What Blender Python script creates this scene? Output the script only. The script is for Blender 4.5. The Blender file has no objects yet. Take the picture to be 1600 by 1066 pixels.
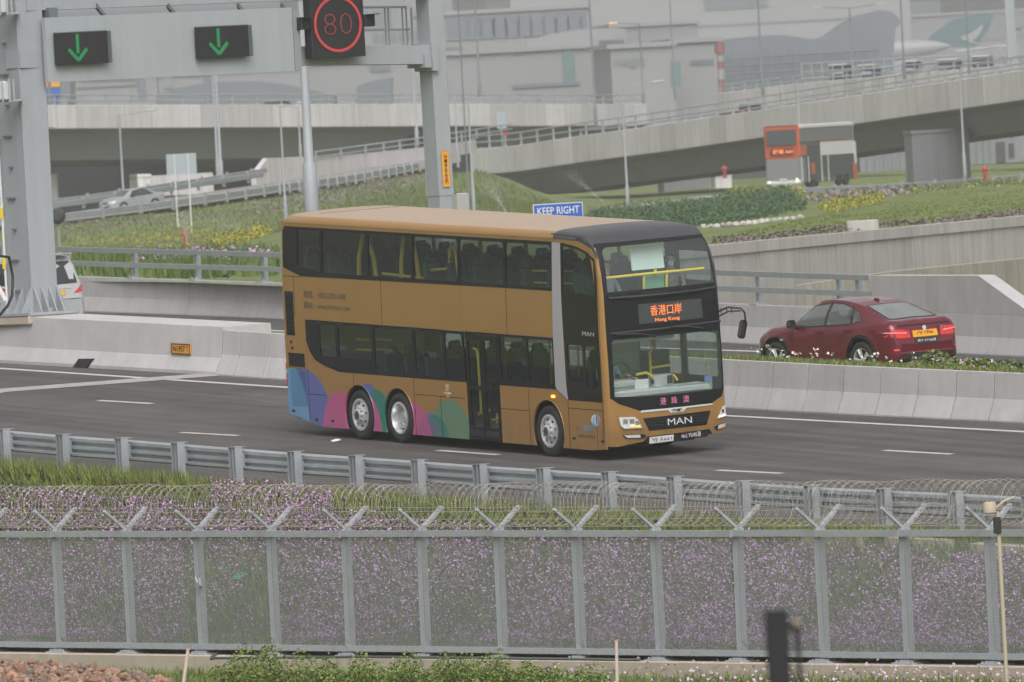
import bpy, bmesh, math, random
import numpy as np
from mathutils import Vector, Matrix, Quaternion, noise
from mathutils.geometry import tessellate_polygon
HAZE = 0.00023
random.seed(7); RNG = np.random.default_rng(7)
SC = bpy.context.scene
COL = SC.collection
# ------------------------------------------------------------------ camera
FPX = 20000.0            # focal length in pixels of a 1600 px wide frame (long telephoto)
ROLL = 0.055
CAMZ = 7.0
PITCH = math.atan(362.4 / FPX)
cd = bpy.data.cameras.new('camera'); cam = bpy.data.objects.new('camera', cd); COL.objects.link(cam)
cd.sensor_width = 36.0; cd.lens = FPX / 1600 * 36.0
cd.clip_start = 1.0; cd.clip_end = 9000.0
_fwd = Vector((0, math.cos(PITCH), -math.sin(PITCH))); _up0 = Vector((0, math.sin(PITCH), math.cos(PITCH))); _rt0 = Vector((1, 0, 0))
_rt = _rt0 * math.cos(ROLL) - _up0 * math.sin(ROLL)
_up = _rt0 * math.sin(ROLL) + _up0 * math.cos(ROLL)
cam.matrix_world = Matrix(((_rt.x, _up.x, -_fwd.x, 0), (_rt.y, _up.y, -_fwd.y, 0), (_rt.z, _up.z, -_fwd.z, CAMZ), (0, 0, 0, 1)))
cd.dof.use_dof = True; cd.dof.focus_distance = 252.0; cd.dof.aperture_fstop = 7.5
SC.camera = cam
# ------------------------------------------------------------------ sky, sun, exposure
SUN_EL, SUN_AZ = math.radians(50), math.radians(172)     # azimuth clockwise from +Y (depth) : to the right, a little behind the camera
world = bpy.data.worlds.new('World'); SC.world = world; world.use_nodes = True
wn = world.node_tree; bg = wn.nodes['Background']
sky = wn.nodes.new('ShaderNodeTexSky'); sky.sky_type = 'NISHITA'; sky.sun_disc = False
sky.sun_elevation = SUN_EL; sky.sun_rotation = SUN_AZ; sky.dust_density = 6.0; sky.air_density = 1.2; sky.ozone_density = 1.0
hs = wn.nodes.new('ShaderNodeHueSaturation'); hs.inputs['Saturation'].default_value = 0.02
wn.links.new(sky.outputs[0], hs.inputs['Color']); wn.links.new(hs.outputs[0], bg.inputs[0])
bg.inputs[1].default_value = 0.15
sd = bpy.data.lights.new('sun', 'SUN'); sd.energy = 1.25; sd.angle = math.radians(55); sd.color = (1, 0.95, 0.965)
sun = bpy.data.objects.new('sun', sd); COL.objects.link(sun)
_sv = Vector((math.sin(SUN_AZ) * math.cos(SUN_EL), math.cos(SUN_AZ) * math.cos(SUN_EL), math.sin(SUN_EL)))
sun.rotation_euler = (-_sv).to_track_quat('-Z', 'Y').to_euler(); sun.location = (0, 0, 60)
vs = SC.view_settings; vs.view_transform = 'Standard'; vs.look = 'None'; vs.gamma = 1.0; vs.use_curve_mapping = False
vs.exposure = -0.04
SC.cycles.use_denoising = True
SC.cycles.max_bounces = 6; SC.cycles.transparent_max_bounces = 16; SC.cycles.volume_bounces = 1
# ------------------------------------------------------------------ placing: survey of the photograph
def ray(px, py):
    u = px - 800; v = 533 - py
    u0 = u * math.cos(ROLL) + v * math.sin(ROLL); v0 = -u * math.sin(ROLL) + v * math.cos(ROLL)
    d = Vector((u0 / FPX, math.cos(PITCH) + v0 / FPX * math.sin(PITCH), -math.sin(PITCH) + v0 / FPX * math.cos(PITCH)))
    return d / d.y
CAMP = Vector((0, 0, CAMZ))
def at(px, py, Y): return CAMP + ray(px, py) * Y
def onplane(px, py, P, n):
    d = ray(px, py); return CAMP + d * ((P - CAMP).dot(n) / d.dot(n))
# near carriageway is a banked, falling plane
NR1 = Vector((0, -0.0558, 1)).normalized(); PR1 = at(860, 713, 248.4)
def onR1(px, py, dz=0.0): return onplane(px, py, PR1 + Vector((0, 0, dz)), NR1)
def r1(x, y, dz=0.0): return Vector((x, y, PR1.z + 0.0558 * (y - PR1.y) + dz))
# far carriageway
_A = at(1345, 590, 286); _B = at(60, 505, 342); _C = at(1497, 553, 294)
NC2 = (_B - _A).cross(_C - _A).normalized()
if NC2.z < 0: NC2 = -NC2
def onC2(px, py, dz=0.0): return onplane(px, py, _A + Vector((0, 0, dz)), NC2)
def c2(x, y, dz=0.0): return Vector((x, y, _A.z - (NC2.x * (x - _A.x) + NC2.y * (y - _A.y)) / NC2.z + dz))
# ------------------------------------------------------------------ materials
MATS = {}
def pmat(name, col, rough=0.6, metal=0.0, var=0.0, scale=3.0, bump=0.0, bscale=None, streak=0.0, coat=0.0, rand=0.0, emit=None, space='Object', spec=None):
    if name in MATS: return MATS[name]
    m = bpy.data.materials.new(name); m.use_nodes = True; nt = m.node_tree; N = nt.nodes; b = N['Principled BSDF']; L = nt.links
    b.inputs['Roughness'].default_value = rough; b.inputs['Metallic'].default_value = metal
    if coat: b.inputs['Coat Weight'].default_value = coat; b.inputs['Coat Roughness'].default_value = 0.06
    if spec is not None: b.inputs['Specular IOR Level'].default_value = spec
    b.inputs['Base Color'].default_value = (*col, 1)
    if emit:
        b.inputs['Emission Color'].default_value = (*emit[0], 1); b.inputs['Emission Strength'].default_value = emit[1]
    if var or bump or streak or rand:
        if space == 'World':
            g = N.new('ShaderNodeNewGeometry'); vec = g.outputs['Position']
        else:
            g = N.new('ShaderNodeTexCoord'); vec = g.outputs['Object']
        cur = None
        rgb = N.new('ShaderNodeRGB'); rgb.outputs[0].default_value = (*col, 1); cur = rgb.outputs[0]
        def modulate(fac, amt, cur):
            mr = N.new('ShaderNodeMapRange'); mr.inputs[1].default_value = 0.25; mr.inputs[2].default_value = 0.75
            mr.inputs[3].default_value = 1 - amt; mr.inputs[4].default_value = 1 + amt; L.new(fac, mr.inputs[0])
            mx = N.new('ShaderNodeVectorMath'); mx.operation = 'SCALE'; L.new(cur, mx.inputs[0]); L.new(mr.outputs[0], mx.inputs['Scale'])
            return mx.outputs[0]
        if var:
            n1 = N.new('ShaderNodeTexNoise'); n1.inputs['Scale'].default_value = scale; n1.inputs['Detail'].default_value = 8; n1.inputs['Roughness'].default_value = 0.65
            L.new(vec, n1.inputs['Vector']); cur = modulate(n1.outputs[0], var, cur)
        if streak:
            mp = N.new('ShaderNodeMapping'); mp.inputs['Scale'].default_value = (3.0, 3.0, 0.12); L.new(vec, mp.inputs[0])
            n2 = N.new('ShaderNodeTexNoise'); n2.inputs['Scale'].default_value = 1.6; n2.inputs['Detail'].default_value = 5; L.new(mp.outputs[0], n2.inputs['Vector'])
            cur = modulate(n2.outputs[0], streak, cur)
        if rand:
            oi = N.new('ShaderNodeObjectInfo'); mr = N.new('ShaderNodeMapRange'); mr.inputs[3].default_value = 1 - rand; mr.inputs[4].default_value = 1 + rand
            L.new(oi.outputs['Random'], mr.inputs[0])
            mx = N.new('ShaderNodeVectorMath'); mx.operation = 'SCALE'; L.new(cur, mx.inputs[0]); L.new(mr.outputs[0], mx.inputs['Scale']); cur = mx.outputs[0]
        L.new(cur, b.inputs['Base Color'])
        if bump:
            n3 = N.new('ShaderNodeTexNoise'); n3.inputs['Scale'].default_value = bscale or scale * 6; n3.inputs['Detail'].default_value = 4; L.new(vec, n3.inputs['Vector'])
            bp = N.new('ShaderNodeBump'); bp.inputs['Strength'].default_value = bump; bp.inputs['Distance'].default_value = 0.02
            L.new(n3.outputs[0], bp.inputs['Height']); L.new(bp.outputs[0], b.inputs['Normal'])
    MATS[name] = m; return m
def glassmat(name, tint, refl=0.10, rough=0.02, film=0.0, filmcol=(.02, .022, .022)):
    m = bpy.data.materials.new(name); m.use_nodes = True; nt = m.node_tree; N = nt.nodes; L = nt.links
    N.remove(N['Principled BSDF']); out = N['Material Output']
    t = N.new('ShaderNodeBsdfTransparent'); t.inputs[0].default_value = (*tint, 1)
    g = N.new('ShaderNodeBsdfGlossy'); g.inputs['Roughness'].default_value = rough; g.inputs[0].default_value = (.9, .92, .92, 1)
    lw = N.new('ShaderNodeLayerWeight'); pw = N.new('ShaderNodeMath'); pw.operation = 'POWER'; pw.inputs[1].default_value = 4.0; L.new(lw.outputs['Facing'], pw.inputs[0])
    mr = N.new('ShaderNodeMath'); mr.operation = 'MULTIPLY_ADD'; mr.inputs[1].default_value = .9; mr.inputs[2].default_value = refl; mr.use_clamp = True
    L.new(pw.outputs[0], mr.inputs[0])
    base = t.outputs[0]
    if film:
        d = N.new('ShaderNodeBsdfDiffuse'); d.inputs[0].default_value = (*filmcol, 1); m0 = N.new('ShaderNodeMixShader'); m0.inputs[0].default_value = film
        L.new(t.outputs[0], m0.inputs[1]); L.new(d.outputs[0], m0.inputs[2]); base = m0.outputs[0]
    mx = N.new('ShaderNodeMixShader'); L.new(mr.outputs[0], mx.inputs[0]); L.new(base, mx.inputs[1]); L.new(g.outputs[0], mx.inputs[2])
    L.new(mx.outputs[0], out.inputs[0]); MATS[name] = m; return m
CONC = pmat('barrier concrete', (.46, .445, .44), .85, var=.10, scale=1.3, bump=.25, bscale=14, streak=.06, rand=.05, space='World')
CONC2 = pmat('weathered concrete', (.46, .435, .41), .88, var=.13, scale=.35, bump=.2, bscale=8, streak=.20, rand=.04, space='World')
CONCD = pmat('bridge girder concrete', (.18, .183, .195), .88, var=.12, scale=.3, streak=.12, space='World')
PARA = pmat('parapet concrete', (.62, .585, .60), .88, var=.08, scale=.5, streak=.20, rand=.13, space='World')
PLINTH = pmat('plinth concrete', (.50, .425, .345), .9, var=.14, scale=2.0, bump=.3, space='World')
GALV = pmat('galvanised steel', (.43, .455, .48), .42, .45, var=.14, scale=2.2, rand=.06, space='World')
GALVP = pmat('grey fence paint', (.415, .435, .465), .5, .1, var=.07, scale=3.0, space='World')
GANT = pmat('gantry grey paint', (.345, .365, .385), .5, .0, var=.05, scale=.9, streak=.05, space='World')
GANTL = pmat('sign back aluminium', (.39, .415, .435), .5, .1, var=.04, scale=.7, streak=.05, space='World')
POLE = pmat('lamp post steel', (.33, .35, .37), .55, .1, var=.06, scale=1.0, space='World')
POLED = pmat('dark post paint', (.16, .18, .19), .5, .1)
WHITEP = pmat('white paint', (.72, .72, .70), .45, var=.05, scale=1.0)
LINE = pmat('road marking white', (.50, .48, .455), .8, var=.16, scale=5.0, space='World')
LINEG = pmat('worn joint line', (.36, .335, .315), .85, var=.25, scale=3.0, space='World')
BLACK = pmat('matt black', (.018, .018, .02), .55)
BLACKG = pmat('gloss black', (.012, .012, .014), .12, coat=.4)
RUBBER = pmat('tyre rubber', (.022, .022, .024), .8, var=.2, scale=9.0)
CHROME = pmat('polished alloy', (.78, .78, .78), .28, .65, var=.1, scale=8.0)
STEELD = pmat('brushed hub steel', (.45, .45, .46), .4, .8, var=.15, scale=8.0)
YELLOW = pmat('yellow hand rail', (.80, .60, .04), .4)
ORANGE = pmat('orange plate', (.80, .36, .03), .5)
REDP = pmat('red paint', (.42, .03, .04), .4, var=.08, scale=4.0)
LAMPW = pmat('clear lamp reflector', (.80, .81, .81), .15, .25, var=.25, scale=18)
REDL = pmat('red tail lamp', (.55, .02, .02), .15, coat=.6, emit=((1, .05, .03), .12))
AMBERE = pmat('lit amber lamp', (.8, .3, .05), .3, emit=((1, .42, .06), 2.2))
HEADE = pmat('lit head lamp', (.9, .9, .8), .3, emit=((1, .93, .6), 1.3))
LEDO = pmat('lit orange display', (.6, .15, .05), .5, emit=((1, .24, .05), 1.1))
LEDG = pmat('lit green arrow', (.02, .22, .08), .5, emit=((.02, .36, .10), .09))
LEDR = pmat('lit red ring', (.5, .05, .06), .5, emit=((.85, .07, .08), .10))
LEDR2 = pmat('dim red digits', (.2, .04, .04), .6, emit=((.5, .05, .04), .06))
PLATEW = pmat('white plate', (.75, .74, .72), .5)
PINKT = pmat('pink lettering', (.78, .22, .40), .5)
# ------------------------------------------------------------------ object helpers
def tag(o, label=None, cat=None, group=None, kind=None):
    if label: o['label'] = label
    if cat: o['category'] = cat
    if group: o['group'] = group
    if kind: o['kind'] = kind
    return o
def thing(name, label, cat, M=None, group=None):
    o = bpy.data.objects.new(name, None); COL.objects.link(o); o.empty_display_size = .3
    if M is not None: o.matrix_world = M if isinstance(M, Matrix) else Matrix.Translation(M)
    return tag(o, label, cat, group)
class MB:
    def __init__(s): s.v = []; s.f = []; s.m = []; s.mi = 0; s.T = None
    def add(s, vs, fs, mi=None):
        b = len(s.v)
        if s.T is not None: vs = [s.T @ Vector(p) for p in vs]
        s.v += [tuple(p) for p in vs]; s.f += [tuple(i + b for i in f) for f in fs]; s.m += [s.mi if mi is None else mi] * len(fs); return s
    def box(s, c, d, R=None, bev=0.0):
        x, y, z = d[0] / 2, d[1] / 2, d[2] / 2; c = Vector(c)
        if bev <= 0:
            P = [Vector((i, j, k)) for i in (-x, x) for j in (-y, y) for k in (-z, z)]
            F = [(0, 1, 3, 2), (4, 6, 7, 5), (0, 4, 5, 1), (2, 3, 7, 6), (0, 2, 6, 4), (1, 5, 7, 3)]
        else:
            b = min(bev, x * .9, y * .9, z * .9)
            P = []; 
            for zz, q in ((-z, b), (-z + b, 0), (z - b, 0), (z, b)):
                for (ax, ay) in ((-1, -1), (1, -1), (1, 1), (-1, 1)):
                    X, Y = x - q, y - q
                    P += [Vector((ax * (X - (b if ax * ay > 0 else 0)), ay * (Y - (0 if ax * ay > 0 else b)), zz)), Vector((ax * (X - (0 if ax * ay > 0 else b)), ay * (Y - (b if ax * ay > 0 else 0)), zz))]
            F = [tuple(range(7, -1, -1)), tuple(range(24, 32))]
            for l in range(3):
                for i in range(8): F.append((l * 8 + i, l * 8 + (i + 1) % 8, l * 8 + 8 + (i + 1) % 8, l * 8 + 8 + i))
        if R is not None: P = [R @ p for p in P]
        return s.add([p + c for p in P], F)
    def tube(s, pts, r, n=8, caps=True):
        pts = [Vector(p) for p in pts]; rs = r if isinstance(r, (list, tuple)) else [r] * len(pts)
        V = []; F = []; prev = None
        for i, p in enumerate(pts):
            t = (pts[min(i + 1, len(pts) - 1)] - pts[max(i - 1, 0)]).normalized()
            if prev is None:
                a = Vector((0, 0, 1)) if abs(t.z) < .9 else Vector((1, 0, 0)); u = t.cross(a).normalized()
            else: u = (prev - t * prev.dot(t)).normalized()
            prev = u; w = t.cross(u)
            for k in range(n):
                a = 2 * math.pi * k / n; V.append(p + u * (math.cos(a) * rs[i]) + w * (math.sin(a) * rs[i]))
        for i in range(len(pts) - 1):
            for k in range(n): F.append((i * n + k, i * n + (k + 1) % n, (i + 1) * n + (k + 1) % n, (i + 1) * n + k))
        if caps: F.append(tuple(range(n - 1, -1, -1))); F.append(tuple((len(pts) - 1) * n + k for k in range(n)))
        return s.add(V, F)
    def lathe(s, prof, n, c=(0, 0, 0), axis='Y'):
        V = []; F = []; c = Vector(c)
        for (r, h) in prof:
            for k in range(n):
                a = 2 * math.pi * k / n; p = (math.cos(a) * r, h, math.sin(a) * r)
                if axis == 'Z': p = (p[0], p[2], p[1])
                V.append(c + Vector(p))
        for i in range(len(prof) - 1):
            for k in range(n): F.append((i * n + k, (i + 1) * n + k, (i + 1) * n + (k + 1) % n, i * n + (k + 1) % n))
        return s.add(V, F)
    def grid(s, rows, mi=None):
        n = len(rows[0]); V = [p for r in rows for p in r]
        F = [(i * n + k, i * n + k + 1, (i + 1) * n + k + 1, (i + 1) * n + k) for i in range(len(rows) - 1) for k in range(n - 1)]
        return s.add(V, F, mi)
    def loft(s, path, sect, closed=True, caps=True):      # sect: list of (lateral, z); path: list of (point, lateral dir)
        n = len(sect); V = [Vector(p) + Vector(d) * a + Vector((0, 0, b)) for p, d in path for a, b in sect]; F = []
        for i in range(len(path) - 1):
            for k in range(n if closed else n - 1): F.append((i * n + k, i * n + (k + 1) % n, (i + 1) * n + (k + 1) % n, (i + 1) * n + k))
        if caps and closed: F.append(tuple(range(n - 1, -1, -1))); F.append(tuple((len(path) - 1) * n + k for k in range(n)))
        return s.add(V, F)
    def plate(s, outer, fmap, d0=0.0, d1=None, holes=(), cu=(), cv=()):   # flat outline in (u,v) bent by fmap(u,v,depth); d1 gives thickness
        bm = bmesh.new(); loops = [[Vector((p[0], p[1], 0)) for p in q] for q in [outer] + list(holes)]
        flat = [p for q in loops for p in q]; vs_ = [bm.verts.new(p) for p in flat]
        for t in tessellate_polygon(loops):
            try: bm.faces.new([vs_[i] for i in t])
            except ValueError: pass
        for ax, cs in ((0, cu), (1, cv)):
            for c in cs:
                co = Vector((c, 0, 0)) if ax == 0 else Vector((0, c, 0)); no = Vector((1, 0, 0)) if ax == 0 else Vector((0, 1, 0))
                bmesh.ops.bisect_plane(bm, geom=bm.verts[:] + bm.edges[:] + bm.faces[:], plane_co=co, plane_no=no, dist=1e-5)
        bmesh.ops.recalc_face_normals(bm, faces=bm.faces)
        bm.verts.index_update(); V = [fmap(v.co.x, v.co.y, d0) for v in bm.verts]; F = [tuple(v.index for v in f.verts) for f in bm.faces]
        if d1 is not None:
            nb = len(V); V += [fmap(v.co.x, v.co.y, d1) for v in bm.verts]; G = [tuple(i + nb for i in reversed(f)) for f in F]
            for e in bm.edges:
                if len(e.link_faces) == 1: a, b = e.verts[0].index, e.verts[1].index; G.append((a, b, b + nb, a + nb))
            F = F + G
        bm.free(); return s.add(V, F)
    def build(s, name, mats, parent=None, smooth=None, M=None):
        me = bpy.data.meshes.new(name); me.from_pydata([tuple(p) for p in s.v], [], s.f)
        for m in (mats if isinstance(mats, (list, tuple)) else [mats]): me.materials.append(m)
        if any(s.m): me.polygons.foreach_set('material_index', s.m)
        bm = bmesh.new(); bm.from_mesh(me); bmesh.ops.recalc_face_normals(bm, faces=bm.faces); bm.to_mesh(me); bm.free()
        if smooth is not None:
            me.polygons.foreach_set('use_smooth', [True] * len(me.polygons))
            me.set_sharp_from_angle(angle=math.radians(smooth))
        return link(name, me, parent, M)
def link(name, me, parent=None, M=None):
    o = bpy.data.objects.new(name, me); COL.objects.link(o)
    if parent is not None: o.parent = parent
    if M is not None: o.matrix_basis = M
    return o
def dup(o, parent, M=None):
    c = o.copy(); COL.objects.link(c); c.parent = parent
    if M is not None: c.matrix_basis = M
    return c
def copy_tree(o, parent=None):
    c = o.copy(); COL.objects.link(c); c.parent = parent
    for ch in [x for x in o.children]: copy_tree(ch, c)
    return c
def frame(o, x, z=(0, 0, 1)):
    x = Vector(x).normalized(); z = Vector(z); y = z.cross(x).normalized(); z = x.cross(y)
    o = Vector(o); return Matrix(((x.x, y.x, z.x, o.x), (x.y, y.y, z.y, o.y), (x.z, y.z, z.z, o.z), (0, 0, 0, 1)))
def quadsheet(name, rows, mat, kind='structure', smooth=True):
    mb = MB(); mb.grid(rows); o = mb.build(name, mat, smooth=40 if smooth else None)
    for p in o.data.polygons[:1]:
        if p.normal.z < 0: o.data.flip_normals()
    o['kind'] = kind; return o
def lettering(body, w, h, M, mat, parent, depth=.004, name='lettering', bold=0.0):
    c = bpy.data.curves.new('txt', 'FONT'); c.body = body; c.extrude = .02; c.offset = bold; c.resolution_u = 2
    o = bpy.data.objects.new('txt', c); COL.objects.link(o)
    bpy.context.view_layer.update()
    me = bpy.data.meshes.new_from_object(o.evaluated_get(bpy.context.evaluated_depsgraph_get()))
    bpy.data.objects.remove(o)
    n = len(me.vertices); co = np.empty(n * 3); me.vertices.foreach_get('co', co); co = co.reshape(-1, 3)
    mn, mx = co.min(0), co.max(0); co = (co - (mn + mx) / 2) / (mx - mn) * np.array([w, h, depth])
    me.vertices.foreach_set('co', co.ravel()); me.materials.clear(); me.materials.append(mat); me.update()
    return link(name, me, parent, M)
def scatter_quads(name, C, A1, A2, mats, mi=None, tri=False, parent=None):
    C = np.asarray(C); n = len(C)
    if tri: V = np.stack([C - A1, C + A1, C + A2], 1).reshape(-1, 3); k = 3
    else: V = np.stack([C - A1 - A2, C + A1 - A2, C + A1 + A2, C - A1 + A2], 1).reshape(-1, 3); k = 4
    me = bpy.data.meshes.new(name); me.vertices.add(n * k); me.vertices.foreach_set('co', V.ravel())
    me.loops.add(n * k); me.loops.foreach_set('vertex_index', np.arange(n * k, dtype=np.int32))
    me.polygons.add(n); me.polygons.foreach_set('loop_start', np.arange(0, n * k, k, dtype=np.int32)); me.polygons.foreach_set('loop_total', np.full(n, k, dtype=np.int32))
    for m in mats: me.materials.append(m)
    if mi is not None: me.polygons.foreach_set('material_index', np.asarray(mi, dtype=np.int32))
    me.update(calc_edges=True); return link(name, me, parent)
def rand_dirs(n, flat=1.0):
    d = RNG.normal(size=(n, 3)); d[:, 2] *= flat; return d / np.linalg.norm(d, axis=1, keepdims=True)
def leafquads(C, size, up=0.5):
    n = len(C); nrm = rand_dirs(n); nrm[:, 2] = np.abs(nrm[:, 2]) + up; nrm /= np.linalg.norm(nrm, axis=1, keepdims=True)
    a = np.cross(nrm, rand_dirs(n)); a /= np.linalg.norm(a, axis=1, keepdims=True); b = np.cross(nrm, a)
    s = size if np.ndim(size) else np.full(n, size); s = s[:, None]; return a * s, b * s
def vnoise(P, sc, seed=0):
    return np.array([noise.noise((p[0] * sc + seed, p[1] * sc, p[2] * sc if len(p) > 2 else seed)) for p in P])
# ================================================================== ROADS
ASPH = pmat('asphalt', (.080, .074, .071), .8, var=.26, scale=.7, bump=.35, bscale=40, space='World')
def asphalt_mat():
    nt = ASPH.node_tree; N = nt.nodes; L = nt.links
    # long darker wheel tracks along the carriageway
    src = N['Principled BSDF'].inputs['Base Color'].links[0].from_socket
    g = N.new('ShaderNodeNewGeometry'); mp = N.new('ShaderNodeMapping'); mp.vector_type = 'TEXTURE'
    mp.inputs['Rotation'].default_value = (0, 0, -math.atan2(.868, .4935)); mp.inputs['Scale'].default_value = (14, .55, 1)
    L.new(g.outputs['Position'], mp.inputs[0]); n = N.new('ShaderNodeTexNoise'); n.inputs['Scale'].default_value = 1.0; n.inputs['Detail'].default_value = 6
    L.new(mp.outputs[0], n.inputs['Vector']); mr = N.new('ShaderNodeMapRange'); mr.inputs[1].default_value = .3; mr.inputs[2].default_value = .7; mr.inputs[3].default_value = .66; mr.inputs[4].default_value = 1.32
    L.new(n.outputs[0], mr.inputs[0]); mx = N.new('ShaderNodeVectorMath'); mx.operation = 'SCALE'; L.new(src, mx.inputs[0]); L.new(mr.outputs[0], mx.inputs['Scale']); L.new(mx.outputs[0], N['Principled BSDF'].inputs['Base Color'])
asphalt_mat()
def ext(pts, a, b):      # lengthen a polyline at both ends
    p = [Vector(q) for q in pts]; d0 = (p[0] - p[1]).normalized(); d1 = (p[-1] - p[-2]).normalized()
    return [p[0] + d0 * a] + p + [p[-1] + d1 * b]
GPX = [(3, 672), (95, 680), (187, 686), (275, 693), (365, 700), (457, 707), (553, 713), (650, 720), (747, 727), (846, 733), (948, 739), (1050, 746), (1157, 753), (1265, 760), (1378, 765), (1490, 770), (1605, 776)]
GUARD = [onR1(x, y, .74) - Vector((0, 0, .74)) for x, y in GPX]
B1L = [onR1(*p) for p in [(0, 567.5), (125, 574.5), (300, 584), (338, 586.5)]]
B1R = [onR1(*p) for p in [(338, 586.5), (400, 591), (800, 617), (1156, 639), (1300, 647), (1550, 659), (1700, 667)]]
B1 = ext(B1L + B1R[1:], 30, 12)
B2PX = [(-60, 478.5), (130, 487), (400, 497), (760, 516), (1127, 536), (1187, 539), (1497, 553), (1640, 560)]
B2 = [onC2(*p) for p in B2PX]
PERP = Vector((.84, .54, 0)).normalized()          # away from the camera, across the carriageways
def lerp_poly(poly, n):
    d = [0]; 
    for a, b in zip(poly, poly[1:]): d.append(d[-1] + (b - a).length)
    out = []
    for i in range(n):
        t = d[-1] * i / (n - 1); k = max(j for j in range(len(d) - 1) if d[j] <= t + 1e-9); f = (t - d[k]) / max(d[k + 1] - d[k], 1e-9)
        out.append(poly[k].lerp(poly[k + 1], min(f, 1)))
    return out
def polyat(poly, t):     # point and direction at running length t
    for a, b in zip(poly, poly[1:]):
        l = (b - a).length
        if t <= l or b is poly[-1]: return a + (b - a) * (t / l), (b - a).normalized()
        t -= l
def plen(poly): return sum((b - a).length for a, b in zip(poly, poly[1:]))
gl = lerp_poly(ext(GUARD, 34, 16), 40); bl = lerp_poly(B1, 40)
quadsheet('road', [[r1(*(g - PERP * .5).xy), r1(*(g + (b - g) * .5).xy), r1(*(b + PERP * .2).xy)] for g, b in zip(gl, bl)], ASPH)
def road_line(pa, pb, width, onf, mat, name='lane_line', dz=.005, n=8):
    a, b = onf(*pa), onf(*pb); d = (b - a).normalized(); w = Vector((-d.y, d.x, 0)) * (width / 2)
    rows = []
    for i in range(n + 1):
        p = a.lerp(b, i / n); zf = r1 if onf is onR1 else c2; rows.append([zf((p + w).x, (p + w).y, dz), zf((p - w).x, (p - w).y, dz)])
    return quadsheet(name, rows, mat, smooth=False)
# solid edge lines
def poly_line(pxs, width, onf, mat, name='edge_line', dz=.005):
    P = [onf(*p) for p in pxs]; rows = []
    for i, p in enumerate(P):
        d = (P[min(i + 1, len(P) - 1)] - P[max(i - 1, 0)]).normalized(); w = Vector((-d.y, d.x, 0)) * (width / 2); zf = r1 if onf is onR1 else c2; rows.append([zf((p + w).x, (p + w).y, dz), zf((p - w).x, (p - w).y, dz)])
    return quadsheet(name, rows, mat, smooth=False)
poly_line([(-120, 569), (0, 576), (400, 602.5), (760, 626), (1137, 650), (1600, 675), (1700, 680)], .20, onR1, LINE)
poly_line([(-60, 620), (0, 611), (335, 585.6)], 1.0, onR1, LINEG, 'joint_line', dz=.010)
dashes = [((153, 626), (238, 631)), ((282, 676), (372, 681)), ((683, 704), (779, 711)), ((1120, 735), (1222, 740)), ((1381, 704), (1487, 710)), ((-95, 652), (-10, 656.6)), ((585, 655), (690, 661.5))]
for a, b in dashes: road_line(a, b, .17, onR1, LINE)
poly_line([(100, 499.3), (130, 501), (400, 515.5), (800, 537), (1187, 549.5)], .22, onC2, LINE)
poly_line([(1490, 574), (1540, 577), (1640, 582)], .22, onC2, LINE)
# far carriageway
C2N = [onC2(*p) for p in [(-60, 493.5), (130, 504), (400, 520), (800, 545), (1187, 572), (1497, 583), (1640, 590)]]
c2n = lerp_poly(C2N, 30); b2l = lerp_poly(B2, 30)
quadsheet('far_road', [[c2(*(a - PERP * .3).xy), c2(*((a + b) / 2).xy), c2(*(b + PERP * .3).xy)] for a, b in zip(c2n, b2l)], ASPH)
# median between the carriageways
GRASSG = pmat('median grass', (.11, .14, .035), .9, var=.35, scale=1.2, bump=.6, space='World')
bml = lerp_poly(B1[1:], 30)
rows = []
for a, b in zip(bml, c2n):
    q = a + PERP * .35; q.z = a.z + .93
    rows.append([q, q + (b - q) * .35 + Vector((0, 0, -.03)), q + (b - q) * .72 + Vector((0, 0, .06)), b - PERP * .25 + Vector((0, 0, .03)), b - PERP * .1 + Vector((0, 0, -.3))])
MED = rows
quadsheet('median', rows, GRASSG)
# ------------------------------------------------------------------ concrete barrier between the carriageways
NJ = [(0, 0), (0, .03), (.17, .44), (.22, .95), (.40, .95), (.40, 0)]      # sloped foot, steep upper face
def barrier_run(parent, poly, pieces, prof, mat, name='barrier_block', gap=.018):
    L = plen(poly); t = 0; i = 0
    while t < L - .05:
        l = pieces(i); e = min(t + l, L)
        k = max(1, int((e - t) / 3)); path = []
        for j in range(k + 1):
            p, d = polyat(poly, t + gap + (e - t - 2 * gap) * j / k); path.append((p, Vector((-d.y, d.x, 0)).normalized()))
        mb = MB(); mb.loft(path, prof); mb.build(name, mat, parent); t = e; i += 1
    cx, cz = sum(p[0] for p in prof) / len(prof), sum(p[1] for p in prof) / len(prof); core = [(p[0] + (.022 if i_ < len(prof) - 2 else -.022), p[1] - (.02 if p[1] > cz else 0)) for i_, p in enumerate(prof)]
    path = []
    for j in range(41):
        p, d = polyat(poly, max(.02, min(L - .02, L * j / 40))); path.append((p, Vector((-d.y, d.x, 0)).normalized()))
    mb = MB(); mb.loft(path, core); mb.build('joint_filler', pmat('dark joint filler', (.10, .098, .095), .9), parent)
barr = thing('concrete_barrier', 'grey concrete median barrier of short blocks with sloped feet, behind the gold bus', 'barrier', B1[0])
barr.matrix_world = Matrix.Identity(4)
barrier_run(barr, B1R, lambda i: 1.18 if i else 0.75, NJ, CONC)
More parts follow.
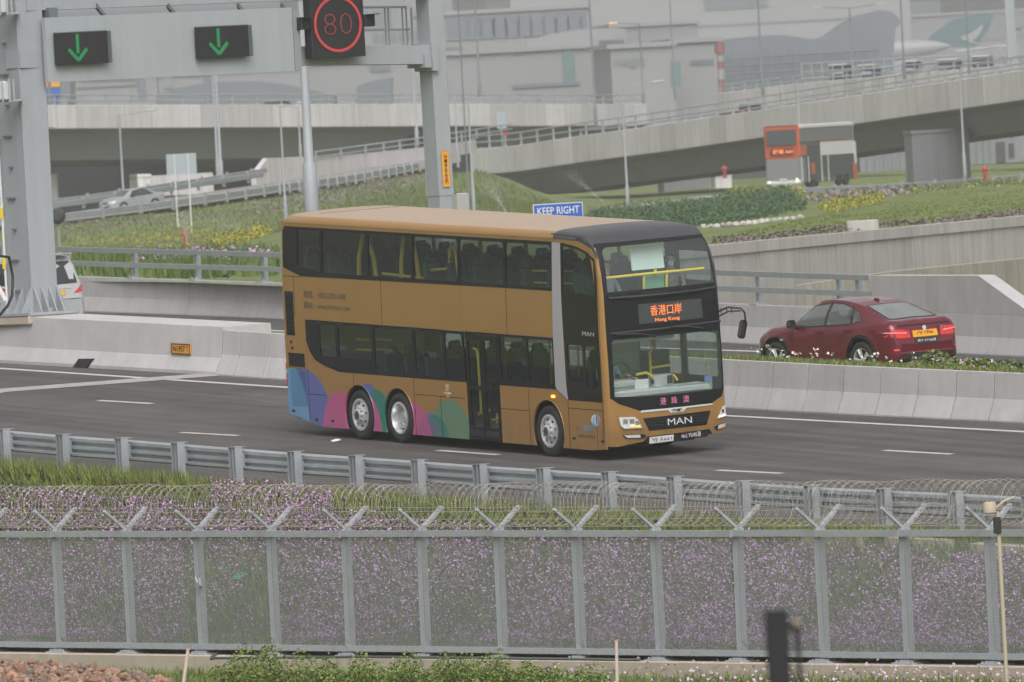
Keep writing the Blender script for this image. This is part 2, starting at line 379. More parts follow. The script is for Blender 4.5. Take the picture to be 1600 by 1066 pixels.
# heavy plinth section on the left that carries the gantry
PLN = [(0, 0), (0, .07), (.16, .36), (.24, 1.02), (1.45, 1.04), (1.45, 0)]
plinth = thing('gantry_plinth_barrier', 'long heavy concrete barrier section under the left gantry column with an orange number plate', 'barrier')
barrier_run(plinth, ext(B1L, 30, 0)[:-1], lambda i: [29.6, 9.0, 10.6][i % 3], PLN, CONC, 'wall_section')
def perp(d): return Vector((-d.y, d.x, 0)).normalized()
def B1face(px, py, off=.17):     # point on the plinth face seen at a pixel
    n = perp((onR1(300, 584) - onR1(125, 574.5)).normalized()); p0 = onR1(200, 578.6) + n * off; return onplane(px, py, p0, n)
dirB1 = (B1L[2] - B1L[0]).normalized()
pm = MB(); c = B1face(287.5, 544.8, .19); c = c - perp(dirB1) * .075; M = frame(c, dirB1)
pm.box((0, 0, 0), (.74, .03, .225), bev=.006); np_ = pm.build('number_plate', ORANGE, plinth, M=M)
Mt = Matrix.Rotation(math.pi / 2, 4, 'X')
rim = MB(); 
for a, b in (((0, -.018, .105), (.72, .012, .014)), ((0, -.018, -.105), (.72, .012, .014)), ((-.355, -.018, 0), (.014, .012, .2)), ((.355, -.018, 0), (.014, .012, .2))): rim.box(a, b)
rim.build('plate_border', BLACK, np_)
lettering('N1957', .46, .12, Matrix.Translation((-.06, -.02, 0)) @ Mt, BLACK, np_)
lettering('T', .06, .12, Matrix.Translation((.26, -.02, 0)) @ Mt, REDP, np_)
dm = MB(); c1, c2_, c3, c4 = [B1face(*p) for p in ((133, 560, ), (154, 560), (148, 575), (126, 574.5))]
dm.add([c1 - PERP * .17, c2_ - PERP * .17, c3 - PERP * .22, c4 - PERP * .22, c1 + PERP * .3, c2_ + PERP * .3, c3 + PERP * .3, c4 + PERP * .3], [(0, 1, 2, 3), (0, 1, 5, 4), (1, 2, 6, 5), (3, 0, 4, 7)]); dm.build('drain_opening', BLACK, plinth)
lp = onR1(525, 691); mb = MB(); bm = bmesh.new(); bmesh.ops.create_icosphere(bm, subdivisions=2, radius=.07)
for v in bm.verts: v.co *= 1 + .5 * noise.noise(v.co * 30); v.co.z *= .5; v.co.x *= 1.5
mb.add([v.co + lp + Vector((0, 0, .03)) for v in bm.verts], [tuple(v.index for v in f.verts) for f in bm.faces]); bm.free(); tag(mb.build('litter', WHITEP), 'small crumpled white litter on the road behind the rear of the gold bus', 'litter')
# ------------------------------------------------------------------ barrier with railing behind the far carriageway
NJ2 = [(0, 0), (0, .03), (.15, .40), (.20, .92), (.55, .92), (.55, 0)]
par = thing('far_parapet', 'pale concrete parapet with two grey rails along the far carriageway behind the red car', 'parapet')
barrier_run(par, B2, lambda i: [6.2, 10.4, 9.6][i % 3], NJ2, CONC, 'wall_section')
def on_b2(px):           # running length on B2 at the image column px
    best = min(range(400), key=lambda i: abs(proj_px(polyat(B2, plen(B2) * i / 399)[0]) - px)); return plen(B2) * best / 399
def proj(P):
    P = P - CAMP; w = P.dot(_fwd); return 800 + P.dot(_rt) / w * FPX, 533 - P.dot(_up) / w * FPX
def proj_px(P): return proj(P)[0]
RAILEND = on_b2(1346)
def rail_path(z, t0, t1, off=.30, n=30):
    out = []
    for i in range(n + 1):
        p, d = polyat(B2, t0 + (t1 - t0) * i / n); nn = Vector((-d.y, d.x, 0)).normalized(); out.append((p + nn * off + Vector((0, 0, z)), nn))
    return out
RS = [(-.05, -.065), (-.05, .065), (.05, .065), (.05, -.065)]
for z in (1.66, 1.28):
    mb = MB(); mb.loft(rail_path(z, 0, RAILEND), RS); mb.build('rail', GALV, par)
proto = None
for px in [-15, 90, 193, 293, 395, 500, 610, 720, 830, 945, 1055, 1169, 1292, 1322]:
    p, d = polyat(B2, on_b2(px)); M = frame(p + Vector((-d.y, d.x, 0)) * .34 + Vector((0, 0, .92)), d)
    if proto is None:
        mb = MB()
        mb.box((0, 0, .4), (.16, .02, .80)); mb.box((-.07, .06, .4), (.02, .13, .80)); mb.box((.07, .06, .4), (.02, .13, .80)); mb.box((0, .03, .015), (.42, .32, .03)); mb.box((-.12, -.06, .05), (.04, .04, .06)); mb.box((.12, -.06, .05), (.04, .04, .06))
        proto = mb.build('rail_post', GALV, par, M=M)
    else: dup(proto, par, M)
# end block of the parapet on the right, with a ramped top
eb = thing('parapet_end_wall', 'grey concrete end wall whose top ramps down to the right beside the red car', 'wall')
t0 = on_b2(1352); t1 = on_b2(1522); t2 = on_b2(1600)
for ta, tb, ha, hb in ((t0, on_b2(1440), 1.72, 1.76), (on_b2(1440), t1, 1.76, 1.80), (t1, t2 + .2, 1.80, .95)):
    mb = MB(); pa, da = polyat(B2, ta + .01); pb, db = polyat(B2, tb - .01); n = Vector((-da.y, da.x, 0)).normalized()
    V = []
    for p, h in ((pa, ha), (pb, hb)): V += [p + n * .21 + Vector((0, 0, .925)), p + n * .21 + Vector((0, 0, h)), p + n * .62 + Vector((0, 0, h)), p + n * .62 + Vector((0, 0, .0))]
    mb.add(V, [(0, 1, 5, 4), (1, 2, 6, 5), (2, 3, 7, 6), (0, 3, 2, 1), (4, 5, 6, 7)]); mb.build('wall_section', CONC, eb)
# ------------------------------------------------------------------ near crash barrier (thrie beam)
gr = thing('crash_barrier', 'galvanised steel crash barrier with ribbed rail running along the near edge of the road', 'crash barrier')
THR = [(0, .25), (-.07, .285), (-.07, .325), (0, .36), (0, .38), (-.07, .415), (-.07, .465), (0, .50), (0, .52), (-.07, .565), (-.07, .625), (0, .66), (.012, .66), (.012, .25)]
Gx = ext(GUARD, 30, 14)
def perp(d): return Vector((-d.y, d.x, 0)).normalized()
LG = plen(Gx)
ts = [0.0]
tt = 30.0
acc = [30.0]
for a, b in zip(GUARD, GUARD[1:]): acc.append(acc[-1] + (b - a).length)
allposts = [acc[0] - 2.0 * k for k in range(14, 0, -1)] + acc + [acc[-1] + 1.9 * k for k in range(1, 6)]
for a, b in zip(allposts[::2], allposts[2::2]):
    path = []
    for j in range(5):
        p, d = polyat(Gx, a + (b - a) * j / 4 + (.0 if j else .004)); path.append((p + perp(d) * .28 + Vector((0, 0, .04)), perp(d)))
    mb = MB(); mb.loft(path, THR); mb.build('rail_panel', GALV, gr, smooth=30)
proto = None
for t in allposts:
    p, d = polyat(Gx, t); M = frame(p + Vector((0, 0, -.35)), (d.x, d.y, 0))
    if proto is None:
        mb = MB()
        for x in (-.115, .005, .115): mb.box((x, .03, .55), (.020, .16, 1.10))
        mb.box((0, .07, 1.105), (.26, .24, .012)); mb.box((.0, .17, .85), (.05, .12, .30))
        proto = mb.build('guard_post', GALV, gr, M=M)
    else: dup(proto, gr, M)
# ================================================================== BANK, FENCE AND FOREGROUND
FA = at(97, 1012, 244.0); FB = at(1556, 1031, 219.0)
FD = (FB - FA); FSP = FD.length / 12; FD = FD.normalized(); FN = Vector((-FD.y, FD.x, 0)).normalized()     # FN points up the bank
if FN.y < 0: FN = -FN
GRASSB = pmat('rough grass', (.10, .135, .035), .95, var=.45, scale=.8, bump=.8, bscale=12, space='World')
SOIL = pmat('bank soil and grass', (.085, .095, .042), .95, var=.45, scale=.7, bump=.8, bscale=10, space='World')
NB = 60
gl2 = lerp_poly(ext(GUARD, 34, 16), NB)
fl2 = [FA + FD * (-34 + (34 + 30.2 + 16) * i / (NB - 1)) for i in range(NB)]
def bank(u, w):          # u 0..1 along, w 0 fence .. 1 guard rail
    i = min(int(u * (NB - 1)), NB - 2); f = u * (NB - 1) - i
    a = fl2[i].lerp(fl2[i + 1], f); b = gl2[i].lerp(gl2[i + 1], f)
    p = a.lerp(b, w); s = min(max((w - .06) / .84, 0), 1); s = s * s * (3 - 2 * s) * .55 + s * .45
    p.z = a.z - .02 + (b.z - .12 - a.z) * s + .10 * noise.noise((p.x * .5, p.y * .5, 3.1)) * min(1, w * 4) * min(1, (1 - w) * 3 + .1)
    return p
quadsheet('flower_bank', [[bank(i / (NB - 1), j / 14) for j in range(15)] + [gl2[i] + PERP * .6 + Vector((0, 0, -.15))] for i in range(NB)], SOIL)
# ground in front of the fence falling away from the camera's own mound
GZ = FA.z - .44
rows = []
for Y, z in ((20, GZ + 6.0), (70, GZ + 5.3), (110, GZ + 2.6), (180, GZ + .1), (200, GZ), (225, GZ), (262, GZ)):
    rows.append([Vector((x, Y, z)) for x in (-300, -60, -30, -15, -8, 0, 8, 15, 30, 60, 300)])
quadsheet('ground', rows, GRASSB)
# fence plinth
PT = -.16
plw = thing('fence_kerb', 'low buff concrete kerb wall that the mesh fence stands on', 'kerb')
for i in range(-6, 18, 2):
    a = FA + FD * (FSP * i + .01); b = FA + FD * (FSP * (i + 2) - .01); mb = MB()
    mb.loft([(a, FN), (b, FN)], [(-.26, PT - .6), (-.26, PT + .05), (-.24, PT + .07), (.24, PT + .07), (.26, PT + .05), (.26, PT - .6)]); mb.build('kerb_section', PLINTH, plw)
# the fence
def meshmat():
    m = bpy.data.materials.new('welded mesh wire'); m.use_nodes = True; nt = m.node_tree; N = nt.nodes; L = nt.links
    b = N['Principled BSDF']; b.inputs['Base Color'].default_value = (.38, .40, .40, 1); b.inputs['Roughness'].default_value = .6
    t = N.new('ShaderNodeBsdfTransparent'); mx = N.new('ShaderNodeMixShader'); tc = N.new('ShaderNodeTexCoord')
    w = N.new('ShaderNodeTexWave'); w.wave_type = 'BANDS'; w.bands_direction = 'Z'; w.inputs['Scale'].default_value = 8.0; L.new(tc.outputs['Object'], w.inputs['Vector'])
    w2 = N.new('ShaderNodeTexWave'); w2.bands_direction = 'X'; w2.inputs['Scale'].default_value = 14.0; L.new(tc.outputs['Object'], w2.inputs['Vector'])
    ad = N.new('ShaderNodeMath'); ad.operation = 'MAXIMUM'; L.new(w.outputs['Fac'], ad.inputs[0]); L.new(w2.outputs['Fac'], ad.inputs[1])
    mr = N.new('ShaderNodeMapRange'); mr.inputs[1].default_value = 0; mr.inputs[2].default_value = 1; mr.inputs[3].default_value = .14; mr.inputs[4].default_value = .31
    L.new(ad.outputs[0], mr.inputs[0]); L.new(mr.outputs[0], mx.inputs[0]); L.new(t.outputs[0], mx.inputs[1]); L.new(b.outputs[0], mx.inputs[2]); L.new(mx.outputs[0], N['Material Output'].inputs[0]); return m
MESH = meshmat()
fence = thing('mesh_fence', 'grey steel security fence of fine mesh panels with V shaped arms on every post', 'fence')
FH0, FH1 = .05, 2.17
post0 = panel0 = railt0 = railb0 = base0 = armL0 = armR0 = None
for i in range(-4, 17):
    p = FA + FD * (FSP * i); M = frame(p, FD) @ Matrix.Rotation(RNG.normal() * .006, 4, 'X') @ Matrix.Rotation(RNG.normal() * .002, 4, 'Y')
    if post0 is None:
        mb = MB(); mb.box((-.035, -.02, 1.06), (.075, .07, 2.32)); mb.box((.045, .0, 1.06), (.07, .11, 2.32)); mb.box((-.085, -.055, 1.06), (.022, .012, 2.2)); post0 = mb.build('post', GALVP, fence, M=M)
        mb = MB(); mb.box((0, 0, -.075), (.62, .36, .03)); mb.box((0, 0, -.04), (.3, .25, .05))
        for sx in (-.22, .22): mb.box((sx, -.12, -.05), (.04, .04, .05))
        base0 = mb.build('base_plate', GALVP, fence, M=M)
        mb = MB(); mb.box((0, -.23, 2.44), (.055, .62, .05), Matrix.Rotation(math.radians(-40), 3, 'X')); mb.box((0, -.035, 2.24), (.07, .12, .05)); armL0 = mb.build('arm', GALVP, fence, M=M)
        mb = MB(); mb.box((0, .23, 2.44), (.11, .62, .05), Matrix.Rotation(math.radians(40), 3, 'X')); mb.box((0, .035, 2.24), (.12, .12, .05)); armR0 = mb.build('arm', GALVP, fence, M=M)
        mb = MB(); mb.box((FSP / 2, -.075, (FH0 + FH1) / 2), (FSP - .16, .004, FH1 - FH0 - .1)); panel0 = mb.build('mesh_panel', MESH, fence, M=M)
        mb = MB(); mb.box((FSP / 2, -.08, FH1 + .005), (FSP - .008, .09, .115))
        for x in np.arange(.2, FSP, .42): mb.box((x, -.13, FH1 + .0), (.025, .012, .025))
        railt0 = mb.build('rail', GALVP, fence, M=M)
        mb = MB(); mb.box((FSP / 2, -.08, FH0 + .01), (FSP - .008, .09, .105))
        for x in np.arange(.2, FSP, .42): mb.box((x, -.13, FH0), (.025, .012, .025))
        railb0 = mb.build('rail', GALVP, fence, M=M)
    else:
        for q in (post0, base0, armL0, armR0, panel0, railt0, railb0): dup(q, fence, M)
# latch on the third post
lm = MB(); lm.box((0, 0, 0), (.12, .08, .16), bev=.02); lm.tube([(-.05, -.05, .1), (.06, -.08, 0), (.02, -.05, -.1)], .02, 6)
lm.build('latch', GALVP, fence, M=frame(FA + FD * (FSP * 2 + .12) + Vector((0, 0, 1.27)) - FN * .1, FD))
# razor wire
RZ = pmat('razor wire', (.42, .39, .33), .5, .3, var=.2, scale=2)
rz = MB(); CR = .39
Ltot = FSP * 22
for hand, ph in ((1, 0.0), (-1, .5)):
    pts = []; turns = int(Ltot / .25); n = 20
    for k in range(turns * n):
        a = 2 * math.pi * (k / n + ph) * hand; s = Ltot * k / (turns * n)
        jit = .025 * noise.noise((s * .8, hand * 3.0, 0)); sag = .015 * math.sin(s / FSP * 2 * math.pi) + .025 * noise.noise((s * .35, 9, 1))
        p = FA + FD * (s - FSP * 5 + .05 * noise.noise((s * 2.1, 5, hand))) + FN * (math.cos(a) * (CR + jit)) + Vector((0, 0, 2.70 + sag + math.sin(a) * (CR + jit * .5)))
        pts.append(p)
    rz.tube(pts, .0032, 3, caps=False)
    for k in range(0, len(pts), 1):
        for q in (0, .5):
            p = pts[k].lerp(pts[min(k + 1, len(pts) - 1)], q); b = len(rz.v); u = Vector((RNG.normal(), RNG.normal(), RNG.normal())).normalized() * .017; w = u.orthogonal().normalized() * .007
            rz.add([p - u, p + w, p + u, p - w], [(0, 1, 2, 3)])
rzo = rz.build('razor_wire', RZ); tag(rzo, 'long coil of barbed razor wire lying in the V arms along the fence top', 'razor wire')
sw = MB()
for off, z in ((-.42, 2.6), (.42, 2.62), (0, 2.3), (.2, 2.42)):
    sw.tube([FA + FD * (FSP * -4) + FN * off + Vector((0, 0, z)), FA + FD * (FSP * 16) + FN * off + Vector((0, 0, z))], .006, 4)
sw.build('strand_wire', RZ, fence)
# sensor post in front of the fence on the right
BUFF = pmat('buff painted pole', (.50, .42, .31), .5)
sp0 = at(1573, 1062, 216.5); spt = thing('sensor_post', 'thin buff pole with a round capped box before the right end of the fence', 'post', frame(sp0, (1, 0, 0)))
mb = MB(); mb.tube([(0, 0, -.2), (0, 0, 2.85)], .035, 10); mb.build('pole', BUFF, spt, smooth=40)
mb = MB(); mb.lathe([(0, 3.02), (.10, 3.02), (.11, 3.0), (.11, 2.84), (.09, 2.82), (0, 2.82)], 16, (-.13, 0, 0), 'Z'); mb.build('cap_box', BUFF, spt, smooth=40)
mb = MB(); mb.tube([(-.04, 0, 2.9), (.12, 0, 3.02), (.30, 0, 3.08)], .022, 6); mb.build('bracket', BUFF, spt)
mb = MB(); mb.box((-.02, -.03, 2.62), (.13, .12, .28), bev=.01); mb.build('junction_box', BLACK, spt)
# two marker stakes
STK = pmat('pale stake paint', (.62, .50, .43), .7)
for (px0, py0, px1, py1, Y, lab) in ((286, 1072, 294, 1014, 205, 'pale leaning stake standing beside the brown rubble'), (964, 1062, 963, 1000, 213, 'short thin pale stake behind the green shrubs')):
    a, b = at(px0, py0, Y), at(px1, py1, Y); d = (b - a); st = thing('marker_stake', lab, 'stake', frame(a - d * .3, (1, 0, 0)), 'marker stakes'); q = d * 1.3
    mb = MB(); mb.tube([(0, 0, 0), q * .98], [.03, .026], 8); mb.build('stake', STK, st, smooth=40); mb = MB(); mb.tube([q * .975, q], [.034, .028], 8); mb.build('tip', pmat('orange tip', (.6, .3, .2), .6), st)
# hose across the kerb
HOSE = pmat('grey hose', (.10, .11, .11), .6)
mb = MB(); hp = [at(338, 1022, 236.6), at(331, 1026, 235.9), at(330, 1030, 235.4), at(335, 1031, 235), at(420, 1030.5, 234), at(560, 1029, 231.6), at(760, 1031, 228.5), at(1000, 1034, 225)]
for q in hp[3:]: q.z += .03
mb.tube(hp, .028, 6); tag(mb.build('hose', HOSE, smooth=60), 'dark grey hose looping over the buff kerb under the fence', 'hose')
# dark gate post close to the camera
bp = at(1211, 955, 62.0); gp = thing('dark_post', 'black square post with a padlock bracket, out of focus close to the camera', 'post', frame(bp, (1, 0, 0)))
PD = pmat('black powder coat', (.012, .012, .014), .5)
mb = MB(); mb.box((.004, 0, -1.0), (.112, .112, 2.0), bev=.006); mb.build('post', PD, gp); mb = MB(); mb.box((.004, 0, .004), (.118, .118, .012), bev=.004); mb.build('cap', pmat('post cap', (.05, .055, .075), .35), gp)
mb = MB(); mb.box((.075, 0, -.075), (.06, .03, .03)); mb.box((.098, 0, -.09), (.05, .04, .03), bev=.006); mb.build('bracket', PD, gp)
mb = MB(); mb.lathe([(0, .012), (.012, .010), (.016, 0), (.016, -.02), (0, -.02)], 12, (.098, 0, -.062), 'Z'); mb.build('knob', pmat('worn knob', (.45, .30, .2), .4), gp, smooth=40)
mb = MB(); mb.box((.102, 0, -1.05), (.026, .026, 1.9), bev=.004); mb.build('side_bar', PD, gp)
# ------------------------------------------------------------------ vegetation on the bank
FLP = [pmat('purple flower', (.54, .28, .58), .7), pmat('pale purple flower', (.58, .37, .61), .7), pmat('deep purple flower', (.36, .17, .40), .7)]
LEAF = [pmat('leaf green', (.095, .145, .032), .7), pmat('yellow green leaf', (.185, .225, .042), .7), pmat('dull olive leaf', (.085, .10, .040), .8), pmat('dry stem', (.15, .14, .065), .8)]
def bank_pts(n, lo, hi, u0=.30, u1=.93):
    us = RNG.uniform(u0, u1, n); ws = RNG.uniform(lo, hi, n); return us, ws, np.array([bank(a, b) for a, b in zip(us, ws)])
us, ws, P = bank_pts(210000, .02, .99)
dens = 1.2 * vnoise(P, .33, 11) + .7 * vnoise(P, 1.1, 4)
xs = np.array([proj_px(Vector(p)) for p in P])
bare = ((xs > 290) & (xs < 430) & (ws < .55)) * .55 + (xs > 1450) * (ws < .35) * .25
topgreen = np.where(xs < 330, .74, np.where(xs < 520, .89, .70)); upper = (ws > topgreen)
keep = (dens * .55 - bare * .8 - upper * .95 + RNG.uniform(-.5, .5, len(P))) > -.20
Pf = P[keep]; nf = len(Pf); Pf = Pf + np.c_[np.zeros(nf), np.zeros(nf), RNG.uniform(.08, .36, nf)]
sz = RNG.uniform(.009, .019, nf); a, b = leafquads(Pf, sz, .2)
f = scatter_quads('purple_flowers', Pf, a, b, FLP, RNG.choice(3, nf, p=[.45, .35, .20])); tag(f, 'mass of small purple flowers covering the bank behind the mesh fence', 'flowers', kind='stuff')
us, ws, P = bank_pts(90000, .0, 1.02); n = len(P); up_ = ws > .78; xs = np.array([proj_px(Vector(p)) for p in P])
tall = np.where(up_, RNG.uniform(.12, .36, n), RNG.uniform(.10, .38, n)) * np.where((xs < 300) & (ws > .8), 1.25, 1.0)
lean = RNG.normal(size=(n, 3)) * .12; lean[:, 2] = tall; wd = rand_dirs(n, 0) * RNG.uniform(.012, .026, n)[:, None]
mi = np.where(RNG.uniform(size=n) < np.where(up_, .75, .28), 1, RNG.choice([0, 2, 3], n, p=[.58, .34, .08]))
g = scatter_quads('bank_grass', P, wd, lean, LEAF, mi, tri=True); tag(g, 'green grass and leaves among the flowers on the bank', 'grass', kind='stuff')
for (px, py, w, lab, m, cat) in ((458, 860, .10, 'small scrap of red plastic among the flowers behind the fence', REDP, 'scrap'), (373, 916, .17, 'small green plastic sheet on the bare patch of the bank', pmat('green plastic', (.08, .30, .16), .5), 'scrap')):
    best = min(((u, w_) for u in np.linspace(.3, .9, 120) for w_ in np.linspace(.1, .8, 40)), key=lambda a: (Vector(proj(bank(*a))) - Vector((px, py))).length); p = bank(*best); mb = MB(); mb.T = frame(p + Vector((0, 0, .22)), FD) @ Matrix.Rotation(.6, 4, 'X')
    mb.grid([[Vector((x * w, y * w * .6, .03 * noise.noise((x * 2, y * 2, px)))) for x in np.linspace(-1, 1, 7)] for y in np.linspace(-1, 1, 5)]); mb.grid([[Vector((x * w, y * w * .6, -.015 + .03 * noise.noise((x * 2, y * 2, px)))) for x in np.linspace(-1, 1, 7)] for y in np.linspace(-1, 1, 5)]); mb.T = None; tag(mb.build('plastic_scrap', m, smooth=60), lab, cat)
# pale kerb strip at the toe of the bank seen through the mesh
tk = thing('toe_channel', 'broken pale concrete channel at the foot of the bank behind the fence', 'channel')
for i in range(-4, 7):
    a_ = FA + FD * (FSP * i * .9) + FN * 1.25 + Vector((0, 0, -.02)); b_ = a_ + FD * (FSP * .9 - .03 - .5 * (i % 3 == 2)); mb = MB(); mb.loft([(a_, FN), (b_, FN)], [(-.35, -.2), (-.35, .14), (.3, .26), (.3, -.2)]); mb.build('channel_block', PLINTH, tk)
for i in range(13, 18):
    pass
sl = thing('buried_slab', 'thin pale concrete edging half hidden among flowers at the right of the bank', 'edging')
for i in range(4):
    u = .735 + i * .028; mb = MB(); p = bank(u, .80); q = bank(u + .020, .80); mb.loft([(p, FN), (q, FN)], [(-.1, 0), (-.1, .20), (.1, .22), (.1, 0)]); mb.build('edging_block', PLINTH, sl)
# ------------------------------------------------------------------ foreground grass, shrubs, rubble
n = 46000; X = RNG.uniform(-10, 10, n); Y = RNG.uniform(196, 243, n); fy = FA.y + (X - FA.x) / FD.x * FD.y
ok = Y < fy - .3; X, Y = X[ok], Y[ok]; n = len(X); P = np.c_[X, Y, np.full(n, GZ)]
lean = RNG.normal(size=(n, 3)) * .06; lean[:, 2] = RNG.uniform(.06, .22, n); wd = rand_dirs(n, 0) * RNG.uniform(.012, .024, n)[:, None]
g = scatter_quads('foreground_grass', P, wd, lean, LEAF, RNG.choice(4, n, p=[.40, .52, .05, .03]), tri=True); tag(g, 'green and yellow grass growing in front of the fence kerb', 'grass', kind='stuff')
n = 900; X = RNG.uniform(0, 9.5, n); Y = FA.y + (X - FA.x) / FD.x * FD.y - RNG.uniform(.3, 10, n) ** 1.0; P = np.c_[X, Y, GZ + RNG.uniform(.15, .36, n)]; a, b = leafquads(P, RNG.uniform(.012, .026, n), .3)
f = scatter_quads('pale_flowers', P, a, b, [pmat('pale pink flower', (.55, .42, .45), .7), FLP[1]], RNG.choice(2, n)); tag(f, 'scattered pale pink flowers in the grass at the lower right', 'flowers', kind='stuff')
SHL = [pmat('shrub leaf', (.13, .19, .034), .55), pmat('light shrub leaf', (.22, .28, .048), .55), pmat('dark shrub leaf', (.028, .055, .014), .6)]
TWIG = pmat('twig bark', (.09, .065, .04), .8)
def shrub(name, c, rx, ry, h, n, label, cat, leaf=(.010, .024), mats=SHL, pr=(.45, .45, .10), group=None):
    t = thing(name, label, cat, frame(c, (1, 0, 0)), group)
    D = rand_dirs(n); D[:, 2] = np.abs(D[:, 2]); r = RNG.uniform(.35, 1.0, n) ** .5
    lob = np.array([1 + .28 * noise.noise((d[0] * 2.2 + c[0], d[1] * 2.2, d[2] * 2.2)) for d in D]); P = D * (r * lob)[:, None] * np.array([rx, ry, h]); P[:, 2] += .02
    a, b = leafquads(P, RNG.uniform(leaf[0], leaf[1], n), .25); b *= .6
    scatter_quads('foliage', P, a, b, list(mats), RNG.choice(len(mats), n, p=list(pr)), parent=t)
    mb = MB()
    for k in range(9):
        d = rand_dirs(1)[0]; mb.tube([(0, 0, -.05), (d[0] * rx * .4, d[1] * ry * .4, h * .4), (d[0] * rx * .75, d[1] * ry * .75, h * .8)], [.018, .012, .005], 5)
    mb.build('stem', TWIG, t); return t
sxs = [(368, 1032, 1.0), (425, 1027, 1.25), (498, 1030, 1.0), (560, 1034, 1.05), (632, 1035, 1.0), (705, 1033, 1.0), (772, 1034, .95), (838, 1046, .85), (905, 1050, .8)]
where = ['leftmost leafy green shrub of the row, beside the rubble', 'tallest green shrub of the row below the fence, second from its left end', 'green shrub third from the left in the row below the fence', 'green shrub fourth from the left in the row below the fence', 'green shrub in the middle of the row below the fence', 'green shrub sixth from the left in the row below the fence', 'green shrub third from the right end of the row below the fence', 'low green shrub second from the right end of the row, left of the thin stake', 'lowest green shrub at the right end of the row, beside the thin stake']
for (px, py, k), lab in zip(sxs, where):
    top = at(px, py - 4, 208 + (px % 7)); shrub('green_shrub', Vector((top.x, top.y, GZ)), .80, .62, (top.z - GZ) * 1.0, 13000, lab, 'shrub', group='green shrubs below the fence')
# rubble heap
ROCK = [pmat('orange brown rubble', (.36, .21, .14), .9, var=.35, scale=5, bump=.5, rand=.35), pmat('grey brown rubble', (.27, .20, .16), .9, var=.3, scale=5, bump=.5, rand=.35)]
SOILR = pmat('reddish soil', (.16, .095, .06), .95, var=.4, scale=2, bump=.8, space='World')
rb = thing('rubble_heap', 'heap of orange brown broken stones at the lower left corner', 'rubble')
def heapz(x, y):
    px = proj_px(Vector((x, y, GZ + .4))); h = np.interp(px, [-300, -60, 30, 120, 200, 270, 320], [1.58, 1.54, 1.46, 1.34, 1.20, 1.04, .0]); return GZ + h + .05 * noise.noise((x * 2, y * 2, 0)) - max(0, (y - 214) * .25)
mb = MB(); mb.grid([[Vector((x, y, min(heapz(x, y), GZ + 3) - .07 if y < 216 else GZ - .1)) for x in np.linspace(-13, -4.6, 24)] for y in np.linspace(196, 217, 16)]); mb.build('heap_soil', SOILR, rb, smooth=60)
rocks = []
for k in range(8):
    bm = bmesh.new(); bmesh.ops.create_icosphere(bm, subdivisions=1, radius=1)
    for v in bm.verts: v.co *= 1 + RNG.uniform(-.28, .22); v.co.z *= .65
    me = bpy.data.meshes.new('stone'); bm.to_mesh(me); bm.free(); me.materials.append(ROCK[0 if k % 3 else 1]); rocks.append(me)
cnt = 0
while cnt < 290:
    y = 213.8 - 9 * RNG.uniform() ** 1.3; px = RNG.uniform(-25, 330); x = at(px, 1040, y).x; z = heapz(x, y)
    if z < GZ + .05: continue
    s = RNG.uniform(.045, .095); link('stone', rocks[cnt % 8], rb, Matrix.Translation((x, y, z)) @ Matrix.Rotation(RNG.uniform(0, 6.3), 4, Vector(rand_dirs(1)[0])) @ Matrix.Diagonal((s * 1.2, s, s, 1))); cnt += 1
gv = MB()
while len(gv.f) < 16000:
    y = 214.2 - 10 * RNG.uniform() ** 1.2; px = RNG.uniform(-30, 335); x = at(px, 1040, y).x; z = heapz(x, y)
    if z < GZ + .05: continue
    s = RNG.uniform(.025, .07); me = rocks[int(RNG.integers(8))]; Rm = Matrix.Translation((x, y, z - .02)) @ Matrix.Rotation(RNG.uniform(0, 6.3), 4, Vector(rand_dirs(1)[0])) @ Matrix.Scale(s, 4)
    gv.add([Rm @ v.co for v in me.vertices], [tuple(p.vertices) for p in me.polygons], int(RNG.integers(2)))
tag(gv.build('small_stones', ROCK, rb), kind='stuff')
# median flowers and grass behind the barrier on the right
def med(u, w):
    i = min(int(u * 29), 28); f = u * 29 - i; a = MED[i][0].lerp(MED[i + 1][0], f); b = MED[i][1].lerp(MED[i + 1][1], f); c = MED[i][2].lerp(MED[i + 1][2], f)
    return a.lerp(b, w * 2) if w < .5 else b.lerp(c, w * 2 - 1)
n = 26000; P = np.array([med(u, w) for u, w in zip(RNG.uniform(.55, 1.0, n), RNG.uniform(0.01, .62, n))]); lean = RNG.normal(size=(n, 3)) * .05; lean[:, 2] = RNG.uniform(.04, .17, n); wd = rand_dirs(n, 0) * .018
g = scatter_quads('median_grass', P, wd, lean, LEAF, RNG.choice(4, n, p=[.25, .45, .15, .15]), tri=True); tag(g, 'short green grass on top of the median behind the concrete blocks', 'grass', kind='stuff')
P = np.array([med(u, w) for u, w in zip(RNG.uniform(.6, 1.0, 420), RNG.uniform(.02, .5, 420))]); xs = np.array([proj_px(Vector(p)) for p in P]); P = P[xs < 1480]; P = P[::2]; n = len(P)
cl = vnoise(P, .9, 2) > -.10; P = P[cl]; n = len(P); P[:, 2] += RNG.uniform(.14, .34, n); Q = np.repeat(P, 3, 0) + RNG.normal(size=(n * 3, 3)) * .018; a, b = leafquads(Q, RNG.uniform(.014, .026, n * 3), .3)
f = scatter_quads('white_flowers', Q, a, b, [pmat('white flower', (.72, .70, .66), .7)]); tag(f, 'white flowers scattered along the median grass in front of the red car', 'flowers', kind='stuff')
st = scatter_quads('flower_stems', P - np.array([0, 0, .28]), rand_dirs(n, 0) * .006, np.c_[np.zeros(n), np.zeros(n), np.full(n, .28)], [LEAF[0]], tri=True); tag(st, 'thin green stems of the white median flowers', 'stems', kind='stuff')
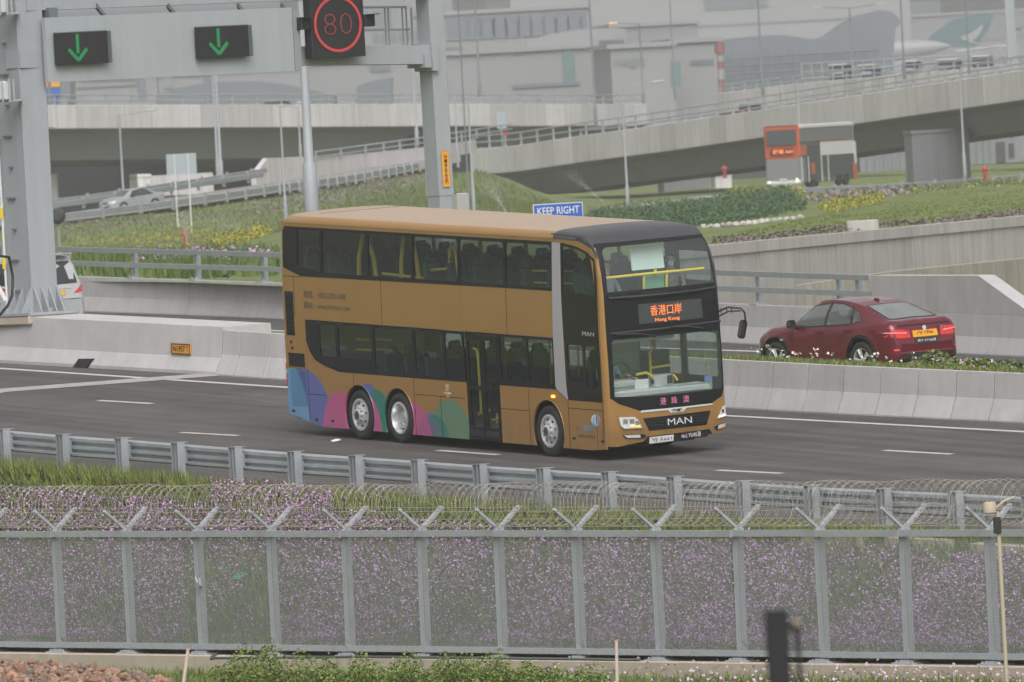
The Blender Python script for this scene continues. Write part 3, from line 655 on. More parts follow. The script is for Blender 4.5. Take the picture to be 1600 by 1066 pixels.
for i, px in enumerate((1462, 1490, 1530, 1575)):
    p = min((med(u, .22 + .1 * (i % 2)) for u in np.linspace(.7, 1, 200)), key=lambda q: abs(proj_px(q) - px)); shrub('weed_clump', p - Vector((0, 0, .05)), .55, .5, .34 + .08 * (i == 0), 900, ['leafy weed clump under the rear bumper of the red car', 'small weed clump right of the red car bumper', 'low weed clump with lilac flowers on the median near the right edge', 'weed clump on the median at the right edge of the picture'][i], 'weeds', (.02, .05), [LEAF[0], LEAF[1], FLP[1]], (.55, .35, .10), group='weed clumps on the median')
# ================================================================== THE GOLD DOUBLE-DECKER
BF = Vector((.4935, -.868, -.0484)).normalized(); BL = Vector((.868, .4935, .028)); BL = (BL - BF * BF.dot(BL)).normalized(); BU = BF.cross(BL)
BO = PR1 - BF * 10.5 + BL * 1.2
BM = Matrix(((BF.x, BL.x, BU.x, BO.x), (BF.y, BL.y, BU.y, BO.y), (BF.z, BL.z, BU.z, BO.z), (0, 0, 0, 1)))
def sidepx(px, py, y=-1.275):
    q = onplane(px, py, BO + BL * y, BL) - BO; return q.dot(BF), q.dot(BU)
bus = thing('double_decker_bus', 'gold double-decker coach with pink, blue and green circles along its lower rear side', 'bus', BM)
GOLD = (.395, .215, .064)
GOLDM = pmat('gold bus paint', GOLD, .34, .18, var=.06, scale=.8, coat=.35)
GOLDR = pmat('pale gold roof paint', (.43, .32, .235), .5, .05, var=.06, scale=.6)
CHAR = pmat('charcoal roof paint', (.050, .050, .056), .4, .0, var=.06, scale=.8, coat=.2)
SILV = pmat('silver pillar paint', (.46, .45, .46), .45, .15, coat=.1)
GBLK = pmat('black glass surround', (.012, .013, .015), .22, spec=.3)
BLKP = pmat('black body panel', (.018, .015, .012), .25, spec=.3)
GLS = glassmat('tinted side glass', (.57, .64, .61), .055, .02, film=.03)
GLF = glassmat('clear windscreen glass', (.90, .95, .93), .075, .015, film=.07, filmcol=(.36, .43, .41))
LINER = pmat('interior lining', (.40, .41, .41), .7, var=.05)
SEATM = pmat('dark green seat cloth', (.022, .075, .055), .8, var=.3, scale=9)
SEATD = pmat('seat shell', (.03, .045, .045), .6)
# livery circles : flat print in the paint
def grime(m):
    nt = m.node_tree; N = nt.nodes; L = nt.links; inp = N['Principled BSDF'].inputs['Base Color']; cur = inp.links[0].from_socket
    tc = N.new('ShaderNodeTexCoord'); sx = N.new('ShaderNodeSeparateXYZ'); L.new(tc.outputs['Object'], sx.inputs[0]); mp = N.new('ShaderNodeMapping'); mp.inputs['Scale'].default_value = (2.2, 2.2, .8); L.new(tc.outputs['Object'], mp.inputs[0])
    n = N.new('ShaderNodeTexNoise'); n.inputs['Scale'].default_value = 1.6; n.inputs['Detail'].default_value = 7; L.new(mp.outputs[0], n.inputs['Vector'])
    a = N.new('ShaderNodeMapRange'); a.inputs[1].default_value = .95; a.inputs[2].default_value = .15; a.inputs[3].default_value = 0; a.inputs[4].default_value = .55; L.new(sx.outputs[2], a.inputs[0])
    b = N.new('ShaderNodeMapRange'); b.inputs[1].default_value = .38; b.inputs[2].default_value = .68; L.new(n.outputs[0], b.inputs[0]); mu = N.new('ShaderNodeMath'); mu.operation = 'MULTIPLY_ADD'; mu.inputs[2].default_value = .0; L.new(a.outputs[0], mu.inputs[0]); L.new(b.outputs[0], mu.inputs[1])
    mx = N.new('ShaderNodeMix'); mx.data_type = 'RGBA'; L.new(mu.outputs[0], mx.inputs[0]); L.new(cur, mx.inputs[6]); mx.inputs[7].default_value = (.15, .125, .095, 1); L.new(mx.outputs[2], inp)
grime(GOLDM)
CIRC = [(475, 679, 1.36, (.125, .165, .45), .95), (424, 660, 1.62, (.17, .42, .62), .8), (576, 630, .40, (.125, .165, .45), .9), (604, 650, .47, (.19, .30, .17), .75), (590, 645, .47, (.012, .23, .165), .9),
        (536, 675, .82, (.56, .115, .29), .92), (566, 673, .82, (.56, .115, .29), .92), (706, 690, .84, (.14, .27, .17), .95), (676, 685, .50, (.125, .165, .45), .9), (682, 690, .52, (.012, .23, .165), .85), (646, 688, .77, (.56, .115, .29), .92), (672, 700, .62, (.30, .09, .24), .35)]
def circmat(name, base_name):
    m = MATS[base_name].copy(); m.name = name; nt = m.node_tree; N = nt.nodes; L = nt.links; b = N['Principled BSDF']; inp = b.inputs['Base Color']
    cur = inp.links[0].from_socket if inp.links else None
    if cur is None: rgb = N.new('ShaderNodeRGB'); rgb.outputs[0].default_value = inp.default_value; cur = rgb.outputs[0]
    tc = N.new('ShaderNodeTexCoord'); sx = N.new('ShaderNodeSeparateXYZ'); L.new(tc.outputs['Object'], sx.inputs[0]); cb = N.new('ShaderNodeCombineXYZ'); L.new(sx.outputs[0], cb.inputs[0]); L.new(sx.outputs[2], cb.inputs[1])
    met = None
    for (px, py, r, col, a) in CIRC:
        x, z = sidepx(px, py); d = N.new('ShaderNodeVectorMath'); d.operation = 'DISTANCE'; d.inputs[1].default_value = (x, z, 0); L.new(cb.outputs[0], d.inputs[0])
        lt = N.new('ShaderNodeMath'); lt.operation = 'LESS_THAN'; lt.inputs[1].default_value = r; L.new(d.outputs['Value'], lt.inputs[0])
        mu = N.new('ShaderNodeMath'); mu.operation = 'MULTIPLY'; mu.inputs[1].default_value = a; L.new(lt.outputs[0], mu.inputs[0])
        mx = N.new('ShaderNodeMix'); mx.data_type = 'RGBA'; L.new(mu.outputs[0], mx.inputs[0]); L.new(cur, mx.inputs[6]); mx.inputs[7].default_value = (*col, 1); cur = mx.outputs[2]
    L.new(cur, inp); MATS[name] = m; return m
GOLDC = circmat('gold paint with printed circles', 'gold bus paint')
pmat('dark vent', (.012, .014, .02), .5); VENTC = circmat('vent slats with printed circles', 'dark vent')
YN, YF = -1.275, 1.42; YC = (YN + YF) / 2; HW = (YF - YN) / 2
def tum(z): return 0.0 if z < 2.4 else .06 * ((z - 2.4) / 1.8) ** 1.5
def near(x, z, d=0.0): return Vector((x, YN + tum(z) - d, z))
def far(x, z, d=0.0): return Vector((x, YF - tum(z) + d, z))
CV = [2.4, 2.7, 3.0, 3.3, 3.6, 3.9]
_zt = [.2, .3, .6, 1.2, 1.8, 2.35, 2.8, 3.2, 3.6, 3.9, 4.1, 4.25, 4.34, 4.41]; _xt = [12.88, 12.90, 12.96, 12.97, 12.97, 12.95, 12.93, 12.90, 12.83, 12.74, 12.63, 12.48, 12.3, 12.0]
def fx(y, z, d=0.0):
    t = min(abs(y - YC) / HW, 1.0); x = float(np.interp(z, _zt, _xt)) - .06 * t * t
    if t > .91: x -= .12 * (1 - math.sqrt(max(0, 1 - ((t - .91) / .09) ** 2)))
    yy = YC + (y - YC) * (1 - tum(z) / HW)
    return Vector((x + d, yy, z))
def fmapf(y, z, d=0.0): return fx(y, z, d)
CU = [YC + HW * t for t in (-.985, -.965, -.94, -.91, -.8, -.6, -.4, -.2, 0, .2, .4, .6, .8, .91, .94, .965, .985)]
FCV = [4.15, .45, .6, .9, 1.2, 1.5, 1.8, 2.1, 2.35, 2.6, 2.8, 3.0, 3.2, 3.4, 3.6, 3.75, 3.9, 4.0, 4.1]
def bp(name, outer, mat, holes=(), d0=0.0, d1=-.03, side=near, parent=None, cv=CV):
    mb = MB(); mb.plate(outer, side, d0, d1, holes, (), cv); return mb.build(name, mat, parent or bus)
def fp(name, outer, mat, holes=(), d0=0.0, d1=-.03, parent=None, smooth=35):
    mb = MB(); mb.plate(outer, fmapf, d0, d1, holes, CU, FCV); return mb.build(name, mat, parent or bus, smooth=smooth)
def arch(cx, r, zb, n=14):      # wheel arch cut, left to right along the lower edge
    a0 = math.asin(max(-1, min(1, (zb - .5) / r))); out = []
    for i in range(n + 1):
        a = math.pi - a0 + (2 * a0 - math.pi) * i / n; out.append((cx + r * math.cos(a), .5 + r * math.sin(a)))
    return out
WX = (3.08, 4.68, 10.62)
# --- gold side skin
bp('skirt_panel', [(.15, 1.33), (.15, .42), (1.48, .2)] + arch(WX[0], .60, .2) + arch(WX[1], .60, .2) + [(7.43, .2), (7.43, 1.325), (2.33, 1.325), (1.75, 1.42), (1.35, 1.53), (1.15, 1.70), (1.035, 1.9), (1.01, 1.33)], GOLDC, holes=[[(.30, .58), (.93, .58), (.93, 1.28), (.30, 1.28)]])
bp('skirt_panel', [(8.79, .2)] + arch(WX[2], .61, .2) + [(11.24, .2), (11.42, .2), (11.42, 1.14), (11.0, 1.325), (8.79, 1.325)], GOLDM)
bp('skirt_panel', [(11.43, .2), (12.3, .2), (12.83, .24), (12.83, 1.14), (11.43, 1.14)], GOLDM)
bp('rear_side_panel', [(.15, 1.34), (1.0, 1.34), (1.02, 1.9), (1.03, 2.33), (1.0, 3.2), (.15, 3.36)], GOLDM, holes=[[(.22, 1.99), (.58, 1.99), (.58, 2.88), (.22, 2.88)], [(.24, 1.36), (.93, 1.36), (.93, 1.64), (.24, 1.64)]])
bp('waist_panel', [(1.01, 2.335), (7.415, 2.335), (7.415, 3.24), (1.01, 3.195)], GOLDM)
bp('waist_panel', [(7.425, 2.335), (11.02, 2.335), (11.02, 3.24), (7.425, 3.24)], GOLDM)
for x0, x1, z0, z1 in ((.22, .58, 1.99, 2.88), (.24, .93, 1.36, 1.64)):
    mb = MB(); mb.box(((x0 + x1) / 2, YN + .03, (z0 + z1) / 2), (x1 - x0, .02, z1 - z0))
    for k in range(int((z1 - z0) / .055)): mb.box(((x0 + x1) / 2, YN + .012, z0 + .03 + k * .055), (x1 - x0, .02, .016), Matrix.Rotation(.5, 3, 'X'))
    mb.build('air_vent', MATS['dark vent'], bus)
mb = MB(); mb.box((.615, YN + .035, .93), (.63, .02, .70))
for k in range(17): mb.box((.615, YN + .008, .61 + k * .04), (.62, .018, .020))
mb.build('air_vent', VENTC, bus)
bp('cantrail_panel', [(.15, 4.30), (.15, 3.37), (.22, 3.36), (.19, 3.5), (.20, 4.1), (.28, 4.19), (11.05, 4.20), (11.45, 4.19), (12.0, 4.13), (12.45, 4.02), (12.68, 3.90), (12.755, 3.5), (12.775, 1.16), (12.83, 1.16), (12.83, 3.2), (12.80, 3.6), (12.74, 3.9), (12.55, 4.10), (12.1, 4.22), (11.5, 4.30)], GOLDM, d1=-.06)
# corner strip of gold that wraps on to the front, and little access flaps
for x, z in ((.36, 1.83), (.40, 1.71)): bp('flap_lock', [(x, z), (x + .09, z), (x + .09, z + .06), (x, z + .06)], BLACK, d0=.003, d1=-.01)
for px, py in ((459, 642), (495, 656), (520, 658), (897, 685), (942, 690)):
    x, z = sidepx(px, py); bp('tow_cover', [(x - .06, z - .025), (x + .06, z - .025), (x + .06, z + .025), (x - .06, z + .025)], BLACK, d0=.003, d1=-.01)
for x0, x1, z in ((8.8, 9.9, .86), (11.43, 12.8, .98), (5.4, 7.4, 1.0), (1.0, 1.75, .83), (.15, 1.0, 3.18)): bp('seam', [(x0, z), (x1, z), (x1, z + .012), (x0, z + .012)], BLKP, d0=.0015, d1=-.005)
for x, z0, z1 in ((.62, 2.4, 3.2), (2.9, .98, 1.32), (5.35, .2, 1.32), (6.4, .2, 1.0), (9.9, .2, 1.32), (4.2, 2.34, 3.22), (9.2, 2.34, 3.23), (1.01, .3, 1.32), (11.425, .2, 1.14), (12.5, .3, .66)): bp('seam', [(x, z0), (x + .014, z0), (x + .014, z1), (x, z1)], BLKP, d0=.0015, d1=-.005)
# --- windows, near side
def rr(x0, z0, x1, z1, r=.05): return [(x0 + r, z0), (x1 - r, z0), (x1, z0 + r), (x1, z1 - r), (x1 - r, z1), (x0 + r, z1), (x0, z1 - r), (x0, z0 + r)]
def window(parent_holes, side=near):
    for h in parent_holes:
        mb = MB(); mb.plate(h, side, -.012, None, (), (), CV); mb.build('window_pane', GLS, bus)
xs_u = [.76] + [sidepx(p, 420)[0] for p in (500, 572, 642, 714, 786)] + [11.02]
up_h = [rr(a + .045, 3.30, b - .045, 4.13) for a, b in zip(xs_u, xs_u[1:])]; up_h[0] = [(.80, 3.42), (1.62, 3.30), (xs_u[1] - .05, 3.30), (xs_u[1] - .05, 4.13), (.80, 4.13)]
bp('window_surround', [(.20, 3.36), (.91, 3.205), (1.2, 3.20), (11.04, 3.25), (11.04, 4.195), (.30, 4.185), (.21, 4.1)], GBLK, holes=up_h, d0=.004, d1=-.03); window(up_h)
xl = [sidepx(p, 545)[0] for p in (498, 527, 583, 646, 693, 724)]
lo_h = [rr(a + .05, 1.62, b - .05, 2.27) for a, b in zip(xl[:3], xl[1:3])] + [rr(a + .05, 1.40, b - .05, 2.27) for a, b in zip(xl[2:], xl[3:])]
bp('window_surround', [(1.045, 2.325), (1.04, 1.9), (1.16, 1.70), (1.36, 1.54), (1.76, 1.43), (2.34, 1.335), (7.44, 1.335), (7.44, 2.325)], GBLK, holes=lo_h, d0=.004, d1=-.03); window(lo_h)
mid_h = [rr(8.86, 1.42, 9.9, 2.28), rr(9.96, 1.42, 10.94, 2.28)]
bp('window_surround', [(8.79, 1.335), (10.985, 1.335), (11.02, 2.325), (8.79, 2.325)], GBLK, holes=mid_h, d0=.004, d1=-.03); window(mid_h)
# silver sloping pillar and the black front quarter
bp('silver_pillar', [(11.05, 4.19), (11.03, 3.2), (11.0, 2.3), (10.99, 1.40), (11.02, 1.34), (11.44, 1.15), (11.40, 1.4), (11.39, 2.3), (11.36, 3.2), (11.36, 4.185)], SILV, d0=.008, d1=-.02)
fq_h = [[(11.42, 3.26), (12.66, 3.20), (12.63, 3.86), (12.42, 3.98), (12.0, 4.08), (11.42, 4.13)], rr(11.50, 1.52, 12.10, 2.22), rr(12.16, 1.40, 12.62, 2.22)]
bp('front_quarter', [(11.37, 4.18), (11.37, 3.2), (11.40, 2.3), (11.41, 1.4), (11.45, 1.15), (12.77, 1.15), (12.75, 3.5), (12.675, 3.89), (12.44, 4.01), (12.0, 4.12), (11.45, 4.18)], BLKP, holes=fq_h, d0=.003, d1=-.03)
for h in fq_h:
    mb = MB(); mb.plate(h, near, -.012, None, (), (), CV); mb.build('window_pane', GLS, bus)
RX = Matrix.Rotation(math.pi / 2, 4, 'X')
def sidetext(s, x, z, w, h, mat, d=.006): return lettering(s, w, h, Matrix.Translation((x, YN + tum(z) - d, z)) @ RX, mat, bus)
x, z = sidepx(919.5, 522); lettering('MAN', .46, .085, Matrix.Translation((x, YN + tum(z) - .01, z)) @ RX,  pmat('silver letters', (.62, .62, .62), .3, .4), bus)
PRINT = pmat('grey brown print', (.165, .125, .085), .6)
x, z = sidepx(507, 461.5); sidetext('電話：+852-27811688', x, z, 1.72, .15, PRINT)
x, z = sidepx(511, 478.5); sidetext('網址：www.hzmbus.com', x, z, 1.88, .14, PRINT)
x, z = sidepx(699, 604); sidetext('港', x, z + .0, .16, .085, WHITEP); sidetext('HZMBUS', x, z - .135, .28, .045, WHITEP); bp('print_emblem', [(x - .02 + .07 * math.cos(a), z - .07 + .028 * math.sin(a)) for a in np.linspace(0, 6.2, 12)], ORANGE, d0=.004, d1=-.002); bp('print_emblem', [(x + .05 * math.cos(a), z - .19 + .03 * math.sin(a)) for a in np.linspace(0, 6.2, 12)], ORANGE, d0=.004, d1=-.002)
x, z = sidepx(919, 669.5); sidetext('BUS', x + .02, z, .36, .105, pmat('blue lettering', (.12, .33, .50), .5)); sidetext('金', x - .40, z, .20, .10, pmat('dull pink print', (.35, .17, .13), .5))
x, z = sidepx(917, 681.5); sidetext('港珠澳大橋穿梭', x, z, .66, .055, PRINT)
x, z = sidepx(931, 657)
def disc_poly(cx, cz, r, a0=0, a1=6.2831, r2=None, n=20):
    o = [(cx + r * math.cos(a0 + (a1 - a0) * i / n), cz + r * math.sin(a0 + (a1 - a0) * i / n)) for i in range(n + 1)]
    if r2: o += [(cx + r2 * math.cos(a1 - (a1 - a0) * i / n), cz + r2 * math.sin(a1 - (a1 - a0) * i / n)) for i in range(n + 1)]
    return o[:-1] if not r2 else o
lg = bp('round_emblem', [(x + .17 * math.cos(q), z + .115 * math.sin(q)) for q in np.linspace(0, 6.2, 22)], pmat('emblem blue', (.22, .50, .70), .4), d0=.004, d1=-.002)
bp('emblem_stroke', [(x + a_ * (p[0] - x), z + .64 * (p[1] - z)) for a_ in (1.0,) for p in disc_poly(x, z, .168, -1.0, 1.5, .10)], pmat('emblem rose', (.50, .16, .27), .4), d0=.006, d1=.003, parent=lg); bp('emblem_stroke', [(p[0], z + .64 * (p[1] - z)) for p in disc_poly(x, z, .168, 1.6, 3.6, .12)], WHITEP, d0=.006, d1=.003, parent=lg)
bp('emblem_stroke', [(x - .045, z - .06), (x + .0, z - .06), (x + .0, z + .065), (x - .045, z + .065)], WHITEP, d0=.006, d1=.003, parent=lg); bp('emblem_stroke', [(x + .02, z - .045), (x + .045, z - .045), (x + .045, z + .05), (x + .02, z + .05)], BLACK, d0=.006, d1=.003, parent=lg)
x, z = sidepx(865, 619.5); mb = MB(); mb.box((x, YN - .012, z), (.13, .03, .055), bev=.012); mb.build('side_indicator', AMBERE, bus)
# --- door
DX0, DX1 = 7.445, 8.775
mb = MB(); mb.box(((DX0 + DX1) / 2, YN + .10, 2.30), (DX1 - DX0, .12, .04)); mb.box((DX0 + .02, YN + .10, 1.26), (.04, .12, 2.1)); mb.box((DX1 - .02, YN + .10, 1.26), (.04, .12, 2.1)); mb.build('door_frame', BLACK, bus)
for i, (a, b) in enumerate(((DX0 + .05, (DX0 + DX1) / 2 - .012), ((DX0 + DX1) / 2 + .012, DX1 - .05))):
    hs_ = [rr(a + .07, .46, b - .08, 1.20, .04), rr(a + .07, 1.27, b - .08, 2.18, .04)]
    dd = bp('door', [(a, .21), (b, .21), (b, 2.27), (a, 2.27)], GBLK, holes=hs_, d0=-.02, d1=-.06)
    for h in hs_: mb = MB(); mb.plate(h, near, -.035, None); mb.build('window_pane', GLS, dd)
    mb = MB(); mb.box(((a + b) / 2, YN + .0, .34), (b - a - .06, .03, .11)); mb.build('kick_strip', BLACK, dd)
    mb = MB(); hx = (a + b) / 2 + (.06 if i == 0 else .0); zt, zb = (2.0, .98) if i == 0 else (.66, .50)
    if i == 0: mb.tube([(hx - .16, YN + .075, zt), (hx - .04, YN + .075, zt - .02), (hx + .0, YN + .075, zt - .12), (hx + .02, YN + .075, zb - .1), (hx - .0, YN + .075, zb - .25), (hx - .10, YN + .075, zb - .28)], .026, 8)
    else: mb.tube([(hx - .18, YN + .10, .60), (hx + .14, YN + .10, .66)], .022, 8); mb.tube([(hx, YN + .10, .56), (hx + .03, YN + .10, .74)], .022, 8)
    mb.build('handle', YELLOW, dd, smooth=40)
# --- roof
def roofrow(x, zt, sc=1.0):
    prof = [(-1.0, 4.26), (-.995, 4.31), (-.97, 4.36), (-.92, 4.395), (-.82, 4.42), (-.6, 4.437), (-.3, 4.447), (0, 4.45), (.3, 4.447), (.6, 4.437), (.82, 4.42), (.92, 4.395), (.97, 4.36), (.995, 4.31), (1.0, 4.26)]
    return [Vector((x, YC + (HW - .055) * a * sc, z + zt)) for a, z in prof]
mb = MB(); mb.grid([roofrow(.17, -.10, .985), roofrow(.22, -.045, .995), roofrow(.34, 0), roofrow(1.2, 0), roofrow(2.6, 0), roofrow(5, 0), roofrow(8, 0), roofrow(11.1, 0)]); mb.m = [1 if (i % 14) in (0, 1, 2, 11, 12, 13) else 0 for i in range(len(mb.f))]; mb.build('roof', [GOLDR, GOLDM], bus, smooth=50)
bpk = [MB().box((x_, YC, 4.452), (.012, 2.1, .006)) for x_ in (1.35,)]
for q in bpk: q.build('roof_seam', pmat('dark seam', (.12, .08, .05), .6), bus)
mb = MB(); rows = [roofrow(11.1, 0), roofrow(11.5, -.002), roofrow(11.9, -.02)]
for z_ in (4.38, 4.335, 4.29, 4.24, 4.18):
    row = []
    for a in (-1.0, -.985, -.965, -.94, -.9, -.75, -.5, 0, .5, .75, .9, .94, .965, .985, 1.0):
        e = max(0, (abs(a) - .75) / .25); zz = z_ - .05 * e * e * (1 if z_ > 4.2 else .3) ; p = fx(YC + HW * a, zz); p.x -= .0 + .28 * e ** 3 * (4.42 - z_) * 0; row.append(p)
    rows.append(row)
mb.grid(rows); mb.build('front_roof', CHAR, bus, smooth=60)
bp('roof_side', [(11.0, 4.2), (12.0, 4.11), (12.45, 4.0), (12.66, 3.86), (12.75, 3.86), (12.69, 4.02), (12.57, 4.16), (12.36, 4.27), (12.0, 4.335), (11.0, 4.36)], CHAR, d0=-.010, d1=-.05)
# --- far side and rear (closed shell)
FX = lambda x, z, d=0.0: far(x, z, d)
fw_h = [rr(a + .05, 3.30, b - .05, 4.13) for a, b in zip(xs_u, xs_u[1:])] + [rr(11.45, 3.28, 12.66, 3.85)]
fl_h = [rr(a, 1.42, b, 2.27) for a, b in ((1.8, 3.4), (3.5, 5.1), (5.2, 6.8), (6.9, 8.5), (8.6, 10.2), (10.3, 11.3), (11.5, 12.70))]
bp('far_side_panel', [(.15, .3), (1.5, .2)] + arch(WX[0], .6, .2) + arch(WX[1], .6, .2) + arch(WX[2], .61, .2) + [(11.35, .22), (11.35, 4.3), (.15, 4.3)], GOLDM, holes=fw_h[:-1] + fl_h[:-1], d1=-.04, side=far)
bp('far_front_panel', [(11.36, .40), (12.76, .40), (12.80, 1.2), (12.80, 3.2), (12.77, 3.6), (12.66, 3.9), (12.5, 4.1), (12.1, 4.22), (11.36, 4.30)], CHAR, holes=[fw_h[-1], fl_h[-1]], d1=-.04, side=far)
for h in fw_h + fl_h: mb = MB(); mb.plate(h, far, -.01, None, (), (), CV); mb.build('window_pane', GLS, bus)
mb = MB(); mb.add([near(.15, .42), near(.15, 2.4), near(.15, 4.3), far(.15, 4.3), far(.15, 2.4), far(.15, .42)], [(0, 1, 4, 5), (1, 2, 3, 4)]); mb.build('rear_panel', GOLDM, bus)
mb = MB(); 
for z_ in (1.25, 1.05, .95): mb.box((.14, YN + .03, z_ + .1), (.05, .06, .16))
mb.build('tail_lamp', REDL, bus)
# --- floors and interior
mb = MB(); mb.box((6.4, YC, .34), (12.3, 2.5, .08)); mb.box((6.4, YC, 2.40), (12.3, 2.5, .10)); mb.box((6.0, YC, 4.32), (11.4, 2.2, .03)); mb.box((.8, YC, 1.4), (1.1, 2.4, 1.9)); mb.box((11.9, YC + .5, 2.46), (1.0, 1.4, .04)); mb.build('floor', LINER, bus)
mb = MB(); mb.box((6.8, YC, .24), (10.4, 2.2, .12)); mb.box((11.3, YC, .42), (2.2, 2.1, .2)); mb.build('underframe', BLACK, bus)
seat0 = None
def seat(x, y, z, back=1.12):
    global seat0
    M = Matrix.Translation((x, y, z))
    if seat0 is None:
        mb = MB(); mb.box((.0, 0, .44), (.46, .44, .12), bev=.04); mb.box((-.24, 0, .82), (.12, .45, .74), Matrix.Rotation(-.14, 3, 'Y'), bev=.05); mb.box((-.30, 0, 1.22), (.10, .28, .18), Matrix.Rotation(-.14, 3, 'Y'), bev=.04); mb.box((0, 0, .2), (.3, .08, .4)); seat0 = mb.build('seat', SEATM, bus, smooth=40, M=M)
    else: dup(seat0, bus, M)
for k in range(11):
    x = 1.1 + k * .98
    for y in (YC - .98, YC - .52, YC + .52, YC + .98):
        if 3.0 < x < 6.0 and y < YC: continue
        seat(x, y, 2.45)
for k in range(4):
    for y in (YC - .95, YC - .5, YC + .5, YC + .95): seat(4.1 + k * .85, y, .55) if not (k == 3 and y < YC) else None
for x in (11.85,):
    for y in (YC - .95, YC + .95, YC + .5): seat(x, y, 2.45)
# stair well rails and poles (yellow)
mb = MB(); yy = YN + .32
for px0, px1 in ((538, 549), (553, 565), (604, 612), (624, 632)):
    (xa, _), (xb, _) = sidepx(px0, 420), sidepx(px1, 420)
    mb.tube([(xa, yy, 3.15), (xa + .05, yy, 3.6), (xb, yy, 4.15)] if px0 in (538, 604) else [(xb, yy, 3.15), (xb - .05, yy, 3.6), (xa, yy, 4.15)], .045, 8)
(xa, za), (xb, _) = sidepx(576, 425), sidepx(640, 425); mb.tube([(xa, yy, 3.32), (xb, yy, 3.28)], .03, 8)
xa = sidepx(680, 400)[0]; mb.tube([(xa, yy, 3.2), (xa + .02, yy, 3.85), (xa + .14, yy, 4.0), (xa + .26, yy, 3.85), (xa + .36, yy, 3.2)], .04, 8)
xa, xb = sidepx(649, 415)[0], sidepx(677, 415)[0]; mb.tube([(xa, yy, 3.45), (xb, yy, 3.5)], .03, 8)
mb.build('stair_rail', YELLOW, bus, smooth=50)
mb = MB(); yy = YN + .35
for p0, p1 in ((503, 525), (535, 558)):
    for py in (531, 547):
        xa, xb = sidepx(p0, 0)[0], sidepx(p1, 0)[0]; z_ = sidepx((p0 + p1) / 2, py)[1]; mb.tube([(xa, yy, z_), (xb, yy, z_)], .022, 6)
xa = sidepx(560, 540)[0]; mb.tube([(xa, yy, 1.55), (xa, yy, 2.12), (xa - .05, yy, 2.2)], .022, 6)
for x_ in (6.2, 7.2, 9.0, 10.1): mb.tube([(x_, YC - .3, .4), (x_, YC - .3, 2.35)], .018, 6)
mb.build('hand_pole', YELLOW, bus, smooth=50)
mb = MB()
for x_ in (9.6, 10.5): mb.tube([(x_, YN + .4, 2.5), (x_, YN + .4, 3.62)], .02, 6)
mb.tube([(9.2, YN + .4, 3.55), (11.2, YN + .4, 3.6)], .02, 6); mb.tube([(9.2, YN + .4, 3.32), (11.2, YN + .4, 3.36)], .02, 6); mb.build('hand_pole', YELLOW, bus, smooth=50)
# --- front
G0, G1 = -1.06, 1.34
fp('front_mask', [(YN, .30), (-1.05, .27), (-.48, .33), (-.40, .42), (1.0, .44), (1.08, .34), (YF, .34), (YF, 1.22), (1.36, 1.20), (1.30, 1.05), (1.05, .93), (-.56, .93), (-.98, 1.09), (-1.06, 1.22), (YN, 1.22)], GOLDM, d1=-.06)
for y0, y1 in ((YN, -1.185), (1.385, YF)): fp('corner_strip', [(y0, 1.22), (y1, 1.22), (y1, 4.12), (y0, 4.12)], GOLDM if y0 < 0 else CHAR, d1=-.04)
lw = [(-1.09, 1.24), (-.6, 1.21), (0, 1.195), (.7, 1.195), (1.33, 1.21), (1.355, 1.4), (1.355, 2.30), (1.3, 2.34), (-1.04, 2.34), (-1.09, 2.28)]
fp('windscreen_surround', [(-1.18, 1.22), (-1.0, 1.095), (-.56, .935), (1.05, .935), (1.30, 1.055), (1.38, 1.22), (1.38, 2.47), (-1.18, 2.47)], GBLK, holes=[lw], d0=.004, d1=-.03)
mb = MB(); mb.plate(lw, fmapf, -.008, None, (), CU, FCV); mb.build('windscreen', GLF, bus, smooth=50)
uwp = [(-1.09, 3.26), (1.36, 3.26), (1.375, 3.4), (1.375, 4.08), (1.30, 4.13), (-.98, 4.11), (-1.07, 4.04), (-1.09, 3.4)]
fp('upper_surround', [(-1.18, 3.19), (1.38, 3.19), (1.385, 4.19), (-1.18, 4.19)], GBLK, holes=[uwp], d0=.004, d1=-.03)
mb = MB(); mb.plate(uwp, fmapf, -.008, None, (), CU, FCV); mb.build('windscreen', GLF, bus, smooth=50)
dsp = fp('display_band', [(-1.18, 2.475), (1.385, 2.475), (1.385, 3.185), (-1.18, 3.185)], GBLK, d0=.004, d1=-.03)
fp('display_glass', [(-.46, 2.60), (.98, 2.60), (.98, 2.98), (-.46, 2.98)], pmat('display screen', (.055, .062, .06), .25), d0=.007, d1=.004, parent=dsp)
mb = MB(); mb.tube([fx(-1.1, 3.14, .02), fx(-.5, 3.13, .03), fx(.2, 3.13, .035), fx(.9, 3.14, .03), fx(1.38, 3.16, .02)], .035, 6); mb.tube([fx(-1.1, 2.46, .02), fx(0, 2.47, .03), fx(1.38, 2.50, .02)], .03, 6); mb.build('trim_bar', BLACK, bus, smooth=50)
RYZ = Matrix(((0, 0, 1, 0), (1, 0, 0, 0), (0, 1, 0, 0), (0, 0, 0, 1)))      # text x -> bus y (towards the far side), text y -> bus z, text depth -> bus x
def ftext(s, y, z, w, h, mat, d=.012, parent=None, tilt=0.0, bold=0.0): return lettering(s, w, h, Matrix.Translation(fx(y, z, d)) @ RYZ @ Matrix.Rotation(tilt, 4, 'X'), mat, parent or bus, bold=bold)
ftext('香港口岸', .15, 2.835, .70, .20, LEDO, parent=dsp); ftext('Hong Kong', .165, 2.645, .55, .085, LEDO, parent=dsp, bold=.01)
for s, y in (('港', -.05), ('珠', .20), ('澳', .47)): ftext(s, y, 1.075, .135, .14, PINKT)
GR = [(-.50, .78), (1.02, .80), (.92, .53), (-.38, .53)]
fp('grille', GR, pmat('grille black', (.012, .012, .013), .5, spec=.2), d0=.006, d1=-.02)
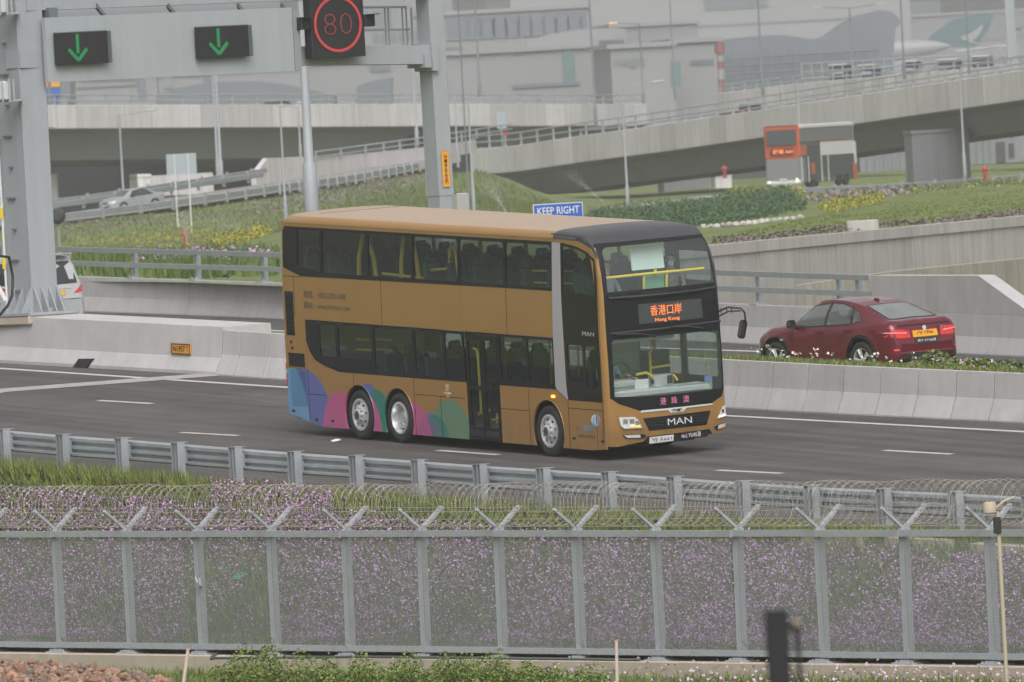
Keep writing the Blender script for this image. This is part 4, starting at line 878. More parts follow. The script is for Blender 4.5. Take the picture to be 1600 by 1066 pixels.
for k in range(4): z_ = .57 + k * .055; fp('grille_slat', [(-.40 - k * .03, z_), (.94 + k * .025, z_), (.94 + k * .025, z_ + .012), (-.40 - k * .03, z_ + .012)], BLACK, d0=.012, d1=.004)
ftext('MAN', .30, .665, .54, .125, pmat('bright chrome', (.85, .85, .85), .25, .35), .02)
fp('chrome_strip', [(-.55, .895), (-.53, .935), (.08, .93), (.42, .93), (1.06, .935), (1.08, .905), (.46, .90), (.38, .83), (.12, .83), (.05, .893)], pmat('bright chrome', (.85, .85, .85), .25, .35), d0=.014, d1=0)
bd = fp('badge', [(.14, .845), (.36, .845), (.40, .90), (.36, .915), (.14, .915), (.10, .90)], CHROME, d0=.022, d1=.012)
fp('badge_mark', [(.15, .905), (.22, .89), (.34, .91), (.33, .895), (.31, .855), (.27, .85), (.24, .875), (.17, .875)], BLACK, d0=.026, d1=.022, parent=bd)
for sgn in (0, 1):
    mir = (lambda P: P) if sgn == 0 else (lambda P: [(.255 * 2 - p[0] + .0, p[1] + .015) for p in P])
    hp = [(-1.03, .845), (-.70, .825), (-.62, .76), (-.545, .60), (-.93, .62), (-1.0, .68)]
    if sgn: hp = [(1.17, .63), (1.31, .86), (1.41, .87), (1.412, .66)]
    fp('headlamp_recess', [(p[0] + (p[0] - (-.8 if not sgn else 1.3)) * .12, p[1] + (p[1] - .72) * .16) for p in hp], BLACK if sgn == 2 else GOLDM, d0=.018, d1=-.01)
    hl = fp('headlight', hp, LAMPW, d0=.026, d1=.01)
    if not sgn:
        for (y_, z_) in ((-.90, .75), (-.76, .745), (-.64, .70)):
            fp('reflector', [(y_ - .05, z_ - .04), (y_ + .05, z_ - .045), (y_ + .05, z_ + .045), (y_ - .05, z_ + .05)], STEELD, d0=.030, d1=.02, parent=hl)
        fp('indicator', [(-.79, .645), (-.60, .635), (-.60, .665), (-.79, .675)], AMBERE, d0=.030, d1=.02, parent=hl)
    else:
        fp('daylight_strip', [(1.19, .655), (1.40, .68), (1.40, .70), (1.20, .68)], HEADE, d0=.030, d1=.02, parent=hl); fp('reflector', [(1.27, .74), (1.32, .74), (1.32, .80), (1.28, .80)], BLACK, d0=.030, d1=.02, parent=hl)
    fg = [(-.95, .50), (-.50, .475), (-.42, .43), (-.50, .385), (-.88, .42)] if not sgn else [(1.10, .47), (1.20, .51), (1.412, .545), (1.412, .44), (1.16, .40)]
    fp('fog_recess', fg, BLACK, d0=.012, d1=-.01)
    fp('fog_lamp', [(-.93, .49), (-.58, .47), (-.56, .41), (-.85, .43)] if not sgn else [(1.20, .50), (1.405, .53), (1.405, .455), (1.19, .42)], LAMPW, d0=.018, d1=.0)
fp('lower_valance', [(-.46, .36), (-.40, .43), (1.0, .45), (1.05, .37), (.95, .29), (-.36, .27)], BLACK, d0=-.02, d1=-.08)
pl = fp('number_plate', [(-.36, .40), (.17, .405), (.17, .285), (-.36, .275)], PLATEW, d0=.02, d1=.0); ftext('VJ 3221', -.095, .342, .44, .078, BLACK, .024, pl)
pl = fp('number_plate', [(.33, .43), (.80, .44), (.80, .31), (.33, .30)], BLACK, d0=.016, d1=.0); ftext('粤Z YU45港', .565, .37, .44, .10, WHITEP, .021, pl)
# lower cab : dash, driver's wheel, screens
DASH = pmat('pale grey dash', (.50, .52, .51), .6, var=.05)
mb = MB(); mb.box((12.52, YC - .02, 1.25), (.55, 2.3, .16), bev=.04); mb.box((12.3, YC - .62, 1.42), (.4, .75, .22), bev=.08); mb.box((12.35, YC + .22, 1.42), (.25, .45, .26), bev=.03); mb.build('dashboard', DASH, bus, smooth=40)
mb = MB(); mb.box((12.66, YC - .40, 1.40), (.04, .30, .22)); mb.build('notice_card', PLATEW, bus); mb = MB(); mb.box((12.60, YC + .28, 1.45), (.04, .10, .16)); mb.lathe([(0, 0), (.05, 0), (.05, .03), (0, .03)], 12, (12.62, YC - .14, 1.44)); mb.build('ticket_reader', BLACK, bus)
mb = MB(); mb.box((12.66, YC + 1.1, 1.36), (.03, .16, .18)); mb.build('notice_card', pmat('blue card', (.16, .24, .45), .5), bus)
mb = MB(); mb.tube([(12.25 + .22 * math.cos(a) * .35, YC - .66 + .24 * math.sin(a), 1.62 + .22 * math.cos(a)) for a in np.linspace(0, 2 * math.pi, 22)], .022, 6); mb.tube([(12.25, YC - .66, 1.62), (12.3, YC - .66, 1.45)], .03, 6); mb.build('steering_wheel', BLACK, bus, smooth=50)
mb = MB(); mb.tube([(12.1, YC + .15, .5), (12.1, YC + .15, 1.95), (12.15, YC + .2, 2.08)], .025, 8); mb.tube([(12.1, YC + .15, 1.66), (12.1, YC + .6, 1.68)], .022, 8); mb.tube([(12.3, YC - .3, 1.58), (12.35, YC - .1, 1.60), (12.38, YC + .02, 1.52), (12.4, YC + .05, 1.42)], .03, 8); mb.tube([(12.3, YC + .38, 1.52), (12.38, YC + .5, 1.5), (12.4, YC + .56, 1.4)], .025, 8); mb.build('hand_pole', YELLOW, bus, smooth=50)
mb = MB(); mb.box((11.3, YC - .1, 1.45), (.03, 1.0, 1.5)); mb.build('cab_partition', glassmat('partition glass', (.45, .55, .52), .1, film=.35, filmcol=(.1, .14, .13)), bus); mb = MB(); mb.box((11.0, YC - .6, .95), (.05, 1.2, 1.1)); mb.box((10.9, YC + .95, 1.2), (.3, .5, 1.4)); mb.build('cab_bulkhead', SEATD, bus)
mb = MB(); mb.box((12.72, YC - .35, 2.29), (.06, 1.4, .07), bev=.01); mb.build('sun_blind', pmat('pale blind roller', (.60, .64, .62), .6), bus); seat(11.72, YC - .66, .75)
# wipers
mb = MB()
for a, b, c in (((-1.0, 2.44), (-.5, 2.42), (-.15, 2.34)), ((.2, 2.49), (.62, 2.46), (.95, 2.40))): mb.tube([fx(*a, .05), fx(*b, .06), fx(*c, .05)], .018, 5)
mb.build('wiper', BLACK, bus)
# upper front : rail, centre blind, board
mb = MB(); mb.tube([(12.62, -1.0, 3.52), (12.66, YC - .2, 3.53), (12.64, 1.22, 3.53)], .028, 8)
for y in (YC - .20, YC + .31): mb.tube([(12.60, y, 3.1), (12.64, y, 3.52)], .028, 8)
mb.tube([(12.64, YC + .06, 3.5), (12.64, YC + .06, 3.6)], .03, 8); mb.build('front_rail', YELLOW, bus, smooth=50)
mb = MB(); mb.box((12.40, YC + .03, 3.83), (.03, .74, .46), Matrix.Rotation(-.12, 3, 'Y'), bev=.03); mb.build('roller_blind', pmat('pale green blind', (.62, .74, .70), .7), bus)
mb = MB(); mb.box((12.55, YC + .06, 3.34), (.03, .46, .42)); mb.build('stair_board', pmat('green board', (.16, .38, .26), .6), bus)
# mirrors
mb = MB(); A_ = Vector((12.72, 1.38, 2.66)); mb.tube([A_, A_ + Vector((.22, .16, .10)), A_ + Vector((.36, .36, .07)), A_ + Vector((.40, .42, -.02)), A_ + Vector((.40, .43, -.22))], .022, 6); mb.tube([A_ + Vector((0, 0, -.10)), A_ + Vector((.22, .16, .02)), A_ + Vector((.36, .36, .02))], .016, 5)
for k in (.3, .6, .85): mb.tube([A_ + Vector((.3 * k, .25 * k, .09)), A_ + Vector((.3 * k, .25 * k, -.02))], .012, 4)
ma = mb.build('mirror_arm', BLACK, bus, smooth=50)
mb = MB(); mb.box(tuple(A_ + Vector((.38, .36, -.34))), (.10, .17, .36), Matrix.Rotation(-.25, 3, 'X'), bev=.04); mb.build('mirror_head', BLACK, ma, smooth=40)
# --- wheels
def wheel(x, y, s, kind):
    t = bpy.data.objects.new('wheel', None); COL.objects.link(t); t.parent = bus; t.matrix_basis = Matrix.Translation((x, y, .5)) @ Matrix.Diagonal((1, s, 1, 1)); t.empty_display_size = .2
    mb = MB(); mb.lathe([(.325, .0), (.335, -.025), (.40, -.05), (.455, -.045), (.49, -.015), (.50, .03), (.50, .26), (.47, .30), (.3, .30)], 40); mb.build('tyre', RUBBER, t, smooth=50)
    mb = MB()
    if kind == 'flat': mb.lathe([(.328, .0), (.326, -.045), (.290, -.05), (.272, .0), (.25, -.01), (.17, -.05), (.15, -.06), (.135, -.055), (.13, -.10), (.10, -.115), (0, -.115)], 40)
    else: mb.lathe([(.328, .0), (.326, -.045), (.292, -.05), (.275, .01), (.258, .10), (.24, .16), (.14, .17), (.135, .05), (.11, .03), (0, .03)], 40)
    mb.build('rim', CHROME, t, smooth=35)
    mb = MB()
    for k in range(10):
        a = 2 * math.pi * k / 10; r, h = (.155, -.07) if kind == 'flat' else (.18, .15)
        mb.lathe([(0, h - .03), (.014, h - .03), (.016, h), (.016, h + .02)], 6, (math.cos(a) * r, 0, math.sin(a) * r))
    mb.build('wheel_nut', STEELD, t)
    if kind == 'flat':
        mb = MB()
        for k in range(8):
            a = 2 * math.pi * k / 8 + .2; c_ = Vector((math.cos(a) * .218, -.034, math.sin(a) * .218)); mb.lathe([(0, 0), (.028, 0), (.028, .02)], 10, tuple(c_))
        mb.build('hand_hole', BLACK, t); mb = MB(); mb.lathe([(0, -.122), (.085, -.12), (.09, -.11)], 20); mb.build('hub_cap', pmat('dark hub', (.10, .09, .08), .5, .4), t)
for i, x in enumerate(WX):
    wheel(x, YN + .05, 1, ('flat', 'deep', 'flat')[i]); wheel(x, YF - .05, -1, ('flat', 'deep', 'flat')[i])
    mb = MB(); prof = [(x + .615 * math.cos(a), .5 + .615 * math.sin(a)) for a in np.linspace(-.35, math.pi + .35, 20)]
    V = [Vector((p[0], y_, p[1])) for y_ in (YN + .01, YN + .55) for p in prof]; n_ = len(prof); mb.add(V, [(k, k + 1, n_ + k + 1, n_ + k) for k in range(n_ - 1)] + [tuple(range(n_, 2 * n_))]); mb.build('wheel_well', BLACK, bus, smooth=60)
    mb = MB(); mb.tube([(p[0] + 0, YN - .001, p[1]) for p in prof[1:-1]], .008, 5); mb.build('arch_lip', GOLDM if i == 2 else GOLDC, bus, smooth=60)
# ------------------------------------------------------------------ people on board
SKIN = pmat('skin', (.46, .27, .19), .6); HAIR = pmat('black hair', (.012, .011, .01), .7); MASKM = pmat('pale blue face mask', (.42, .60, .66), .8)
def person(label, M, shirt, trousers, mask=False, arms='lap', cap=None, turn=0.0):
    t = thing('person', label, 'person', M)
    # skeleton : pelvis, spine, neck, head, arms, legs, seated, facing +x
    J = {'pel': (0, 0, .0, .14, .15), 'bel': (.02, 0, .18, .12, .15), 'che': (.03, 0, .38, .12, .165), 'nec': (.02, 0, .55, .055, .055), 'jaw': (.04, 0, .64, .07, .07), 'hed': (.035, 0, .74, .095, .085), 'top': (.02, 0, .81, .075, .07)}
    E = [('pel', 'bel'), ('bel', 'che'), ('che', 'nec'), ('nec', 'jaw'), ('jaw', 'hed'), ('hed', 'top')]
    for s in (-1, 1):
        q = 'lr'[s > 0]; J['sh' + q] = (.02, s * .19, .46, .06, .06); el = (.10, s * .25, .22); wr = (.30, s * .16, .20) if arms == 'lap' else (.42, s * .20, .30); hd = (wr[0] + .08, wr[1] - s * .01, wr[2] + .0)
        J['el' + q] = (*el, .045, .045); J['wr' + q] = (*wr, .03, .03); J['hd' + q] = (*hd, .035, .025); E += [('che', 'sh' + q), ('sh' + q, 'el' + q), ('el' + q, 'wr' + q), ('wr' + q, 'hd' + q)]
        J['hp' + q] = (.05, s * .09, -.01, .085, .085); J['kn' + q] = (.45, s * .12, .02, .065, .065); J['an' + q] = (.45, s * .12, -.38, .045, .045); J['to' + q] = (.62, s * .13, -.42, .035, .04); E += [('pel', 'hp' + q), ('hp' + q, 'kn' + q), ('kn' + q, 'an' + q), ('an' + q, 'to' + q)]
        for k in range(4): nm = f'f{k}' + q; J[nm] = (hd[0] + .075 - .01 * abs(k - 1.2), hd[1] + (k - 1.5) * .022, hd[2] - .02, .009, .009); E.append(('hd' + q, nm))
        J['th' + q] = (wr[0] + .07, wr[1] - s * .055, wr[2] + .015, .010, .010); E.append(('wr' + q, 'th' + q))
    ks = list(J); me = bpy.data.meshes.new('body'); me.from_pydata([J[k][:3] for k in ks], [(ks.index(a), ks.index(b)) for a, b in E], [])
    o = bpy.data.objects.new('body', me); COL.objects.link(o)
    md = o.modifiers.new('s', 'SKIN'); md.use_smooth_shade = True
    for i, k in enumerate(ks): me.skin_vertices[0].data[i].radius = (J[k][3], J[k][4])
    me.skin_vertices[0].data[0].use_root = True
    o.modifiers.new('u', 'SUBSURF').levels = 1; o.modifiers['u'].render_levels = 1
    bpy.context.view_layer.update(); m2 = bpy.data.meshes.new_from_object(o.evaluated_get(bpy.context.evaluated_depsgraph_get())); bpy.data.objects.remove(o)
    m2.materials.clear()
    for m in (SKIN, shirt, trousers): m2.materials.append(m)
    for p in m2.polygons:
        c = p.center; p.material_index = 0
        if c.z < .54 and c.z > -.02 and not (c.x > .2): p.material_index = 1
        if c.x > .18 and abs(c.y) > .10 and c.z > .12 and c.z < .3 and c.x < (.22 if arms == 'lap' else .30): p.material_index = 1
        if c.z < .09 and (c.x > .06 or c.z < -.05): p.material_index = 2
    b = link('body', m2, t)
    mb = MB()
    bm = bmesh.new(); bmesh.ops.create_uvsphere(bm, u_segments=16, v_segments=10, radius=1)
    for v in bm.verts: v.co = Vector((.022 + v.co.x * .105, v.co.y * .092, .765 + v.co.z * .095))
    bmesh.ops.delete(bm, geom=[v for v in bm.verts if v.co.x > .085 and v.co.z < .81], context='VERTS'); bmesh.ops.delete(bm, geom=[v for v in bm.verts if v.co.z < .69], context='VERTS')
    mh = bpy.data.meshes.new('hair'); bm.to_mesh(mh); bm.free(); mh.materials.append(cap or HAIR); link('hair', mh, t)
    mb = MB(); 
    for s in (-1, 1): mb.lathe([(0, .012), (.011, .008), (.013, 0), (.008, -.01)], 8, (.122, s * .035, .745), 'Z')
    mb.build('eye', HAIR, t)
    if mask: mb = MB(); mb.box((.115, 0, .675), (.05, .11, .085), bev=.03); mb.build('face_mask', MASKM, t, smooth=60)
    else: mb = MB(); mb.box((.130, 0, .715), (.03, .026, .045), bev=.01); mb.box((.112, 0, .665), (.02, .05, .012)); mb.build('nose', SKIN, t)
    for s in (-1, 1): mb = MB(); mb.box((.03, s * .094, .725), (.035, .016, .055), bev=.006); mb.build('ear', SKIN, t)
    return t
SHB = pmat('light blue shirt', (.30, .50, .62), .8); CAMO = pmat('mottled dark shirt', (.13, .12, .115), .9, var=.9, scale=11); GREY = pmat('grey blue top', (.17, .20, .25), .8); DKT = pmat('dark trousers', (.03, .03, .035), .8)
person('bus driver in a light blue shirt seated behind the lower windscreen', BM @ Matrix.Translation((11.80, YC - .66, 1.28)), SHB, DKT, arms='out')
person('upper deck passenger in mottled dark shirt and pale blue mask at the front window', BM @ Matrix.Translation((11.95, YC + .80, 2.98)) @ Matrix.Rotation(-.4, 4, 'Z'), CAMO, DKT, mask=True)
person('upper deck passenger in a grey blue top beside the gold corner pillar', BM @ Matrix.Translation((11.95, YC - .66, 2.96)), GREY, DKT)
# ================================================================== GANTRY, SIGNS AND CARS
GLc = at(60, 492, 281.0); GRc = at(690, 345, 289.0)
gdir = Vector((GRc.x - GLc.x, GRc.y - GLc.y, 0)).normalized()
gan = thing('sign_gantry', 'grey steel gantry with two big columns and a long pale sign back', 'gantry', frame((GLc.x, GLc.y, GLc.z), (1, 0, 0)))
GI = gan.matrix_world.inverted()
colx = Vector((.80, .60, 0))          # faces of the square columns look to the right and to the left of the camera
def column(c, z0, z1, a, b, plinth):
    M = GI @ frame((c.x, c.y, 0), colx); mb = MB(); mb.box((0, 0, (z0 + z1) / 2), (a, b, z1 - z0), bev=.012); o = mb.build('column', GANT, gan, M=M); return M, o
ML, colL = column(GLc + Vector((-.10, .2, 0)), GLc.z + .05, 12.2, .70, .92, True)
mb = MB(); mb.box((0, 0, GLc.z + .03), (1.35, 1.55, .06))
for sx, sy in ((-1, -1), (1, -1), (-1, 1), (1, 1)):
    for k in (.15, .45): mb.add([Vector((sx * .35, sy * k, GLc.z + .06)), Vector((sx * .64, sy * k, GLc.z + .06)), Vector((sx * .35, sy * k, GLc.z + .62)), Vector((sx * .35, sy * k + .03, GLc.z + .06)), Vector((sx * .64, sy * k + .03, GLc.z + .06)), Vector((sx * .35, sy * k + .03, GLc.z + .62))], [(0, 1, 2), (3, 5, 4), (0, 3, 4, 1), (1, 4, 5, 2), (0, 2, 5, 3)])
    for k in (.1, .3): mb.add([Vector((sx * k, sy * .46, GLc.z + .06)), Vector((sx * k, sy * .74, GLc.z + .06)), Vector((sx * k, sy * .46, GLc.z + .62)), Vector((sx * k + .03, sy * .46, GLc.z + .06)), Vector((sx * k + .03, sy * .74, GLc.z + .06)), Vector((sx * k + .03, sy * .46, GLc.z + .62))], [(0, 1, 2), (3, 5, 4), (0, 3, 4, 1), (1, 4, 5, 2), (0, 2, 5, 3)])
for k in range(8): a = k * .785; mb.lathe([(.03, GLc.z + .06), (.03, GLc.z + .16), (0, GLc.z + .16)], 8, (.55 * math.cos(a) * (1.0 if k % 2 == 0 else 1.1), .66 * math.sin(a) * (1.0 if k % 2 == 0 else 1.1), 0), 'Z')
mb.build('base_flange', GANT, gan, M=ML)
mb = MB(); mb.box((0, 0, GLc.z - .10), (1.40, 1.60, .22), bev=.04); mb.build('footing', PLINTH, gan, M=ML)
for k, z in enumerate(np.arange(3.6, 10.6, .68)):
    mb = MB(); mb.box((-.375, .05 + .06 * (k % 2), z), (.05, .30 if k % 2 else .12, .035)); mb.build('step_iron', POLED, gan, M=ML)
mb = MB(); mb.tube([(-.40, .44, 3.1), (-.40, .44, 9.0)], .028, 6); cb = mb.build('cable_pipe', WHITEP, gan, M=ML)
mb = MB()
for z in (4.1, 5.2, 6.6): mb.tube([(-.42, .44, z), (-.42, .44, z + .25)], .045, 8)
mb.build('pipe_marker', YELLOW, cb)
MR, colR = column(GRc, GRc.z + .55, 11.5, .42, .50, False)
mb = MB(); mb.box((0, 0, (GRc.z + .55 + 1.8) / 2), (.38, .46, GRc.z + .55 - 1.8)); mb.build('column_foot', GANT, gan, M=MR)
mb = MB(); mb.box((.30, -.22, GRc.z + .05), (.35, .5, 1.1), bev=.02); mb.build('cabinet', pmat('cabinet grey', (.42, .41, .39), .6), gan, M=MR)
# vertical orange plate on the right column (right hand face)
p0, p1 = at(694, 236, 289), at(694, 292, 289); mb = MB(); mb.box((.0, -.265, (p0.z + p1.z) / 2), (.20, .02, p0.z - p1.z), bev=.008); vp = mb.build('number_plate', ORANGE, gan, M=MR)
VX = Matrix.Rotation(math.pi / 2, 4, 'X')
for i, ch in enumerate('N19567'): lettering(ch, .07, .075, Matrix.Translation((.0, -.28, p0.z - .12 - i * .105)) @ VX, BLACK, vp)
lettering('H', .07, .09, Matrix.Translation((.0, -.28, p1.z + .12)) @ VX, REDP, vp)
# beams : lower and upper chord with the deep white back between them
GN = Vector((-gdir.y, gdir.x, 0));  GN = GN if GN.y < 0 else -GN           # towards the camera
def gpt(px, py, off=0.0): return onplane(px, py, Vector((GLc.x, GLc.y, 8)) + GN * off, GN)
GX = frame((0, 0, 0), gdir)
def gbeam(name, x0, y0, x1, y1, h, dep, off=0.0, mat=GANT, parent=None):
    a, b = GI @ gpt(x0, y0, off), GI @ gpt(x1, y1, off); mb = MB(); nn = (GI.to_3x3() @ GN)
    mb.loft([(a, nn), (b, nn)], [(-dep / 2, -h / 2), (-dep / 2, h / 2), (dep / 2, h / 2), (dep / 2, -h / 2)]); return mb.build(name, mat, parent or gan)
gbeam('lower_chord', 20, 92, 664, 86, .42, .5)
gbeam('upper_chord', 30, 8.5, 664, -16, .26, .5)
gbeam('sign_back', 70, 78.5, 456, 61.5, 1.42, .10, .42, GANTL)
gbeam('back_edge', 456, 62, 466, 61.5, 1.36, .14, .40, pmat('dark grey edge', (.28, .30, .31), .5))  # end strip in a darker grey than the sign back
for px in (150, 262, 372, 440): gbeam('brace', px, 9, px + 14, 26, .10, .1, .25, POLED)
for x0, x1 in ((75, 132), (140, 168), (176, 254), (258, 278), (286, 370), (376, 396), (402, 452)): gbeam('cable_tray', x0, 30 - (x0 - 75) * .026, x1, 30 - (x1 - 75) * .026, .03, .05, .3, POLED)
gbeam('walkway_rail', 560, 12, 634, 11, .05, .05, -.6); gbeam('walkway_rail', 560, 48, 640, 46, .05, .05, -.6)
for px in (601, 606, 628, 634, 642): 
    a = GI @ gpt(px, 12, -.6); b = GI @ gpt(px + 3, 74, -.6); mb = MB(); mb.tube([a, b], .022, 5); mb.build('rail_post', GANT, gan)
gbeam('bracket', 70, 24, 84, 23.5, .32, .3, .2, POLED)
for (px, py) in ((666, 90), (655, 96)): gbeam('flange_joint', px - 5, py, px + 5, py, .62 if px > 660 else .3, .62, 0.02, GANT)
# lane signals
def lanesign(px0, py0, px1, py1, label):
    c = gpt((px0 + px1) / 2, (py0 + py1) / 2, .52); w = (gpt(px1, py1) - gpt(px0, py1)); w = Vector((w.x, w.y, 0)).length; h = 50 / 71.0 * (281 / c.y)
    t = thing('lane_signal', label, 'lane signal', frame(c, gdir), 'overhead lane signals'); mb = MB(); mb.box((0, -.05, 0), (w, .10, h)); mb.build('housing', pmat('signal black', (.022, .022, .025), .5), t)
    mb = MB(); mb.box((w / 2 + .012, -.10, 0), (.02, .22, h)); mb.box((0, -.05, h / 2 + .01), (w, .10, .02)); mb.build('hood', POLED, t)
    mb = MB(); u = h * .42
    g_ = .75 / abs(gdir.x); mb.box((-w * .1, -.107, .14 * h), (.085 * g_, .012, h * .60)); 
    for s in (-1, 1): mb.box((-w * .1 + s * .13 * g_, -.107 - .001 * s, -h * .20), (.085, .012, .36), Matrix.Rotation(s * .82, 3, 'Y'))
    mb.build('arrow', LEDG, t)
lanesign(85, 48, 164, 103, 'left black lane signal with a green down arrow, on the white sign back'); lanesign(305, 40, 384, 92, 'right black lane signal with a green down arrow, on the white sign back')
# speed sign with two lanterns
c = gpt(522, 38, .5); t = thing('speed_sign', 'black electronic speed sign showing 80 inside a red ring', 'speed sign', frame(c, gdir))
k = c.y / FPX / abs(gdir.x) * 1.0
W_, H_ = 82 * k, 104 * c.y / FPX
mb = MB(); mb.box((0, 0, .10), (W_, .25, H_ + .2), bev=.01); mb.build('housing', pmat('signal black', (.022, .022, .025), .5), t)
mb = MB(); R0, R1_ = .44 * 100 * c.y / FPX, .395 * 100 * c.y / FPX
ring = [[Vector((math.cos(a) * r * (37 * k / (R0)) , -.132, math.sin(a) * r)) for a in np.linspace(0, 2 * math.pi, 49)] for r in (R0, R1_)]
mb.grid(ring); mb.build('red_ring', LEDR, t)
lettering('80', 44 * k, 34 * c.y / FPX, Matrix.Translation((0, -.133, 0)) @ VX, LEDR2, t, bold=-.022)
for s in (-1, 1): mb = MB(); mb.box((s * (W_ / 2 + .16), -.05, .05), (.30, .22, .28), bev=.02); mb.box((s * (W_ / 2 + .2), -.2, .18), (.26, .2, .02)); mb.build('flash_lamp', BLACK, t)
mb = MB(); mb.box((0, .28, 0), (.2, .4, .3)); mb.build('bracket', GANT, t)
# CCTV / controller boxes on the left column
for (px, py, lab) in ((8, 142, 'white controller housing on the left side of the big gantry column, lower one'), (4, 6, 'white controller housing at the top left edge beside the gantry column')):
    c = at(px, py, 280.3); t = thing('controller_box', lab, 'control box', frame(c, (1, 0, 0))); mb = MB(); mb.box((-.1, 0, 0), (.42, .35, .42), bev=.03); mb.build('housing', pmat('pale housing', (.55, .56, .56), .5), t)
    mb = MB(); 
    for q in (-.05, .1, .2): mb.box((q, -.19, 0), (.03, .04, .5))
    mb.box((.1, .2, -.22), (.5, .3, .05)); mb.build('clamp', GANT, t)
mb = MB(); mb.tube([at(0, 400, 279), at(14, 402, 279.5), at(20, 432, 279.6), at(19, 462, 279.4), at(12, 478, 279), at(0, 492, 278.5)], .032, 8); tag(mb.build('cable', BLACK, smooth=60), 'thick black cable hanging beside the left gantry column', 'cable')
mb = MB(); mb.tube([at(-8, 440, 278.6), at(8, 470, 278.6)], .06, 8); tag(mb.build('conduit', WHITEP, smooth=60), 'short pale pipe slanting at the left edge beside the gantry foot', 'pipe')
# ------------------------------------------------------------------ lamp posts
def lamp(px0, py0, px1, py1, Y, label, r=.085, arm=None, mat=POLE, lit=None, base=True, drop=0.0, double=False):
    b = at(px1, py1, Y); tz = at(px0, py0, Y).z; b = Vector((b.x, b.y, b.z - drop)); t = thing('lamp_post', label, 'lamp post', frame(b, (1, 0, 0))); h = tz - b.z
    mb = MB(); bh = min(1.4, h * .25)
    mb.tube([(0, 0, 0), (0, 0, bh), (0, 0, bh + .08), (0, 0, h)], [r * 1.5, r * 1.5, r, r * .65], 10); mb.build('pole', mat, t, smooth=40)
    if arm:
        for s in ((-1, 1) if double else (1,)):
            L_ = arm * s; mb = MB(); mb.tube([(0, 0, h - .12), (L_ * .4, 0, h), (L_, 0, h + .12)], r * .45, 6); ar = mb.build('arm', mat, t, smooth=40); sg = 1 if L_ > 0 else -1
            mb = MB(); mb.box((L_ + sg * .25, 0, h + .14), (.85, .32, .14), bev=.05); mb.build('lamp_head', lit or pmat('lamp head grey', (.50, .52, .53), .4), ar, smooth=40)
    return t
lamp(470, -60, 488, 345, 320, 'thick grey lamp post rising behind the rear of the gold bus', r=.125, mat=POLE, drop=.0)
LITO = pmat('lit orange lamp', (.7, .4, .25), .4, emit=((1, .45, .2), .55))
lamp(186, 178, 197, 378, 960, 'lamp post with one right arm on the flowery slope below the silver car', .10, 2.2, drop=.1)
lamp(330, 60, 341, 279, 985, 'left of the two tall poles beside the road sign back', .10); lamp(333, 60, 346, 281, 970, 'right of the two tall poles beside the road sign back', .12)
lamp(437, 166, 447, 344, 760, 'lamp post with a short arm to the right, just left of the thick post', .075, 1.2); lamp(467, 166, 470, 246, 1010, 'short lamp post behind the left end of the ramp parapet', .08, -1.0)
lamp(648, 60, 652, 228, 1030, 'pole close to the left of the right gantry column', .11); lamp(705, -30, 734, 336, 700, 'thin dark pole right of the right gantry column', .05, mat=POLED); lamp(727, 150, 741, 334, 690, 'pale pole with its base on the mound right of the gantry column', .07)
lamp(712, 100, 716, 262, 800, 'short grey pole with a low bracket right of the gantry column', .06)
lamp(739, -60, 750, 152, 1250, 'tall pole left of the white airport shed', .13, mat=POLED); lamp(918, -70, 931, 188, 1010, 'tall dark pole standing on the flyover left of the red mast', .10, mat=POLED, drop=.4)
lamp(970, 134, 981, 317, 880, 'lamp post with one arm to the right, in the grass below the flyover', .085, 2.3, drop=.3); lamp(1001, 36, 1006, 168, 1210, 'lamp post with a lit orange lamp on its left arm', .11, -2.2, mat=POLED, lit=LITO)
lamp(1047, -60, 1055, 155, 1180, 'tall thin pole above the flyover, left of the red and white mast', .07, mat=POLED); lamp(1184, -60, 1192, 143, 1000, 'tall dark pole on the flyover right of the red and white mast', .09, mat=POLED, drop=.4)
lamp(1326, 11, 1333, 122, 1300, 'double armed lamp post in front of the wavy grey hangar', .12, 2.9, mat=POLED, double=True); lamp(1406, -50, 1413, 112, 1000, 'tall pole on the flyover in front of the tail of the hangar', .09, mat=POLED, drop=.6)
lamp(1508, -60, 1514, 104, 1000, 'tall pole on the flyover in front of the aeroplane tail', .07, mat=POLED, drop=.6); lamp(1499, 108, 1508, 276, 800, 'lamp post standing before the pier under the flyover at the right', .075); lamp(1243, 126, 1249, 206, 890, 'lamp post above the orange fronted bus', .07, drop=1.0)
lamp(245, 296, 253, 344, 760, 'slim white post at the left on the flowery slope', .05) if False else None
# ------------------------------------------------------------------ KEEP RIGHT sign
SBLUE = pmat('sign blue', (.035, .12, .50), .4)
c = at(872, 330, 345); sd_ = Vector((.93, .36, 0)); t = thing('keep_right_sign', 'blue KEEP RIGHT road sign behind the roof of the gold bus', 'sign', frame(Vector((c.x, c.y, c2(c.x, c.y).z)), sd_)); hz = c.z - c2(c.x, c.y).z
w_ = 78 * 345 / FPX / .93; mb = MB(); mb.box((0, 0, hz - .10), (w_, .03, .64), bev=.012); mb.build('sign_border', WHITEP, t); mb = MB(); mb.box((0, -.012, hz - .10), (w_ - .06, .02, .58), bev=.006); pn = mb.build('sign_face', SBLUE, t)
lettering('KEEP RIGHT', w_ * .84, .20, Matrix.Translation((0, -.026, hz + .02)) @ VX, WHITEP, pn, bold=.01)
for s in (-.4, .4): mb = MB(); mb.tube([(s, .05, 0), (s, .05, hz + .1)], .035, 8); mb.build('sign_post', POLE, t)
